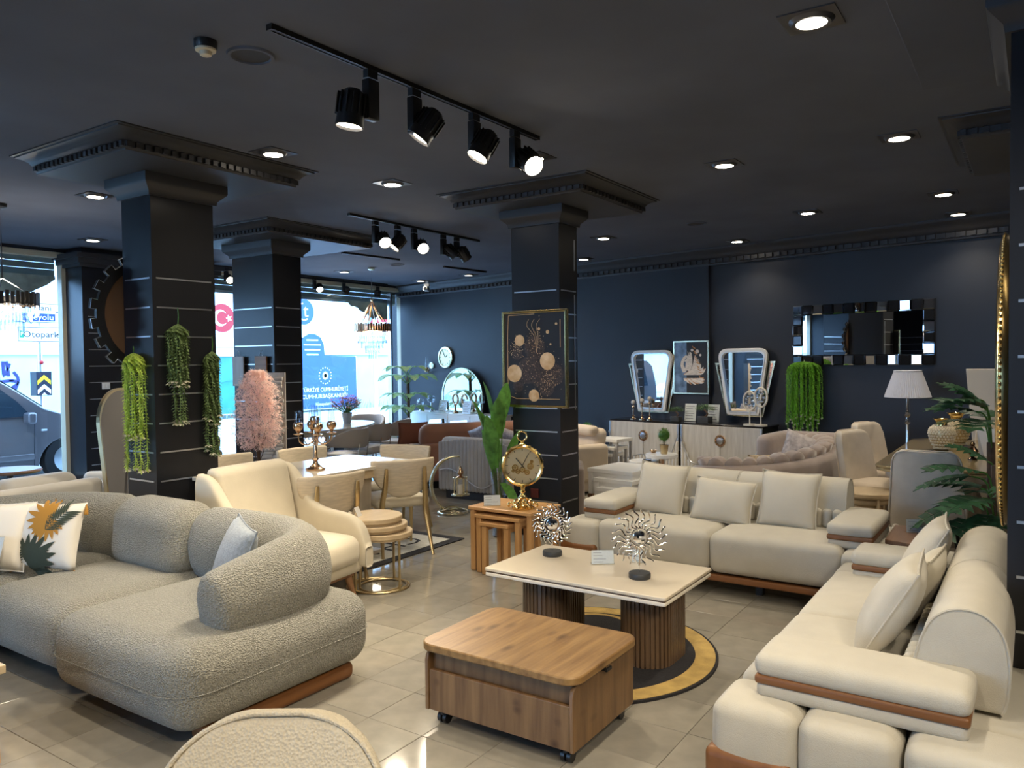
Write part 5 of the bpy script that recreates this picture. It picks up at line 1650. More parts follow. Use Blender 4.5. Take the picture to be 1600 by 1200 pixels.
# shaggy cream throw hanging on the pillar face
sr = thing('shaggy_throw', 'shaggy cream throw hanging on the striped pillar at the right edge', 'throw', (3.50, -0.10, 0.64), R(-90))
sh = MB().rbox((0.03, -0.03, 0), (0.24, 0.03, 0.50), 0.014, mid=8, fn=lambda v: v + np.stack([0.04 * np.sin(3 * v[:, 2] + 1) * 0.5 - 0.03 * v[:, 2] * -1, 0 * v[:, 0], 0 * v[:, 0]], 1) * 0.5)
base = sh.build('backing', 'printwhite', sr)
tf = MB()
rnd = random.Random(21)
for k in range(1400):
    x, z = rnd.uniform(-0.09, 0.15), rnd.uniform(-0.25, 0.25)
    tf.leaf((x, -0.045, z), (rnd.uniform(-0.5, 0.5), -0.6, rnd.uniform(-0.8, 0.2)), 0.035, 0.007, 0.6, 0.3, 2)
tf.build('pile', 'printwhite', sr, flat=True, kind='stuff')
MB().tube([(-0.10, -0.012, 0.26), (0.16, -0.012, 0.26)], 0.008, 8).build('hanging_rod', 'black', sr)


# ================================================================== ALONG THE BACK WALL
def on_wall(name, label, cat, t, off, z, group=None):
    o = thing(name, label, cat, onwall(t, off, z), WRZ, group)
    return o

# two silver-oak sideboards with scalloped fluted skirts
def sideboard(t, label):
    W, D, H = 1.15, 0.44, 0.755
    s = on_wall('sideboard', label, 'sideboard', t, 0.29, 0, 'silver-oak sideboards')
    MB().box((0, 0.012, 0.40), (W, D - 0.03, 0.68)).build('body', 'black', s, flat=True, bevel=0.004)
    MB().box((0, 0, H - 0.012), (W + 0.02, D, 0.024)).build('top', 'blackgloss', s, flat=True, bevel=0.004)
    for q, n in ((-1, 'left'), (1, 'right')):
        d = MB().box((q * (W / 4 - 0.004), -D / 2 - 0.002, 0.45), (W / 2 - 0.012, 0.018, 0.56)).build('door', 'greywood', s, flat=True, bevel=0.002)
        MB().box((q * (W / 2 - 0.008), -D / 2 - 0.008, 0.55), (0.028, 0.03, 0.36)).build('edge_trim', 'silver', s, flat=True, bevel=0.003)
    def sk(x):
        u = abs(x) / (W / 2)
        return 0.245 + 0.035 * math.cos(u * PI * 2.0) + 0.30 * max(0, (u - 0.72) / 0.28) ** 1.6
    n = 22
    fl = MB()
    for k in range(n):
        x = -W / 2 + (k + 0.5) * W / n
        h = sk(x)
        fl.lathe([(0.027, 0.05), (0.027, h - 0.012), (0.02, h - 0.003), (0.0, h)], (x, -D / 2 - 0.02, 0), 12, caps=False)
        MB_ = None
    o = fl.build('fluted_skirt', 'greywood', s)
    P = [(x, -D / 2 - 0.045, sk(x) + 0.006) for x in np.linspace(-W / 2, W / 2, 40)]
    MB().tube(P, 0.007, 6).build('skirt_rim', 'silver', s)
    MB().box((0, 0, 0.025), (W - 0.05, D - 0.05, 0.05)).build('plinth', 'black', s, flat=True)
    MB().lathe([(0.052, 0), (0.06, -0.012), (0.072, -0.012), (0.078, 0.0)], (0, -D / 2 - 0.012, 0.545), 32, rotm(R(-90)), caps=False).build('medallion_ring', 'bronze', s)
    md = MB().lathe([(0.0, -0.008), (0.025, -0.012), (0.05, -0.004)], (0, -D / 2 - 0.012, 0.545), 32, rotm(R(-90)), caps=False).build('medallion', 'silver', s)
    lv = MB()
    for k in range(10):
        a = 2 * PI * k / 10
        lv.tube([(0.062 * math.cos(a) , -D / 2 - 0.026, 0.545 + 0.062 * math.sin(a)), (0.045 * math.cos(a + 0.3), -D / 2 - 0.028, 0.545 + 0.045 * math.sin(a + 0.3))], 0.006, 6)
    lv.build('leaf_relief', 'bronze', s)
    return s
sideboard(4.27, 'silver-oak sideboard with bronze medallion and scalloped fluted skirt, under the left keystone mirror')
sideboard(3.08, 'silver-oak sideboard with bronze medallion and scalloped fluted skirt, under the right keystone mirror')

# keystone mirrors: rounded white frame over slanting side mirrors
def keystone(t, label):
    o = on_wall('keystone_mirror', label, 'mirror', t, 0.07, 0, 'keystone mirrors over the sideboards')
    def trap(wt, wb, z0, z1, r, n=8):
        c = [(wt / 2, z1), (-wt / 2, z1), (-wb / 2, z0), (wb / 2, z0)]
        out = []
        for i in range(4):
            p0, p1, p2 = (np.array(c[(i + k) % 4], float) for k in (-1, 0, 1))
            rr = r if i < 2 else 0.02
            a = p1 + (p0 - p1) / np.linalg.norm(p0 - p1) * rr
            b = p1 + (p2 - p1) / np.linalg.norm(p2 - p1) * rr
            for k in range(n + 1):
                s = k / n
                q = (1 - s) ** 2 * a + 2 * s * (1 - s) * p1 + s * s * b
                out.append((q[0], q[1]))
        return out
    A, B = trap(0.74, 0.46, 0.86, 1.74, 0.16), trap(0.66, 0.39, 0.895, 1.70, 0.13)
    MB().ring(A, B, 0.045, XZ, (0, -0.02, 0)).build('white_frame', 'white', o, sharp=50, bevel=0.006)
    A2 = trap(0.665, 0.395, 0.892, 1.703, 0.13)
    B2 = trap(0.635, 0.37, 0.907, 1.688, 0.12)
    MB().ring(A2, B2, 0.05, XZ, (0, -0.02, 0)).build('silver_bead', 'silver', o, sharp=50)
    MB().prism(B, 0.012, XZ, (0, -0.028, 0)).build('mirror_glass', 'mirror', o, flat=True)
    S = [(-0.43, 1.55), (-0.26, 0.84), (0.26, 0.84), (0.43, 1.57)]
    Si = [(-0.405, 1.525), (-0.24, 0.86), (0.24, 0.86), (0.405, 1.545)]
    MB().ring(S, Si, 0.018, XZ, (0, 0.01, 0)).build('side_frame', 'moon', o, flat=True)
    MB().prism(Si, 0.006, XZ, (0, 0.004, 0)).build('side_mirror', 'mirror', o, flat=True)
keystone(4.40, 'white keystone-shaped mirror over the left silver-oak sideboard')
keystone(2.97, 'white keystone-shaped mirror over the right silver-oak sideboard')

# swan painting
sp = on_wall('swan_painting', 'painting of a feathery swan and its reflection in a thin gold frame', 'picture', 3.77, 0.062, 1.49)
a, b = fr_ring(0.56, 0.74, 0.018)
MB().ring(a, b, 0.03, XZ).build('frame', 'moon', sp, flat=True)
MB().box((0, -0.012, 0), (0.53, 0.012, 0.71)).build('print', 'paintblack', sp, flat=True)
MB().box((-0.165, -0.0185, 0.0), (0.19, 0.002, 0.70)).build('blue_sky_patch', 'paintblue', sp, flat=True)
fw, fo = MB(), MB()
rnd = random.Random(4)
def plume(b, x, z, ang, L, w):
    n, v = 5, []
    for i in range(n + 1):
        s = i / n
        px = x + L * s * math.cos(ang + 0.35 * s); pz = z + L * s * math.sin(ang + 0.35 * s)
        ww = w * math.sin(PI * (0.1 + 0.85 * s))
        nx, nz = -math.sin(ang), math.cos(ang)
        v += [(px - nx * ww, 0, pz - nz * ww), (px + nx * ww, 0, pz + nz * ww)]
    b.add(v, [(2 * i, 2 * i + 1, 2 * i + 3, 2 * i + 2) for i in range(n)], None, (0, -0.0200 - 0.00004 * len(b.v), 0))
for k in range(26):
    s = k / 25
    plume(fw, -0.10 + 0.22 * s, -0.07 + 0.03 * math.sin(9 * s), R(70 - 40 * s + rnd.uniform(-12, 12)), 0.10 + 0.17 * math.sin(PI * min(1, 0.2 + s)), 0.016)
for k in range(16):
    s = k / 15
    plume(fw if k % 2 else fo, -0.12 + 0.25 * s, -0.10, R(10 + 10 * s), 0.13, 0.017)
NP = smooth_path([(-0.10, 0, -0.06), (-0.14, 0, 0.03), (-0.12, 0, 0.11), (-0.07, 0, 0.155), (-0.05, 0, 0.12), (-0.10, 0, 0.085)], 6)
fw.tube([(p[0], -0.0215, p[2]) for p in NP], None, 6, radii=[0.03 - 0.021 * i / (len(NP) - 1) for i in range(len(NP))], flat=0.05, up=(1, 0, 0))
for k in range(30):
    s = k / 29
    plume(fo if k % 3 else fw, -0.11 + 0.25 * s, -0.15, R(-70 + 50 * s + rnd.uniform(-10, 10)), 0.06 + 0.11 * math.sin(PI * s), 0.014)
for k in range(10):
    plume(fo, 0.02 + 0.012 * k, 0.30 - 0.045 * k, R(rnd.uniform(-80, -20)), 0.07, 0.008)
fw.build('white_feather', 'swanw', sp, flat=True, kind='stuff'); fo.build('amber_feather', 'swano', sp, flat=True, kind='stuff')
fl = MB()
for x, z, r in ((0.02, 0.24, 0.02), (0.10, 0.22, 0.028), (0.15, 0.17, 0.018), (-0.01, 0.20, 0.014)):
    fl.prism(circ(r, 14, x, z), 0.001, XZ, (0, -0.023, 0))
fl.build('pale_flower', 'swanw', sp, flat=True)

# things on the sideboards
def finial(t, label, h):
    o = on_wall('finial', label, 'ornament', t, 0.36, 0.755, 'candle-stick finials on the left sideboard')
    MB().lathe([(0.0, 0), (0.045, 0.0), (0.045, 0.008), (0.02, 0.02), (0.012, 0.04), (0.03, 0.05), (0.008, 0.06), (0.008, h - 0.06), (0.016, h - 0.05), (0.008, h - 0.04), (0.0, h - 0.04)], n=20, caps=False).build('stand', 'bronze', o)
    MB().ball((0, 0, h - 0.01), 0.033, 14, 10).build('ball', 'beadgrey', o)
    MB().ball((0, 0, h - 0.075), 0.022, 12, 8).build('small_ball', 'bronze', o)
finial(4.55, 'first finial from the left, pearl ball on bronze stand on the left sideboard', 0.25)
finial(4.40, 'second finial from the left, pearl ball on bronze stand on the left sideboard', 0.28)
finial(4.27, 'tallest finial, pearl ball on bronze stand at the middle of the left sideboard', 0.31)
def bonsai(t, label, s):
    o = on_wall('bonsai', label, 'plant', t, 0.40, 0.755, 'bonsai on the sideboards')
    MB().box((0, 0, 0.035 * s), (0.13 * s, 0.10 * s, 0.07 * s)).build('pot', 'blackfelt', o, flat=True, bevel=0.006)
    MB().tube(smooth_path([(0, 0, 0.06 * s), (0.03 * s, 0, 0.10 * s), (-0.01 * s, 0, 0.14 * s)], 4), 0.01 * s, 8).build('trunk', 'bark', o)
    b = MB()
    rnd = random.Random(3)
    for cx_, cz_, r in ((0.0, 0.17, 0.07), (0.07, 0.15, 0.05), (-0.06, 0.145, 0.05)):
        for k in range(120):
            a, q = rnd.uniform(0, 6.28), r * math.sqrt(rnd.random())
            b.leaf((s * (cx_ + q * math.cos(a)), s * q * math.sin(a), s * (cz_ + rnd.uniform(-0.015, 0.02))), (math.cos(a), math.sin(a), 0.7), 0.03 * s, 0.012 * s, 0, 0.3, 1)
    b.build('needle_pad', 'leafdark2', o, flat=True, kind='stuff')
bonsai(3.81, 'small bonsai in a dark pot at the right end of the left sideboard', 1.0)
bonsai(3.37, 'larger bonsai in a dark pot on the right sideboard', 1.25)
for t, lab in ((3.66, 'blue-lit price sheet between the two bonsai on the left sideboard'), (3.31, 'tall price sheet behind the larger bonsai on the right sideboard')):
    x, y, z = onwall(t, 0.30, 0.757)
    price_card(lab, (x, y, z), WRZ + R(10), 0.16, 0.24, 6, 12)
for t, lab, zc in ((2.72, 'left ring sculpture on a white foot on the right sideboard', 0.31), (2.57, 'right ring sculpture on a white foot at the end of the right sideboard', 0.36)):
    o = on_wall('ring_sculpture', lab, 'sculpture', t, 0.42, 0.755, 'ring sculptures on the right sideboard')
    MB().lathe([(0.0, 0), (0.08, 0.0), (0.08, 0.02), (0.0, 0.02)], n=28, caps=False).build('foot', 'ivorylac', o)
    MB().tube([(0, 0, 0.02), (0, 0, zc - 0.08)], 0.008, 8).build('stem', 'ivorylac', o)
    MB().tube([(0.085 * math.cos(2 * PI * i / 32), 0, zc + 0.12 * math.sin(2 * PI * i / 32)) for i in range(32)], 0.013, 8, closed=True).build('ring', 'ivorylac', o)
    bb = MB()
    for k in range(7):
        a = 0.9 * k
        bb.ball((0.045 * math.cos(a), 0.01 * (k % 2), zc + 0.06 * math.sin(a)), 0.02, 10, 8)
    bb.build('bead', 'chrome', o)

# tiled-frame mirror
tm = on_wall('tiled_mirror', 'wide mirror framed with tilted square mirror tiles on the dark wall', 'mirror', 1.505, 0.02, 1.885)
W, H = 1.64, 0.75
MB().box((0, -0.006, 0), (W - 0.02, 0.012, H - 0.02)).build('back_board', 'blackgloss', tm, flat=True)
MB().box((0, -0.016, 0), (W - 0.26, 0.008, H - 0.26)).build('mirror_glass', 'mirror', tm, flat=True)
tl = {}
def tile_me_(m, rx, ry):
    b = MB()
    w = 0.122
    b.add([(-w / 2, 0, -w / 2), (w / 2, 0, -w / 2), (w / 2, 0, w / 2), (-w / 2, 0, w / 2), (-w / 2 + 0.012, -0.012, -w / 2 + 0.012), (w / 2 - 0.012, -0.012, -w / 2 + 0.012), (w / 2 - 0.012, -0.012, w / 2 - 0.012), (-w / 2 + 0.012, -0.012, w / 2 - 0.012)],
          [(4, 5, 6, 7), (0, 1, 5, 4), (1, 2, 6, 5), (2, 3, 7, 6), (3, 0, 4, 7)])
    return b.mesh('mirror_tile', m, flat=True)
tA, tB = tile_me_('mirror', 0, 0), tile_me_('mirrordark', 0, 0)
rnd = random.Random(9)
n1, n2 = 13, 4
k = 0
for i in range(n1):
    for zz in (-H / 2 + 0.063, H / 2 - 0.063):
        x = -W / 2 + 0.063 + (W - 0.126) * i / (n1 - 1)
        lit = (i + (zz > 0)) % 2 == 1
        inst('mirror_tile', tA if lit else tB, tm, (x, -0.022, zz), rot=(R(rnd.uniform(-9, 9)) if lit else 0, 0, R(rnd.uniform(-9, 9)) if lit else 0))
for j in range(n2):
    for xx in (-W / 2 + 0.063, W / 2 - 0.063):
        z = -H / 2 + 0.063 + 0.125 * (j + 1)
        lit = j % 2 == 0
        inst('mirror_tile', tA if lit else tB, tm, (xx, -0.022, z), rot=(R(rnd.uniform(-6, 6)) if lit else 0, 0, R(rnd.uniform(8, 16)) * (1 if xx > 0 else 1) if lit else 0))

# left part of the wall: clock, oil lamp, arched mirror over white mirrored sideboard
wk = on_wall('wall_clock', 'round pale gold wall clock above the arched mirror', 'clock', 8.96, 0.055, 1.69)
MB().lathe([(0.0, 0.0), (0.195, 0.0), (0.205, -0.02), (0.195, -0.04), (0.165, -0.045), (0.16, -0.03)], (0, 0, 0), 40, rotm(R(-90)), caps=False).build('rim', 'moon', wk)
MB().lathe([(0.0, -0.028), (0.162, -0.028)], (0, 0, 0), 40, rotm(R(-90)), caps=False).build('dial', 'clockdial', wk)
hn = MB()
for k in range(12):
    a = R(30 * k)
    hn.box((0.135 * math.cos(a), -0.031, 0.135 * math.sin(a)), (0.028, 0.003, 0.008), rotm(0, -a))
hn.build('hour_mark', 'blackfelt', wk, flat=True)
h2 = MB()
for a, L in ((R(35), 0.08), (R(120), 0.12)):
    h2.tube([(0, -0.034, 0), (L * math.cos(a), -0.034, L * math.sin(a))], 0.004, 6)
h2.build('hand', 'blackfelt', wk)
wlp = on_wall('wall_lamp', 'oil-lamp style wall light with glass chimney beside the corner plant', 'wall lamp', 9.40, 0.052, 1.42)
MB().tube(smooth_path([(0, 0, 0.0), (0, -0.06, -0.02), (0, -0.10, 0.02)], 4), 0.008, 8).build('bracket', 'bronze', wlp)
MB().lathe([(0.0, 0.0), (0.04, 0.0), (0.055, 0.03), (0.045, 0.06), (0.02, 0.07), (0.025, 0.09), (0.0, 0.09)], (0, -0.11, 0), 20, caps=False).build('oil_font', 'bronze', wlp)
MB().lathe([(0.025, 0.09), (0.04, 0.14), (0.022, 0.21), (0.02, 0.28)], (0, -0.11, 0), 20, caps=False).build('chimney', 'crystal', wlp)
MB().lathe([(0.0, 0.0), (0.06, 0.0), (0.065, -0.012)], (0.03, -0.03, 0.12), 20, rotm(R(90)), caps=False).build('reflector', 'moon', wlp)

ws = on_wall('mirrored_sideboard', 'white sideboard with mirrored doors under the arched mirror', 'sideboard', 8.42, 0.29, 0)
W, D, H = 2.30, 0.42, 0.69
MB().box((0, 0.01, 0.37), (W, D - 0.02, 0.60)).build('body', 'whitelac', ws, flat=True, bevel=0.004)
MB().box((0, 0, H - 0.015), (W + 0.04, D + 0.02, 0.03)).build('top', 'whitelac', ws, flat=True, bevel=0.005)
for k in range(4):
    x = -W / 2 + W * (k + 0.5) / 4
    dd = MB().box((x, -D / 2 - 0.004, 0.37), (W / 4 - 0.012, 0.018, 0.58)).build('door', 'whitelac', ws, flat=True, bevel=0.003)
    if k in (1, 2, 3):
        MB().prism([(x - 0.22, 0.56), (x + 0.22, 0.60), (x + 0.25, 0.42), (x + 0.05, 0.33), (x - 0.25, 0.44)], 0.004, XZ, (0, -D / 2 - 0.0135, 0)).build('mirror_inlay', 'mirror', dd, flat=True)
    MB().tube([(x + W / 8 - 0.035, -D / 2 - 0.03, 0.30), (x + W / 8 - 0.035, -D / 2 - 0.03, 0.46)], 0.006, 8).build('handle', 'chrome', dd)
for sx in (-1, 1):
    MB().box((sx * (W / 2 - 0.08), 0, 0.035), (0.06, 0.3, 0.07)).build('foot', 'chrome', ws, flat=True)
ag = on_wall('arched_mirror', 'round-topped mirror with pale rim standing on the white sideboard', 'mirror', 8.43, 0.14, 0.70)
def arc_o(r, h): return [(-r, 0), (r, 0)] + [(r * math.cos(PI * i / 30), h + r * math.sin(PI * i / 30) * 0.95) for i in range(31)]
MB().ring(arc_o(0.545, 0.28), [(x * 0.935, z * 0.965 + 0.012) for x, z in arc_o(0.545, 0.28)], 0.03, XZ).build('rim', 'moon', ag, flat=True)
MB().prism([(x * 0.94, z * 0.968 + 0.01) for x, z in arc_o(0.545, 0.28)], 0.01, XZ, (0, -0.008, 0)).build('mirror_glass', 'mirror', ag, flat=True)
def crystal_ball(t, off, label, h):
    o = on_wall('crystal_ornament', label, 'ornament', t, off, 0.69, 'crystal ball ornaments on the white sideboard')
    MB().lathe([(0.0, 0), (0.05, 0.0), (0.05, 0.012), (0.02, 0.03), (0.016, h - 0.07), (0.03, h - 0.06), (0.0, h - 0.06)], n=18, caps=False).build('stand', 'chrome', o)
    MB().ball((0, 0, h), 0.075, 12, 8).build('crystal_ball', 'crystal', o, flat=True)
crystal_ball(9.36, 0.36, 'lower crystal ball on a silver stand at the left end of the white sideboard', 0.17)
crystal_ball(9.05, 0.36, 'taller crystal ball on a silver stand left of the arched mirror', 0.24)
crystal_ball(7.72, 0.36, 'crystal ball on a silver stand right of the arched mirror', 0.26)
def trophy(t, label, ring):
    o = on_wall('trophy_ornament', label, 'ornament', t, 0.38, 0.69, 'gold ornaments before the arched mirror')
    MB().lathe([(0.0, 0), (0.055, 0.0), (0.05, 0.03), (0.02, 0.05), (0.018, 0.12), (0.03, 0.16), (0.0, 0.16)], n=18, caps=False).build('stem', 'bronze', o)
    MB().tube([(0.07 * math.cos(2 * PI * i / 24), 0, 0.25 + 0.09 * math.sin(2 * PI * i / 24)) for i in range(24 if ring else 19)], 0.018, 8, closed=ring).build('ring', 'bronze', o)
trophy(8.36, 'copper ring ornament at the middle before the arched mirror', True)
trophy(8.12, 'gold crescent ornament before the right of the arched mirror', False)
for t, lab in ((8.66, 'leaning price sheet before the left of the arched mirror'), (8.02, 'leaning price sheet before the right of the arched mirror')):
    x, y, z = onwall(t, 0.44, 0.69)
    price_card(lab, (x, y, z), WRZ + R(12), 0.17, 0.23, 6, 14)

# variegated plant in the corner
cp = thing('potted_plant', 'variegated climbing plant on a pole in the window corner', 'plant', (10.45, 9.30, 0))
MB().lathe([(0.0, 0.0), (0.14, 0.0), (0.19, 0.34), (0.17, 0.34), (0.12, 0.05), (0.0, 0.05)], n=24, caps=False).build('pot', 'blackfelt', cp)
MB().tube([(0, 0, 0.05), (0.02, -0.02, 0.7), (0.03, 0.0, 1.35)], 0.03, 8).build('moss_pole', 'bark', cp)
rnd = random.Random(14)
for tier, (z, r, n) in enumerate(((0.75, 0.40, 11), (0.98, 0.36, 9), (1.30, 0.46, 10), (1.46, 0.36, 8))):
    for k in range(n):
        a = 2 * PI * k / n + tier * 0.5
        L = r * rnd.uniform(0.75, 1.1)
        d = np.array([math.cos(a), math.sin(a), 0])
        P = smooth_path([(0.02, 0, z - 0.1), tuple(d * L * 0.35 + np.array([0, 0, z + 0.05])), tuple(d * L * 0.6 + np.array([0, 0, z + 0.06]))], 4)
        st = MB().tube(P, 0.006, 6)
        st.leaf(P[-1], d + np.array([0, 0, 0.25]), L * 0.75, L * 0.5, 0.5, 0.25, 6)
        st.build('leaf', 'leafpale', cp, sharp=60)

# standing lamp with pleated shade
fl = thing('floor_lamp', 'chrome floor lamp with a pale grey pleated shade by the dark wall', 'lamp', (9.0, 1.10, 0))
MB().lathe([(0.0, 0), (0.15, 0.0), (0.15, 0.015), (0.05, 0.03), (0.018, 0.06), (0.014, 0.45), (0.02, 0.46), (0.014, 0.47), (0.014, 0.90), (0.035, 0.92), (0.018, 0.94), (0.014, 0.97), (0.038, 1.0), (0.014, 1.03), (0.012, 1.24), (0.0, 1.24)], n=24, caps=False).build('stand', 'chrome', fl)
N = 120
v, f = [], []
for r0, z in ((0.212, 1.185), (0.217, 1.195), (0.128, 1.455), (0.125, 1.462)):
    for j in range(N):
        a = 2 * PI * j / N
        rr = r0 + (0.004 if j % 2 else -0.004)
        v.append((rr * math.cos(a), rr * math.sin(a), z))
f = [(i * N + j, i * N + (j + 1) % N, (i + 1) * N + (j + 1) % N, (i + 1) * N + j) for i in range(3) for j in range(N)]
MB().add(v, f).build('lamp_shade', 'shade', fl, flat=True)
for r0, z in ((0.217, 1.188), (0.129, 1.458)):
    MB().tube([(r0 * math.cos(2 * PI * i / 48), r0 * math.sin(2 * PI * i / 48), z) for i in range(48)], 0.006, 6, closed=True).build('shade_rim', 'shade', fl)

# ------------------------------------------------------------------ seating and tables at the back right
# curved mauve sofa
def channel_sofa():
    t = thing('curved_sofa', 'mauve velvet curved sofa with channelled inner back behind the white sofa', 'sofa')
    P = smooth_path([(7.45, 2.72, 0), (7.05, 2.62, 0), (6.98, 2.25, 0), (7.10, 1.95, 0), (7.45, 1.72, 0), (7.95, 1.64, 0), (8.4, 1.74, 0), (8.62, 2.0, 0)], 7)
    n = len(P)
    hs = [0.56 + 0.19 * (i / (n - 1)) ** 0.8 for i in range(n)]
    V = []
    K = 12
    for i in range(n):
        a, b = P[max(0, i - 1)], P[min(n - 1, i + 1)]
        d = (b - a) / np.linalg.norm(b - a)
        nn = np.array([-d[1], d[0], 0])
        for j in range(K):
            an = 2 * PI * j / K
            V.append(P[i] + nn * 0.075 * np.sign(math.cos(an)) * abs(math.cos(an)) ** 0.7 + np.array([0, 0, 0.12 + (hs[i] - 0.12) * (0.5 + 0.5 * np.sign(math.sin(an)) * abs(math.sin(an)) ** 0.4)]))
    F = [(i * K + j, i * K + (j + 1) % K, (i + 1) * K + (j + 1) % K, (i + 1) * K + j) for i in range(n - 1) for j in range(K)] + [tuple(range(K))[::-1], tuple((n - 1) * K + j for j in range(K))]
    MB().add(V, F).build('back', 'mauve', t, sharp=180)
    fl_ = MB()
    for i in range(0, n - 3, 3):
        a, b = P[i], P[i + 3]
        m = (a + b) / 2
        d = (b - a) / np.linalg.norm(b - a)
        nn = np.array([-d[1], d[0], 0])
        h = (hs[i] + hs[i + 1]) / 2
        # inner rolls are on the seat side
        q = smooth_path([m + nn * 0.10 + np.array([0, 0, 0.3]), m + nn * 0.11 + np.array([0, 0, h - 0.06]), m + nn * 0.06 + np.array([0, 0, h + 0.006]), m + nn * 0.0 + np.array([0, 0, h - 0.004])], 3)
        fl_.tube(q, min(0.085, np.linalg.norm(b - a) * 0.5), 10)
    fl_.build('channel_roll', 'mauve', t, sharp=180)
    o = [(7.40, 2.55), (7.15, 2.45), (7.12, 2.2), (7.3, 1.88), (7.6, 1.68), (7.95, 1.62), (8.3, 1.72), (8.48, 1.95), (8.3, 2.35), (7.95, 2.55)]
    MB().prism([(x, y) for x, y in o][::1], 0.26, off=(0, 0, 0.14)).build('seat', 'mauve', t, bevel=0.04)
    MB().prism([(x, y) for x, y in o], 0.1, off=(0, 0, 0.03)).build('plinth', 'black', t, flat=True)
    settle(t, (7.7, 2.0, 0))
channel_sofa()
GS = 'cushions on the mauve curved sofa'
pillow('gold woven cushion lying at the left end of the mauve sofa', 0.42, 0.30, 0.14, (7.33, 2.02, 0.58), R(-48), R(35), 'patterned', GS, piping=False)
pillow('rose-gold cushion beside the gold woven one on the mauve sofa', 0.34, 0.30, 0.13, (7.66, 1.84, 0.56), R(-30), R(30), 'patterned', GS, piping=False)
pillow('pale mauve silk cushion at the far end of the mauve sofa', 0.40, 0.40, 0.14, (8.24, 1.98, 0.64), R(-70), R(25), 'mauvesilk', GS, piping=False, roll=R(20))
pillow('grey patterned cushion lying against the silk one on the mauve sofa', 0.38, 0.28, 0.13, (8.0, 1.98, 0.55), R(-45), R(40), 'mauvesilk', GS, piping=False, roll=R(-12))
bk = thing('sofa', 'mauve sofa arm and seat behind the curved sofa, by the dark wall', 'sofa', (9.15, 2.12, 0), R(-96))
MB().rbox((0, 0, 0.32), (0.9, 0.65, 0.42), 0.08).build('seat', 'mauve', bk)
MB().rbox((-0.40, 0, 0.45), (0.2, 0.68, 0.58), 0.09).build('arm', 'mauve', bk)
MB().rbox((0, 0.25, 0.50), (0.9, 0.2, 0.5), 0.09).build('backrest', 'mauve', bk)
MB().box((0, 0, 0.055), (0.8, 0.55, 0.11)).build('plinth', 'black', bk, flat=True)

# gold dining table and tall chairs
gt = thing('dining_table', 'bronze-gold gloss dining table at the right with two vases', 'dining table', (7.85, 0.58, 0))
MB().prism(rrect(2.5, 0.95, 0.16, 8), 0.02, off=(0, 0, 0.735)).build('tabletop', 'goldtop', gt, bevel=0.004)
MB().prism(rrect(2.49, 0.94, 0.16, 8), 0.022, off=(0, 0, 0.711)).build('gold_edge', 'softgold', gt, bevel=0.006)
MB().prism(rrect(2.36, 0.82, 0.14, 6), 0.06, off=(0, 0, 0.652)).build('apron', 'greychair', gt, bevel=0.008)
for x in (-0.75, 0.75):
    b = MB()
    V = []
    for z, w in ((0.0, 0.24), (0.05, 0.24), (0.3, 0.15), (0.652, 0.22)):
        V += [(x + sx * w, sy * w * 0.9, z) for sx, sy in ((-1, -1), (1, -1), (1, 1), (-1, 1))]
    F = [(4 * i + k, 4 * i + (k + 1) % 4, 4 * i + 4 + (k + 1) % 4, 4 * i + 4 + k) for i in range(3) for k in range(4)] + [(3, 2, 1, 0), (12, 13, 14, 15)]
    b.add(V, F).build('pedestal', 'greychair', gt, flat=True, bevel=0.01)
GH = 'tall taupe chairs round the gold dining table'
def tall_chair(label, loc, rz, mfront, mback):
    t = thing('dining_chair', label, 'chair', loc, rz, GH)
    w = lambda q: 0.262 - 0.045 * q - 0.05 * max(0, (q - 0.86) / 0.14) ** 2 - 0.035 * max(0, (0.25 - q) / 0.25)
    v, f = shell(w, 0.22, 0.93, 0.075, 0.9, 0.16, 0.21, 8, 0.035)
    b = MB().add(v, f).build('backrest', mback, t, sharp=70)
    rim = []
    for i in range(33):
        s = i / 32
        q = min(1, 1.05 * math.sin(PI * s)) if True else 0
        x = w(q) * (1 if s < 0.5 else -1) if q < 1 else w(1) * math.cos(PI * (s - 0.3) / 0.4) 
        z = 0.22 + 0.71 * q
        rim.append((x, 0.21 - 0.9 * x * x + 0.16 * (z - 0.575) + 0.034, z))
    MB().tube(rim, 0.006, 6).build('piping', mfront, b)
    bx = MB().tube([(x, 0.21 - 0.9 * x * x + 0.16 * (0.50 - 0.03 * math.cos(4 * x) - 0.575) + 0.0365, 0.52 - 0.16 * (0.25 - abs(x)) * 0.6) for x in np.linspace(-0.245, 0.245, 13)], 0.005, 6).build('seam', mfront, b)
    d = (0.50, 0.46, 0.12)
    MB().rbox((0, -0.06, 0.43), d, 0.055, fn=puff(d, 0.02, 0)).build('seat', mfront, t)
    MB().rbox((0, -0.02, 0.33), (0.46, 0.42, 0.10), 0.04).build('under_seat', mback, t)
    for sx in (-1, 1):
        for sy in (-0.20, 0.18):
            MB().tube([(sx * 0.19, sy, 0.33), (sx * 0.22, sy * 1.2, 0.0)], None, 10, radii=[0.02, 0.012]).build('leg', 'black', t)
    return t
tc0 = tall_chair('tall taupe chair with rounded back nearest the viewer, at the end of the gold table', (6.52, 0.655, 0), R(92), 'greychair', 'greychair')
tc1 = tall_chair('tall beige chair on the left side of the gold table, in front of the other', (7.62, 1.20, 0), R(-24), 'beigevel', 'greychair')
dup(tc1, (8.62, 1.24, 0), R(-24), 'tall beige chair on the left side of the gold table, second and farther away')
dup(tc1, (9.05, 0.30, 0), R(-95), 'tall beige chair at the far end of the gold table behind the monstera')

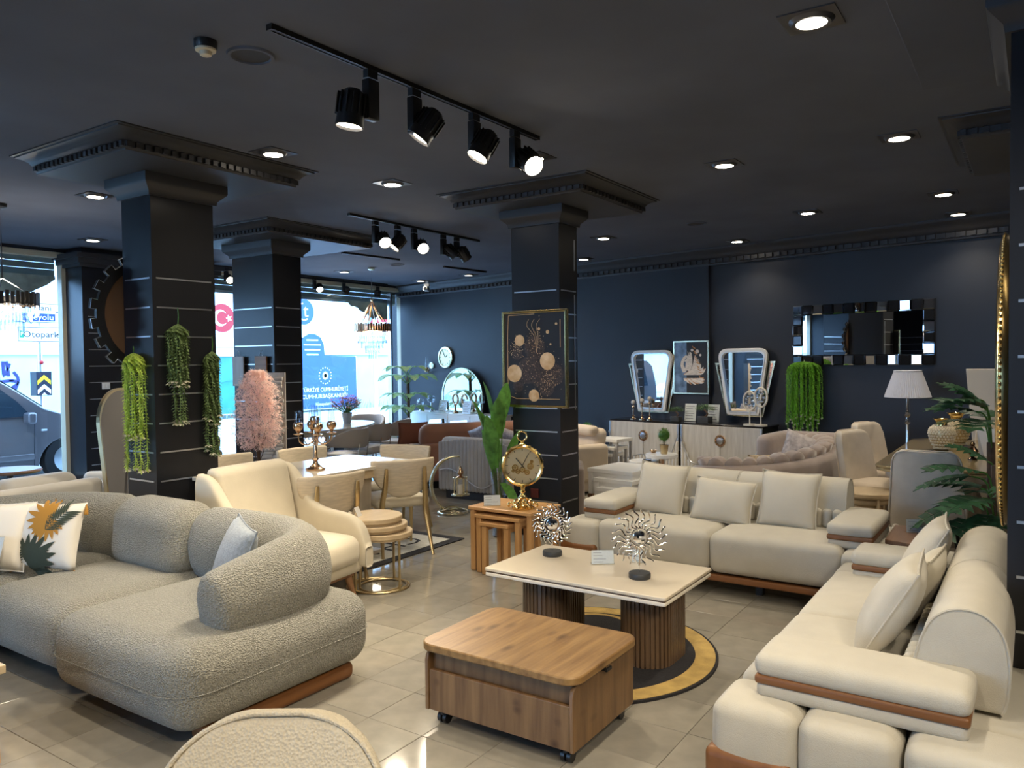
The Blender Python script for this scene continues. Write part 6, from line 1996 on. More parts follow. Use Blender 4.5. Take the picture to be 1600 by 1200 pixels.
def studded_vase(label, loc, s):
    t = thing('vase', label, 'vase', loc, 0, 'studded ivory vases on the gold table')
    t.scale = (s, s, s)
    prof = [(0.0, 0), (0.05, 0.0), (0.062, 0.02), (0.095, 0.09), (0.108, 0.15), (0.10, 0.19), (0.07, 0.215), (0.045, 0.225)]
    MB().lathe(prof, n=32, caps=False).build('body', 'softgold', t)
    MB().lathe([(0.046, 0.222), (0.043, 0.24), (0.06, 0.275), (0.075, 0.285), (0.07, 0.282), (0.04, 0.245)], n=32, caps=False).build('gold_neck', 'gold', t)
    st = MB()
    pr = np.array(prof[2:7])
    for r_ in range(11):
        s_ = r_ / 10 * (len(pr) - 1)
        i = min(len(pr) - 2, int(s_))
        r, z = pr[i] + (pr[i + 1] - pr[i]) * (s_ - i)
        for k in range(24):
            a = 2 * PI * (k + 0.5 * (r_ % 2)) / 24
            st.ball((r * math.cos(a), r * math.sin(a), z), 0.0118, 6, 4)
    st.build('stud', 'vase', t, kind='stuff')
studded_vase('ivory studded vase with gold neck, the nearer of the pair on the gold table', (8.02, 0.70, 0.755), 1.0)
studded_vase('ivory studded vase with gold neck, the farther one on the gold table', (8.45, 0.62, 0.755), 1.1)
bo = thing('ornament', 'small dark bronze turned ornament on the gold table before the vases', 'ornament', (7.35, 0.42, 0.755))
MB().lathe([(0.0, 0), (0.035, 0.0), (0.035, 0.01), (0.012, 0.03), (0.03, 0.055), (0.045, 0.075), (0.03, 0.095), (0.012, 0.115), (0.02, 0.13), (0.008, 0.15), (0.0, 0.15)], n=20, caps=False).build('body', 'darkbronze', bo)
ps = thing('price_sheet', 'folded white price sheet standing on the gold table behind the monstera', 'price card', (7.75, 0.28, 0.755), R(-70))
MB().add([(-0.10, -0.06, 0), (0.14, -0.06, 0), (0.12, 0.0, 0.22), (-0.14, 0.0, 0.24), (0.12, 0.06, 0), (-0.10, 0.06, 0)], [(0, 1, 2, 3), (3, 2, 4, 5)]).build('sheet', 'paper', ps, flat=True)

# nest of three round pale tables right of the far white sofa
for k, (r, h, lab, dx) in enumerate(((0.205, 0.555, 'highest of three nested pale round tables right of the far white sofa', 0.0), (0.17, 0.505, 'middle of three nested pale round tables right of the far white sofa', 0.012), (0.14, 0.455, 'lowest of three nested pale round tables right of the far white sofa', 0.022))):
    t = thing('round_side_table', lab, 'side table', (6.62 - dx, 1.08 + dx * 0.3, 0), 0, 'nested pale round tables')
    MB().lathe([(0, h - 0.045), (r - 0.012, h - 0.045), (r, h - 0.03), (r, h - 0.008), (r - 0.006, h), (0, h)], n=44, caps=False).build('tabletop', 'paleoak', t, sharp=30)
    for q in range(3):
        a = R(-150 + 120 * q + 25 * k)
        MB().rbox(((r - 0.025) * math.cos(a), (r - 0.025) * math.sin(a), (h - 0.04) / 2), (0.035, 0.02, h - 0.04), 0.006, rotm(0, 0, a), mid=1).build('leg', 'paleoak', t)

# monsteras at the right
def monstera_leaf(base, d, L, W, up=0.3):
    base, d = np.array(base, float), np.array(d, float)
    d /= np.linalg.norm(d)
    side = np.cross(d, (0, 0, 1.0)); side /= np.linalg.norm(side) + 1e-9
    nrm = np.cross(side, d)
    b = MB()
    c = lambda s: base + d * L * s - np.array([0, 0, 1]) * 0.28 * L * s * s
    b.tube([c(s) + nrm * 0.001 for s in np.linspace(0, 1, 6)], 0.0025, 4)
    n = 6
    for sg in (-1, 1):
        for k in range(n):
            s0, s1 = 0.02 + 0.9 * k / n, 0.02 + 0.9 * (k + 0.86) / n
            w = W * 0.5 * math.sin(PI * (0.18 + 0.72 * (k + 0.5) / n)) ** 0.7
            p0, p1 = c(s0), c(s1)
            tip = (p0 + p1) / 2 + side * sg * w + d * L * 0.12 - nrm * 0.12 * w
            m0 = p0 + (side * sg * w * 0.62 + d * L * 0.04) + nrm * 0.06 * w
            m1 = p1 + (side * sg * w * 0.62 + d * L * 0.07) + nrm * 0.06 * w
            b.add([p0, p1, m1, tip, m0], [(0, 1, 2, 4), (4, 2, 3)])
    b.add([c(0.88), c(1.0) , c(0.88) + side * 0.1 * W, c(0.88) - side * 0.1 * W], [(0, 2, 1), (0, 1, 3)])
    return b
def monstera_plant(label, loc, leaves, pole_h, seed, name='monstera'):
    t = thing(name, label, 'plant', loc, 0, 'monstera plants at the right')
    MB().lathe([(0.0, 0.0), (0.13, 0.0), (0.17, 0.28), (0.155, 0.28), (0.12, 0.05), (0.0, 0.05)], n=24, caps=False).build('pot', 'blackfelt', t)
    MB().tube([(0, 0, 0.04), (0.01, 0, pole_h * 0.5), (0.0, 0.01, pole_h)], None, 8, radii=[0.034, 0.03, 0.024]).build('moss_pole', 'bark', t)
    for (a, el, reach, z, L) in leaves:
        if seed == 1:
            z, L = 1.6 - (1.6 - z) * 0.876, L * 0.9
        d = np.array([math.cos(R(a)), math.sin(R(a)), 0])
        e = d * reach + np.array([0, 0, z])
        P = smooth_path([(0, 0, max(0.1, z - 0.35)), tuple(d * reach * 0.35 + np.array([0, 0, z - 0.05])), tuple(e)], 4)
        st = MB().tube(P, 0.006, 6)
        lf = monstera_leaf(e, d + np.array([0, 0, math.tan(R(el))]), L, L * 0.92)
        st.build('stalk', 'leafgreen', t)
        lf.build('leaf', 'leafdark', t, sharp=70)
monstera_plant('monstera with dark split leaves beside the gold mirror, leaves over the gold table', (6.35, 0.245, 0),
    [(100, 15, 0.10, 1.16, 0.38), (140, 22, 0.10, 1.20, 0.44), (75, 40, 0.10, 1.24, 0.36), (165, 5, 0.12, 1.10, 0.38), (60, 5, 0.12, 1.08, 0.32), (110, 50, 0.05, 1.18, 0.32), (20, 20, 0.10, 1.10, 0.34), (130, 0, 0.12, 1.26, 0.36)], 1.0, 1)
monstera_plant('lower monstera with dark split leaves in front of the tall taupe chair', (5.86, 0.20, 0),
    [(120, 15, 0.12, 0.86, 0.36), (95, -5, 0.14, 0.82, 0.34), (150, 5, 0.14, 0.70, 0.38), (110, -15, 0.16, 0.66, 0.36), (170, -10, 0.14, 0.60, 0.32), (70, 10, 0.10, 0.74, 0.34), (130, -25, 0.20, 0.56, 0.30), (200, 0, 0.12, 0.78, 0.30), (90, 35, 0.05, 0.92, 0.3), (30, 5, 0.1, 0.7, 0.3)], 0.9, 2)
# pale wall panel and mirror hidden by the plant at the right
pp_ = thing('display_panel', 'pale angled display panel behind the monstera, cut by the gold mirror', 'panel', (9.48, 0.44, 0), R(-80))
MB().prism([(-0.05, 0.02), (0.50, 0.02), (0.50, 1.47), (-0.17, 1.47)], 0.03, XZ, (0, 0, 0)).build('board', 'ivorylac', pp_, flat=True, bevel=0.004)
MB().box((0.25, 0.06, 0.03), (0.3, 0.16, 0.06)).build('foot', 'black', pp_, flat=True)
MB().prism(circ(0.16, 32, 0.28, 1.62), 0.02, XZ, (0, 0, 0)).box((0.28, -0.01, 1.47), (0.04, 0.02, 0.06)).build('round_top', 'ivorylac', pp_, flat=True)

# ------------------------------------------------------------------ between the columns
# white lacquer nesting tables with copper legs
for k, (x, y, w, d_, h, lab) in enumerate(((7.28, 3.50, 0.58, 0.55, 0.50, 'largest white nesting table with copper legs behind the far white sofa'), (7.13, 3.44, 0.44, 0.46, 0.42, 'middle white nesting table with copper legs behind the far white sofa'), (7.00, 3.42, 0.34, 0.36, 0.34, 'smallest white nesting table with copper legs behind the far white sofa'))):
    t = thing('nesting_table', lab, 'side table', (x, y, 0), R(-8), 'white nesting tables with copper legs')
    MB().box((0, 0, h - 0.02), (w, d_, 0.04)).build('tabletop', 'whitelac', t, flat=True, bevel=0.004)
    MB().box((0, 0, h - 0.065), (w - 0.05, d_ - 0.05, 0.05)).build('apron', 'whitelac', t, flat=True)
    for sx in (-1, 1):
        for sy in (-1, 1):
            l = MB().box((sx * (w / 2 - 0.03), sy * (d_ / 2 - 0.03), (h - 0.04) / 2), (0.045, 0.045, h - 0.04)).build('leg', 'whitelac', t, flat=True)
            MB().box((sx * (w / 2 - 0.03), sy * (d_ / 2 - 0.03), 0.30 * h), (0.05, 0.05, 0.35 * h)).build('copper_sleeve', 'bronze', l, flat=True)
# beige armchair and grey tables behind it
def tub(label, loc, rz, m, w=0.78, name='armchair', cat='armchair', hb=0.80):
    t = thing(name, label, cat, loc, rz)
    d = (w - 0.24, 0.58, 0.24)
    MB().rbox((0, -0.04, 0.31), d, 0.07, fn=puff(d, 0.03, 0)).build('seat', m, t)
    MB().rbox((0, 0.26, 0.47), (w - 0.16, 0.18, hb - 0.2), 0.08, fn=lambda v: v + np.stack([0 * v[:, 0], 0.15 * v[:, 2], 0 * v[:, 0]], 1)).build('backrest', m, t)
    MB().rbox((0, 0.20, hb - 0.06), (w - 0.20, 0.14, 0.13), 0.06, fn=None).build('head_roll', m, t)
    for s in (-1, 1):
        MB().rbox((s * (w / 2 - 0.07), 0, 0.36), (0.14, 0.68, 0.46), 0.06).build('arm', m, t)
    MB().box((0, 0, 0.10), (w - 0.1, 0.6, 0.16)).build('base', m, t, flat=True, bevel=0.02)
    for sx in (-1, 1):
        for sy in (-1, 1):
            MB().cyl((sx * (w / 2 - 0.1), sy * 0.24, 0.03), (sx * (w / 2 - 0.1), sy * 0.24, 0.0), 0.025, n=12).build('foot', 'black', t)
    return t
tub('beige armchair with head roll beside the picture column, by the dark wall', (8.35, 4.78, 0), R(-118), 'beigevel')
for k, (dx, h) in enumerate(((0, 0.60), (0.05, 0.50), (0.09, 0.42))):
    t = thing('nesting_table', ['tallest', 'middle', 'smallest'][k] + ' of three small grey nesting tables beside the beige armchair', 'side table', (9.05 - dx, 4.52 + 0.0, 0), WRZ, 'small grey nesting tables')
    w = 0.36 - 0.07 * k
    MB().box((0, 0, h - 0.02), (w, 0.34 - 0.04 * k, 0.04)).build('tabletop', 'whitelac', t, flat=True, bevel=0.004)
    for sx in (-1, 1):
        for sy in (-1, 1):
            MB().box((sx * (w / 2 - 0.02), sy * (0.15 - 0.02 * k), (h - 0.04) / 2), (0.03, 0.03, h - 0.04)).build('leg', 'flutegrey', t, flat=True)
bp = thing('topiary', 'small green ball topiary behind the beige armchair', 'plant', (9.15, 4.96, 0))
MB().lathe([(0.0, 0.0), (0.06, 0.0), (0.08, 0.62), (0.0, 0.62)], n=16, caps=False).build('stand', 'blackfelt', bp)
def ballbush(parent, c, r, n, m, seed):
    rnd = random.Random(seed)
    b = MB().ball(c, r * 0.8, 12, 8)
    for k in range(n):
        z = 1 - 2 * (k + 0.5) / n
        a = 2.4 * k
        d = np.array([math.sqrt(1 - z * z) * math.cos(a), math.sqrt(1 - z * z) * math.sin(a), z])
        b.leaf(np.array(c) + d * r * 0.75, d + np.array([rnd.uniform(-.4, .4), rnd.uniform(-.4, .4), rnd.uniform(-.2, .5)]), r * 0.4, r * 0.22, 0, 0.2, 1)
    return b.build('leaf_ball', m, parent, flat=True, kind='stuff')
ballbush(bp, (0, 0, 0.69), 0.085, 300, 'leafgreen', 1)
# mauve channelled chair side just right of the column
mc = thing('armchair', 'mauve ribbed armchair side just right of the picture column', 'armchair', (6.70, 4.10, 0), R(-60))
MB().rbox((0, 0, 0.30), (0.6, 0.62, 0.34), 0.07).build('seat', 'mauve', mc)
for s in (-1, 1):
    rb = MB()
    for k in range(9):
        rb.rbox((s * 0.33, -0.30 + 0.07 * k, 0.33), (0.09, 0.068, 0.46), 0.03, mid=1)
    rb.build('ribbed_arm', 'mauve', mc)
rb = MB()
for k in range(10):
    rb.rbox((-0.30 + 0.067 * k, 0.32, 0.36), (0.066, 0.09, 0.52), 0.03, mid=1)
rb.build('ribbed_back', 'mauve', mc)
MB().box((0, 0, 0.06), (0.55, 0.55, 0.12)).build('plinth', 'black', mc, flat=True)
# round white tables with topiary
for x, y, r, h, lab in ((7.74, 3.30, 0.17, 0.60, 'higher round white table with a potted topiary behind the far white sofa'), (7.72, 3.50, 0.155, 0.52, 'lower round white table with a dark tablet behind the far white sofa')):
    t = thing('round_side_table', lab, 'side table', (x, y, 0), 0, 'round white tables before the sideboards')
    MB().lathe([(0, h - 0.04), (r - 0.004, h - 0.04), (r, h - 0.035), (r, h - 0.004), (r - 0.004, h), (0, h)], n=40, caps=False).build('tabletop', 'whitelac', t, sharp=30)
    MB().lathe([(0.0, 0), (r * 0.7, 0.0), (r * 0.7, 0.02), (0.035, 0.04), (0.03, h - 0.04), (0.0, h - 0.04)], n=24, caps=False).build('stem', 'bronze', t)
tp = thing('topiary', 'small white-flecked topiary in a ribbed gold pot on the higher round white table', 'plant', (7.74, 3.27, 0.60))
MB().lathe([(0.0, 0.0), (0.035, 0.0), (0.05, 0.10), (0.045, 0.10), (0.0, 0.09)], n=20, caps=False).build('pot', 'softgold', tp)
MB().tube([(0, 0, 0.09), (0, 0, 0.15)], 0.006, 6).build('stem', 'bark', tp)
ballbush(tp, (0, 0, 0.20), 0.075, 260, 'leafgreen', 2)
tbk = thing('tablet', 'dark flat tray on the lower round white table', 'tray', (7.68, 3.44, 0.52), R(20))
MB().rbox((0, 0, 0.008), (0.14, 0.09, 0.016), 0.006, mid=1).build('body', 'blackgloss', tbk)
bwl = thing('bowl', 'small bronze bowl beside the topiary on the higher round white table', 'bowl', (7.78, 3.41, 0.60))
MB().lathe([(0.0, 0.0), (0.022, 0.0), (0.04, 0.03), (0.037, 0.03), (0.02, 0.008), (0.0, 0.008)], n=20, caps=False).build('body', 'bronze', bwl)

# fluted grey armchair and terracotta sofa
fa = thing('armchair', 'pale grey armchair with vertical flutes behind the moon lantern', 'armchair', (7.52, 5.37, 0), R(92))
W = 0.98
MB().rbox((0, 0, 0.33), (W - 0.2, 0.62, 0.36), 0.07).build('seat', 'flutegrey', fa)
fb = MB()
n = 19
for k in range(n):
    s = k / (n - 1)
    x = -W / 2 + 0.03 + (W - 0.06) * s
    h = 0.72 - 0.05 * abs(2 * s - 1) ** 2
    fb.rbox((x, 0.36, (h + 0.10) / 2), (W / n * 1.04, 0.10, h - 0.10), W / n * 0.45, mid=1)
fb.build('fluted_back', 'flutegrey', fa)
MB().rbox((0, 0.30, 0.655), (W - 0.04, 0.18, 0.13), 0.06).build('back_roll', 'flutegrey', fa)
for s in (-1, 1):
    fs = MB()
    for k in range(9):
        hh = 0.66 - 0.02 * k
        fs.rbox((s * (W / 2 - 0.03), 0.30 - 0.075 * k, (hh + 0.10) / 2), (0.10, 0.074, hh - 0.10), 0.034, mid=1)
    fs.build('fluted_arm', 'flutegrey', fa)
P = [(-W / 2 + W * s, 0.425, 0.26 + 0.10 * math.cos(2 * PI * s * 1.0 + 1.0) + 0.22 * max(0, 0.35 - s)) for s in np.linspace(0, 0.95, 30)]
MB().tube(P, 0.007, 6).build('wave_trim', 'silver', fa)
MB().box((0, 0.05, 0.05), (W - 0.15, 0.6, 0.1)).build('plinth', 'black', fa, flat=True)
pillow('silver-grey cushion on the fluted armchair', 0.40, 0.36, 0.13, (7.62, 5.55, 0.66), R(70), R(30), 'mauvesilk', 'cushions on the fluted armchair', piping=False, roll=R(18))
pillow('pale mauve cushion at the right of the fluted armchair', 0.36, 0.34, 0.13, (7.62, 5.12, 0.65), R(80), R(30), 'mauvesilk', 'cushions on the fluted armchair', piping=False, roll=R(-12))
ts = thing('sofa', 'terracotta velvet sofa with rolled back behind the fluted armchair', 'sofa', (8.42, 6.27, 0), R(145))
MB().rbox((0, 0.05, 0.30), (1.75, 0.85, 0.42), 0.07).build('seat', 'terra', ts)
MB().rbox((0.12, 0.34, 0.66), (1.5, 0.26, 0.32), 0.12, k=5, fn=lambda v: v + np.stack([0 * v[:, 0], 0.2 * v[:, 2], 0 * v[:, 0]], 1)).build('back_roll', 'terra', ts)
MB().box((0, 0.05, 0.05), (1.6, 0.7, 0.1)).build('plinth', 'black', ts, flat=True)
MB().rbox((0, 0.44, 0.33), (1.76, 0.10, 0.48), 0.04).build('back_panel', 'terra', ts)
pillow('rust cushion at the left end of the terracotta sofa', 0.40, 0.30, 0.13, (7.86, 6.90, 0.655), R(145), R(12), 'terra2', None)

# window dining set
wt_ = thing('dining_table', 'oval glossy ivory dining table by the billboard window with a flower pot', 'dining table', (7.45, 8.05, 0), R(20))
MB().prism([(x * 1.0, y) for x, y in circ(1.0, 56, 0, 0, 0.95, 0.52)], 0.03, off=(0, 0, 0.72)).build('tabletop', 'ivorytop', wt_, bevel=0.006)
MB().prism(circ(1.0, 48, 0, 0, 0.85, 0.44), 0.06, off=(0, 0, 0.66)).build('apron', 'ivorylac', wt_, sharp=30)
for x in (-0.5, 0.5):
    for y in (-0.22, 0.22):
        MB().lathe([(0.035, 0.66), (0.03, 0.55), (0.045, 0.5), (0.022, 0.45), (0.022, 0.1), (0.035, 0.03), (0.03, 0.0)], (x, y, 0), 14).build('leg', 'chrome', wt_)
GW = 'grey tub chairs round the window table'
def tub_chair():
    t = thing('dining_chair', 'grey tub chair with chrome legs at the left front of the window table', 'chair', (0, 0, 0), 0, GW)
    d = (0.48, 0.46, 0.09)
    MB().rbox((0, -0.03, 0.45), d, 0.042, fn=puff(d, 0.02, 0)).build('seat', 'whitegrey', t)
    V, K, n = [], 10, 25
    for i in range(n):
        a = R(-28 + 236 * i / (n - 1))
        s = abs(2 * i / (n - 1) - 1)
        top = 0.80 - 0.16 * max(0, (s - 0.35) / 0.65) ** 1.3
        bot = 0.56 + 0.03 * s
        for j in range(K):
            an = 2 * PI * j / K
            rr = 0.265 + 0.03 * math.cos(an)
            z = (top + bot) / 2 + (top - bot) / 2 * np.sign(math.sin(an)) * abs(math.sin(an)) ** 0.5
            rr += 0.10 * (z - 0.56)
            V.append((rr * math.cos(a), rr * math.sin(a) * 0.95, z))
    F = [(i * K + j, i * K + (j + 1) % K, (i + 1) * K + (j + 1) % K, (i + 1) * K + j) for i in range(n - 1) for j in range(K)] + [tuple(range(K))[::-1], tuple((n - 1) * K + j for j in range(K))]
    MB().add(V, F).build('backrest', 'taupegrey', t, sharp=180)
    for sx in (-1, 1):
        MB().tube([(sx * 0.10, 0.235, 0.42), (sx * 0.11, 0.27, 0.62)], 0.007, 8).build('back_post', 'chrome', t)
        for sy in (-0.2, 0.19):
            MB().tube([(sx * 0.2, sy, 0.42), (sx * 0.22, sy * 1.15, 0)], 0.011, 8).build('leg', 'chrome', t)
    return t
for q in (0,):
    c0 = tub_chair()
    c0.location, c0.rotation_euler = (6.82, 7.10, 0), (0, 0, R(196))
    dup(c0, (7.55, 7.40, 0), R(190), 'grey tub chair with chrome legs at the middle front of the window table')
    dup(c0, (8.25, 7.66, 0), R(206), 'grey tub chair with chrome legs at the right front of the window table')
    dup(c0, (6.95, 8.72, 0), R(20), 'grey tub chair with chrome legs at the far left side of the window table')
    dup(c0, (8.70, 8.60, 0), R(-60), 'grey tub chair with chrome legs at the far right end of the window table')
fp = thing('flower_pot', 'orange and rose flowers in a pale pot on the window table', 'flowers', (7.85, 8.12, 0.75))
MB().lathe([(0.0, 0.0), (0.05, 0.0), (0.075, 0.15), (0.068, 0.15), (0.05, 0.02), (0.0, 0.02)], n=24, caps=False).build('pot', 'flutegrey', fp)
rnd = random.Random(6)
fs, lv, bk_ = MB(), MB(), MB()
for k in range(120):
    a, q = rnd.uniform(0, 6.28), 0.22 * math.sqrt(rnd.random())
    c = np.array([q * math.cos(a), q * math.sin(a), 0.20 + 0.14 * rnd.random() + 0.08 * (1 - q / 0.22)])
    lv.tube([(0, 0, 0.13), tuple(c)], 0.002, 4)
    tgt = fs if rnd.random() < 0.6 else bk_
    for w in range(6):
        an = w * PI / 3
        tgt.leaf(c, (math.cos(an), math.sin(an), 0.5), 0.042, 0.034, 0, 0.3, 1)
    lv.leaf(c * 0.8, (math.cos(a), math.sin(a), 0.2), 0.06, 0.03, 0.3, 0.2, 2)
fs.build('orange_flower', 'orangefl', fp, flat=True, kind='stuff'); bk_.build('rose_flower', 'rosefl', fp, flat=True, kind='stuff'); lv.build('foliage', 'leafgreen', fp, flat=True, kind='stuff')

# sofa and table at the left street window
def plain_sofa(label, loc, rz, W, m):
    t = thing('sofa', label, 'sofa', loc, rz)
    n = 3
    for k in range(n):
        MB().rbox((-W / 2 + 0.14 + (W - 0.28) * (k + 0.5) / n, -0.08, 0.33), ((W - 0.30) / n, 0.72, 0.22), 0.06).build('seat_cushion', m, t)
        MB().rbox((-W / 2 + 0.14 + (W - 0.28) * (k + 0.5) / n, 0.30, 0.56), ((W - 0.30) / n, 0.22, 0.42), 0.08).build('back_cushion', m, t)
    MB().rbox((0, 0.42, 0.40), (W, 0.14, 0.62), 0.05).build('back_panel', m, t)
    for s in (-1, 1):
        MB().rbox((s * (W / 2 - 0.08), -0.02, 0.38), (0.16, 0.88, 0.52), 0.06).build('arm', m, t)
    MB().box((0, 0, 0.14), (W - 0.06, 0.82, 0.18)).build('base', m, t, flat=True, bevel=0.02)
    for sx in (-1, 1):
        for sy in (-1, 1):
            MB().cyl((sx * (W / 2 - 0.1), sy * 0.34, 0.06), (sx * (W / 2 - 0.1), sy * 0.34, 0), 0.022, n=10).build('foot', 'black', t)
    return t
plain_sofa('off-white sofa with its back to the room at the left window, behind the boucle sofa', (2.25, 6.55, 0), R(187), 2.05, 'whitesofa')
tub('off-white armchair with flared arm beside the left window sofa', (3.80, 7.10, 0), R(215), 'whitesofa', 0.8)
tub('cream armchair partly hidden behind the pink blossom tree', (5.35, 8.3, 0), R(200), 'whitesofa', 0.75)
rt = thing('round_side_table', 'round brown table with a moss ball under it by the left window', 'side table', (3.22, 7.56, 0))
MB().lathe([(0, 0.66), (0.24, 0.66), (0.25, 0.675), (0.24, 0.69), (0, 0.69)], n=40, caps=False).build('tabletop', 'brownwood', rt)
MB().lathe([(0.0, 0), (0.16, 0.0), (0.16, 0.02), (0.025, 0.04), (0.025, 0.66), (0.0, 0.66)], n=24, caps=False).build('stem', 'black', rt)
mb = thing('moss_ball', 'bright green moss ball on a dark stool under the round brown table', 'plant', (3.42, 7.36, 0))
MB().lathe([(0.0, 0.0), (0.10, 0.0), (0.11, 0.42), (0.0, 0.42)], n=20, caps=False).build('stool', 'blackfelt', mb)
ballbush(mb, (0, 0, 0.51), 0.10, 260, 'lime', 5)

# crystal chandeliers
def chandelier(label, loc, rod, tiers, mt, lit_e):
    t = thing('chandelier', label, 'chandelier', loc)
    MB().lathe([(0.055, 0), (0.055, -0.03), (0.03, -0.045), (0.0, -0.045)], n=24, caps=False).build('ceiling_cup', 'black' if mt == 'black' else 'moon', t)
    zr = -rod
    MB().tube([(0, 0, -0.04), (0, 0, zr + (0.42 if mt != 'black' else 0.18))], 0.006, 8).build('rod', 'chrome', t)
    if mt != 'black':
        MB().ball((0, 0, zr + 0.42), 0.028, 14, 10).build('hub', 'moon', t)
        for k in range(6):
            a = 2 * PI * k / 6
            P = smooth_path([(0, 0, zr + 0.42), (0.06 * math.cos(a), 0.06 * math.sin(a), zr + 0.3), (0.14 * math.cos(a), 0.14 * math.sin(a), zr + 0.17), (0.24 * math.cos(a), 0.24 * math.sin(a), zr + 0.04)], 4)
            MB().tube(P, None, 6, radii=[0.012 if 2 < i < 10 else 0.005 for i in range(len(P))]).build('arm_cord', 'bronze', t)
    else:
        for k in range(3):
            a = 2 * PI * k / 3
            MB().tube([(0, 0, zr + 0.18), (0.26 * math.cos(a), 0.26 * math.sin(a), zr + 0.03)], 0.004, 6).build('wire', 'chrome', t)
    r0 = tiers[0][0]
    me = MB().box((0, 0, 0), (0.018, 0.030, 0.115)).mesh('rod_bar', mt, flat=True)
    n = 44
    for k in range(n):
        a = 2 * PI * k / n
        inst('metal_bar', me, t, (r0 * math.cos(a), r0 * math.sin(a), zr - 0.02 + (0.012 if k % 2 else 0)), a)
    MB().tube([(r0 * 0.97 * math.cos(2 * PI * i / 48), r0 * 0.97 * math.sin(2 * PI * i / 48), zr - 0.06) for i in range(48)], 0.01, 6, closed=True).build('frame_ring', 'bronze', t)
    for i, (r, z, L) in enumerate(tiers[1:]):
        pm = MB().prism([(0.008, 0), (0, 0.008), (-0.008, 0), (0, -0.008)], L, off=(0, 0, -L)).mesh('crystal_drop', 'crystal', flat=True)
        m = max(8, int(2 * PI * r / 0.03))
        for k in range(m):
            a = 2 * PI * k / m
            inst('crystal_drop', pm, t, (r * math.cos(a), r * math.sin(a), zr - 0.05 - z), a)
    for k in range(6):
        a = 2 * PI * k / 6
        MB().ball((r0 * 0.5 * math.cos(a), r0 * 0.5 * math.sin(a), zr - 0.10), 0.018, 10, 8, (1, 1, 1.6)).build('bulb', 'amber', t)
    d = bpy.data.lights.new('chandelier_light', 'POINT')
    d.energy, d.color, d.shadow_soft_size = lit_e, WARM, 0.1
    o = bpy.data.objects.new('chandelier_light', d)
    COL.objects.link(o)
    o.location = (loc[0], loc[1], loc[2] + zr - 0.12)
chandelier('gold and crystal chandelier with rope arms before the billboard window', (8.955, 8.673, 3.1), 0.93, [(0.28,), (0.27, 0.02, 0.11), (0.225, 0.10, 0.11), (0.17, 0.18, 0.11), (0.11, 0.25, 0.12), (0.06, 0.32, 0.13)], 'bronze', 12)
chandelier('black and crystal chandelier cut by the left edge of the picture', (3.345, 7.896, 3.1), 0.86, [(0.285,), (0.275, 0.02, 0.10), (0.22, 0.09, 0.10), (0.16, 0.16, 0.10)], 'black', 14)


# ================================================================== THE STREET OUTSIDE
GZ = -0.12
st = MB().box((8, 40.6, GZ - 0.1), (90, 60, 0.2)).box((-18.35, -9.4, GZ - 0.1), (30, 40, 0.2)).build('street', 'asphalt', flat=True)
tag(st, 'pale asphalt street outside the shop windows', 'street', kind='structure')
kb = MB().box((8, 18.7, GZ + 0.05), (70, 2.3, 0.14)).build('pavement', 'concrete', flat=True)
tag(kb, 'pale pavement along the wall across the street', 'pavement', kind='structure')
kb2 = MB().box((8, 11.1, GZ + 0.03), (70, 0.9, 0.10)).build('pavement', 'concrete', flat=True)
tag(kb2, 'narrow pavement in front of the shop windows', 'pavement', kind='structure')
sw_ = thing('street_wall', 'tall pale teal wall with a white upper band across the street', 'wall', (0, 20, 0), kind='structure')
MB().box((12, 0.15, 0.9), (64, 0.3, 2.0)).build('lower_wall', 'plaster', sw_, flat=True)
MB().box((12, 0.12, 2.25), (64, 0.36, 0.72)).build('white_band', 'wallwhite', sw_, flat=True)
MB().box((12, 0.30, 4.2), (64, 0.3, 3.2)).build('upper_wall', 'wallwhite', sw_, flat=True)
pn_me = MB().box((0, 0, 0), (1.55, 0.04, 1.9)).mesh('wall_panel', 'paleprint', flat=True)
for k in range(12):
    inst('wall_panel', pn_me, sw_, (-4 + 3.3 * k, 0.14, 3.75))
    inst('wall_panel', pn_me, sw_, (-2.35 + 3.3 * k, 0.14, 3.75)) if k % 2 else None
# dry weeds along the wall foot
wd = MB()
rnd = random.Random(17)
for k in range(500):
    x = rnd.uniform(2, 26)
    wd.leaf((x, 19.7 + rnd.uniform(-0.15, 0.1), -0.05), (rnd.uniform(-0.5, 0.5), rnd.uniform(-0.6, 0), 1), rnd.uniform(0.15, 0.5), 0.02, 0.1, 0.2, 2)
tag(wd.build('weeds', 'weed', flat=True), 'dry weeds along the foot of the street wall', 'weeds', kind='stuff')
# spray paint
gf = MB()
for P in ([(-.42, .35), (-.42, -.3)], [(-.42, .35), (-.2, .3), (-.22, .05), (-.4, 0)], [(-.15, .3), (-.12, -.1)], [(-.02, .35), (0.0, 0.0), (.12, .3)], [(.05, .35), (.1, .0)], [(-.35, -.15), (-.05, -.12), (.2, -.1)], [(-.1, -.25), (.1, -.3), (.3, -.15), (.1, -.1)], [(.2, .1), (.3, -.1), (.15, -.5)], [(-.3, -.3), (-.3, -.6)]):
    gf.tube([(x, 0, z) for x, z in smooth_path([(a, b) for a, b in P], 4)], 0.035, 6, flat=0.2, up=(1, 0, 0))
tag(gf.build('graffiti', 'spray', loc=(8.45, 19.99, 1.38), flat=True), 'dark blue spray-paint scrawl on the street wall by the van', 'graffiti')

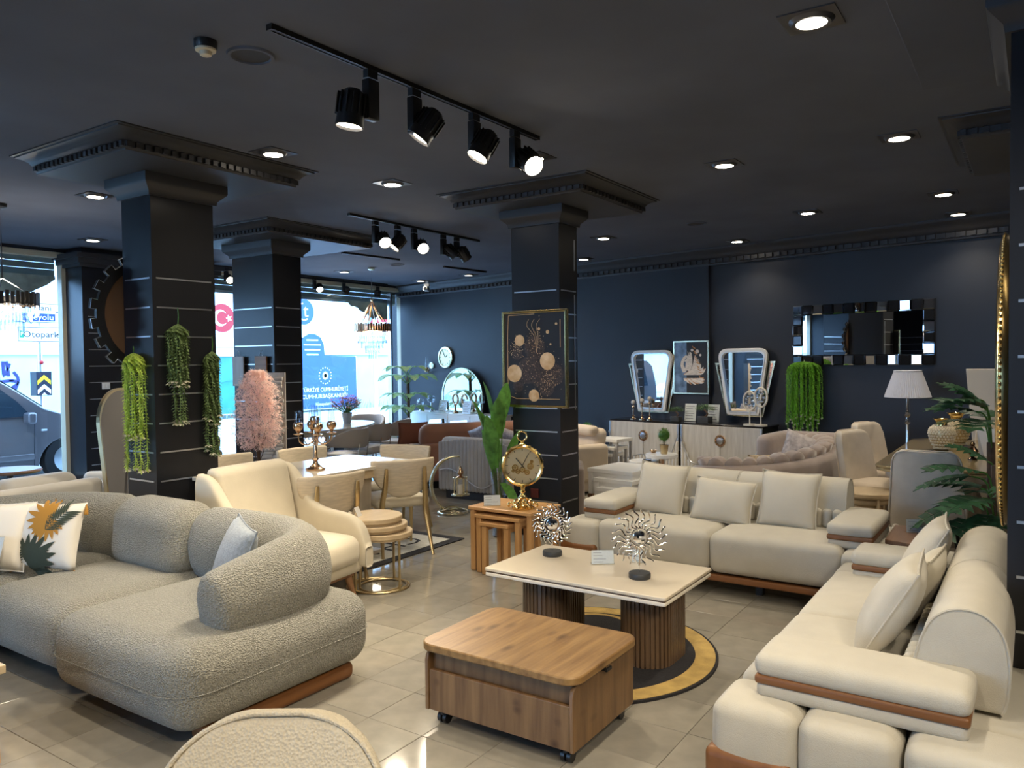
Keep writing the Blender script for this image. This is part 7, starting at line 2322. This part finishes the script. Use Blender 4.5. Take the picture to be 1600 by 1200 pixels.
# billboards: blue board with arch, teal photo strip, round flag and round emblem
bb = thing('billboard', 'blue arched billboard with white lettering and a ring of stars across the street', 'billboard', (17.6, 19.9, 0))
MB().prism([(-0.95, 0.10), (2.05, 0.10), (2.05, 1.82), (0.62, 1.86), (0.58, 2.25), (0.45, 2.47), (0.2, 2.58), (-0.05, 2.58), (-0.28, 2.47), (-0.42, 2.25), (-0.45, 1.75)], 0.05, XZ).build('board', 'bluepanel', bb, flat=True)
MB().tube([(-0.98, -0.02, 0.08), (2.08, -0.02, 0.08), (2.08, -0.02, 1.85)], 0.035, 6).build('frame', 'silver', bb, flat=True)
rx = (R(90), 0, 0)
text('TÜRKİYE CUMHURİYETİ', 0.19, 'signwhite', bb, (0.62, -0.055, 0.72), rx, sx=0.98)
text('CUMHURBAŞKANLIĞI', 0.19, 'signwhite', bb, (0.62, -0.055, 0.50), rx, sx=1.08)
text('Himayelerinde', 0.15, 'signwhite', bb, (0.62, -0.055, 0.24), rx)
for k, s in enumerate(('2. ULUSLARARASI', 'TARIM', 'GIDA FUARI')):
    pass
bl_ = MB()
for k, w in enumerate((0.5, 0.72, 0.66, 0.5)):
    bl_.box((0.08, -0.055, 2.38 - 0.16 * k), (w, 0.01, 0.045))
bl_.build('small_print', 'paleprint', bb, flat=True)
sr_ = MB()
for k in range(16):
    a = 2 * PI * k / 16
    sr_.prism(circ(0.022, 8, 0.62 + 0.27 * math.cos(a), 1.19 + 0.27 * math.sin(a)), 0.01, XZ, (0, -0.05, 0))
for k in range(16):
    a = 2 * PI * k / 16
    sr_.prism([(0.62 + 0.04 * math.cos(a + 1.57), 1.19 + 0.04 * math.sin(a + 1.57)), (0.62 + 0.04 * math.cos(a - 1.57), 1.19 + 0.04 * math.sin(a - 1.57)), (0.62 + 0.15 * math.cos(a), 1.19 + 0.15 * math.sin(a))], 0.01, XZ, (0, -0.05, 0))
sr_.build('star_ring', 'signwhite', bb, flat=True)
tp_ = thing('billboard', 'long teal photo billboard along the wall left of the blue board', 'billboard', (14.6, 19.9, 0))
MB().box((0, -0.02, 1.0), (4.2, 0.04, 1.70)).build('photo', 'tealpic', tp_, flat=True)
MB().prism([(-2.1, 1.85), (-2.1, 1.3), (-1.2, 1.0), (0.2, 1.15), (1.3, 1.5), (2.0, 1.3), (2.0, 1.85)], 0.01, XZ, (0, -0.042, 0)).build('dark_photo_band', 'tealdark', tp_, flat=True)
MB().tube([(-2.1, -0.06, 0.12), (2.1, -0.06, 0.12)], 0.03, 6).tube([(-2.1, -0.06, 1.86), (2.1, -0.06, 1.86)], 0.03, 6).build('frame', 'silver', tp_, flat=True)
def star(b, cx, cz, r, y, rot=0):
    o = []
    for k in range(10):
        a = rot + 2 * PI * k / 10
        q = r if k % 2 == 0 else r * 0.4
        o.append((cx + q * math.cos(a), cz + q * math.sin(a)))
    b.prism(o, 0.01, XZ, (0, y, 0))
def flag(label, x, z, round_):
    t = thing('flag_panel', label, 'flag', (x, 19.92, z), 0, 'red flag panels on the upper street wall')
    MB().box((0, -0.04, 0), (1.1, 0.03, 1.7)).build('panel', 'paleprint', t, flat=True)
    MB().box((0, 0.10, 0.3), (0.9, 0.26, 0.06)).build('bracket', 'silver', t, flat=True)
    MB().prism(circ(0.42, 40) if round_ else [(-0.75, -0.3), (0.0, -0.15), (0.7, -0.3), (0.7, 0.42), (0.1, 0.28), (-0.5, 0.1)], 0.01, XZ, (0, -0.06, 0)).build('red_field', 'red', t, flat=True)
    b = MB()
    th = R(38)
    outer = [(-0.07 + 0.24 * math.cos(a), 0.24 * math.sin(a)) for a in np.linspace(th, 2 * PI - th, 30)]
    inner = [(-0.01 + 0.19 * math.cos(a), 0.19 * math.sin(a)) for a in np.linspace(2 * PI - R(46), R(46), 30)]
    b.prism(outer + inner, 0.01, XZ, (0, -0.07, 0))
    star(b, 0.22, 0.0, 0.11, -0.07, PI)
    b.build('crescent_and_star', 'signwhite', t, flat=True)
flag('round red flag with white crescent and star, seen between the first two columns', 14.27, 2.97, True)
flag('waving red flag with white crescent and star, seen behind the crystal chandelier', 21.1, 3.25, False)
em = thing('emblem_panel', 'round blue emblem panel with a white letter right of the second column', 'emblem', (17.35, 19.92, 3.3))
MB().box((0, -0.04, 0), (1.1, 0.03, 1.7)).build('panel', 'paleprint', em, flat=True)
MB().box((0, 0.10, 0.3), (0.9, 0.26, 0.06)).build('bracket', 'silver', em, flat=True)
MB().prism(circ(0.42, 40), 0.01, XZ, (0, -0.06, 0)).build('blue_disc', 'bluepanel', em, flat=True)
text('t', 0.62, 'signwhite', em, (0.08, -0.075, 0.02), rx)
MB().tube([(0.27 * math.cos(a), -0.072, 0.27 * math.sin(a)) for a in np.linspace(R(100), R(300), 16)], 0.025, 6).build('white_arc', 'signwhite', em, flat=True)

# direction signs on a pole with a chevron box
dsg = thing('direction_sign', 'road direction signs with arrows on a pole over a chevron box, behind the van', 'road sign', (7.4, 16, 0))
MB().tube([(0, 0, GZ), (0, 0, 2.9)], 0.045, 10).build('pole', 'silver', dsg)
def plate(x0, x1, z0, z1, nm='sign_plate'):
    p = MB().box(((x0 + x1) / 2, -0.06, (z0 + z1) / 2), (x1 - x0, 0.02, z1 - z0)).build(nm, 'signwhite', dsg, flat=True)
    MB().ring([(x0 + .012, z0 + .012), (x1 - .012, z0 + .012), (x1 - .012, z1 - .012), (x0 + .012, z1 - .012)], [(x0 + .022, z0 + .022), (x1 - .022, z0 + .022), (x1 - .022, z1 - .022), (x0 + .022, z1 - .022)], 0.004, XZ, (0, -0.07, 0)).build('sign_border', 'signnavy', p, flat=True)
    return p
plate(-0.50, 0.45, 2.44, 2.83); plate(-0.42, 0.46, 2.07, 2.37)
text('dani', 0.16, 'signnavy', dsg, (0.06, -0.075, 2.73), rx, sx=1.1)
MB().box((-0.02, -0.072, 2.55), (0.58, 0.006, 0.145)).build('blue_field', 'signblue', dsg, flat=True)
text('vreyolu', 0.155, 'signwhite', dsg, (-0.02, -0.08, 2.55), rx, sx=1.12)
text('Otopark', 0.17, 'signnavy', dsg, (0.0, -0.075, 2.215), rx, sx=1.1)
MB().box((-0.345, -0.072, 2.22), (0.075, 0.006, 0.13)).build('parking_mark', 'signgreen', dsg, flat=True)
text('P', 0.10, 'signwhite', dsg, (-0.345, -0.08, 2.22), rx)
ar = MB()
for z in (2.66, 2.22):
    ar.prism([(0.29, z - 0.012), (0.36, z - 0.012), (0.345, z - 0.055), (0.365, z - 0.055), (0.42, z), (0.365, z + 0.055), (0.345, z + 0.055), (0.36, z + 0.012), (0.29, z + 0.012)], 0.006, XZ, (0, -0.07, 0))
ar.build('arrow', 'signnavy', dsg, flat=True)
MB().box((0.0, -0.02, 1.27), (0.28, 0.24, 0.46)).build('chevron_box', 'signnavy', dsg, flat=True)
for z, m in ((1.33, 'signyellow'), (1.15, 'signwhite')):
    MB().prism([(-0.12, z - 0.08), (-0.12, z), (0, z + 0.11), (0.12, z), (0.12, z - 0.08), (0, z + 0.03)], 0.006, XZ, (0, -0.14, 0)).build('chevron', m, dsg, flat=True)
MB().prism([(-0.05, 1.05), (0.05, 1.05), (0, 1.10)], 0.006, XZ, (0, -0.14, 0)).build('chevron', 'signwhite', dsg, flat=True)
MB().box((0.142, -0.02, 1.3), (0.006, 0.08, 0.36)).build('yellow_reflector', 'signyellow', dsg, flat=True)
MB().ball((0.0, -0.06, 1.68), 0.04, 10, 8).build('red_reflector', 'red', dsg)
# street poles seen right of the blue board
for x, h, lab in ((18.3, 3.2, 'tall pale street pole in front of the blue billboard'), (20.3, 3.0, 'pale street pole right of the blue billboard')):
    p = MB().tube([(0, 0, GZ), (0, 0, h)], 0.07, 10).lathe([(0.14, GZ), (0.14, GZ + 0.06), (0.075, GZ + 0.1)], n=16)
    tag(p.build('street_pole', 'paleprint', loc=(x, 17.6, 0)), lab, 'pole')

# silver van parked outside the left window, nose to the right
def van(label, loc, rz, paint):
    t = thing('van', label, 'van', loc, rz)
    prof = [(-2.3, 0.28), (-2.3, 1.0), (-2.2, 1.55), (-2.0, 1.72), (-0.2, 1.74), (0.15, 1.68), (0.55, 1.42), (0.98, 1.10), (1.20, 1.02), (1.75, 0.94), (1.98, 0.82), (2.06, 0.62), (2.06, 0.30), (1.85, 0.22), (1.72, 0.22)]
    for cx_ in (1.28, -1.35):
        a = [(cx_ + 0.40 * math.cos(q), 0.24 + 0.40 * math.sin(q)) for q in np.linspace(0.0, PI, 13)]
        prof += a
        prof += [(cx_ - 0.41, 0.22)] if cx_ > 0 else []
        if cx_ > 0: prof += [(-0.9, 0.22)]
    n = len(prof)
    secs = []
    for y, s in ((-0.86, 0.0), (-0.90, 0.25), (-0.90, 0.8), (-0.78, 1.0)):
        pass
    V, F = [], []
    rows = [(-0.90, 0.0), (0.90, 0.0)]
    for y, _ in rows:
        for x, z in prof:
            yy = y * (1 - 0.10 * max(0, (z - 0.95) / 0.8))
            V.append((x, yy, z))
    F = [tuple(range(n)), tuple(range(n, 2 * n))[::-1]] + [(i, (i + 1) % n, n + (i + 1) % n, n + i)[::-1] for i in range(n)]
    MB().add(V, F).build('body', paint, t, sharp=35, bevel=0.03)
    for s in (-1, 1):
        w = MB()
        def yy(z): return s * (0.905 * (1 - 0.10 * max(0, (z - 0.95) / 0.8)) + 0.004)
        for P in ([(0.02, 0.98), (0.78, 1.0), (0.60, 1.22), (0.28, 1.50), (0.02, 1.58)], [(-0.9, 0.98), (-0.05, 0.98), (-0.05, 1.58), (-0.9, 1.6)], [(-1.95, 1.0), (-1.0, 0.98), (-1.0, 1.6), (-1.85, 1.58)]):
            v = [(x, yy(z), z) for x, z in P]
            w.add(v, [tuple(range(len(P)))])
        w.build('side_window', 'carglass', t, flat=True)
        MB().rbox((0.72, s * 1.0, 0.97), (0.12, 0.20, 0.17), 0.04).build('wing_mirror', paint, t)
        MB().tube([(0.80, s * 0.915, 0.25), (0.82, s * 0.915, 0.9), (0.76, s * 0.905, 1.0)], 0.006, 5).tube([(-0.02, s * 0.915, 0.3), (-0.02, s * 0.91, 0.95)], 0.006, 5).build('door_gap', 'carglass', t)
        MB().rbox((0.0, s * 0.915, 0.40), (1.6, 0.03, 0.09), 0.012, mid=1).build('side_moulding', 'carpaint', t)
        MB().rbox((0.95, s * 0.915, 0.78), (0.08, 0.02, 0.03), 0.008, mid=1).build('indicator', 'signwhite', t)
        for cx_ in (1.28, -1.35):
            MB().lathe([(0.0, -0.10), (0.20, -0.10), (0.30, -0.11), (0.325, -0.09), (0.325, 0.09), (0.30, 0.10), (0.0, 0.10)], (cx_, s * 0.80, 0.325 - 0.12 + 0.12 - 0.0), 28, rotm(R(90)), caps=False).build('wheel', 'rubber', t)
            MB().lathe([(0.0, 0.0), (0.10, -0.01), (0.20, 0.0)], (cx_, s * 0.905, 0.325), 20, rotm(R(90) * s), caps=False).build('hub_cap', 'silver', t)
    MB().add([(0.20, -0.72, 1.655), (0.20, 0.72, 1.655), (0.965, 0.80, 1.115), (0.965, -0.80, 1.115)], [(0, 3, 2, 1)]).build('windscreen', 'carglass', t, flat=True) if False else None
    v = [(0.19, -0.74, 1.672), (0.57, -0.78, 1.415), (0.97, -0.82, 1.118), (0.97, 0.82, 1.118), (0.57, 0.78, 1.415), (0.19, 0.74, 1.672)]
    v = [(x + 0.012, y, z + 0.012) for x, y, z in v]
    MB().add(v, [(0, 1, 4, 5), (1, 2, 3, 4)]).build('windscreen', 'carglass', t, flat=True)
    MB().rbox((2.03, 0, 0.42), (0.10, 1.72, 0.24), 0.04).build('bumper', 'rubber', t)
    for s in (-1, 1):
        MB().rbox((1.98, s * 0.66, 0.74), (0.16, 0.34, 0.15), 0.05).build('headlamp', 'signwhite', t)
    return t
v1 = van('silver grey van parked outside the left street window', (4.72, 13.1, GZ), 0, 'carpaint')
van('white van farther left on the street, seen in the mirrors', (-1.6, 13.4, GZ), 0, 'carwhite')
# trees across the street, reflected in the arched mirror
def street_tree(x, y, h, label, seed):
    t = thing('street_tree', label, 'tree', (x, y, 0), 0, 'trees across the street')
    MB().tube([(0, 0, GZ), (0.1, 0, h * 0.35), (0, 0.1, h * 0.6)], None, 8, radii=[0.16, 0.12, 0.07]).build('trunk', 'bark', t)
    rnd = random.Random(seed)
    b = MB()
    for k in range(1500):
        d = np.array([rnd.gauss(0, 1), rnd.gauss(0, 1), rnd.gauss(0, 0.8)])
        d /= np.linalg.norm(d)
        c = np.array([0, 0, h * 0.68]) + d * np.array([1.7, 1.7, 1.5]) * (0.55 + 0.45 * rnd.random())
        b.leaf(c, d + np.array([rnd.uniform(-.6, .6), rnd.uniform(-.6, .6), 0.2]), 0.32, 0.24, 0.3, 0.2, 1)
    b.build('crown', 'leafgreen', t, flat=True, kind='stuff')
for k, (x, y, h) in enumerate(((-11.0, 22.9, 5.6), (-6.5, 22.9, 5.0), (-2.0, 22.9, 5.4), (3.2, 22.9, 5.2))):
    street_tree(x, y, h, ['leftmost leafy tree behind the street wall', 'second leafy tree from the left behind the street wall', 'third leafy tree from the left behind the street wall', 'leafy tree behind the street wall nearest the direction signs'][k], k)
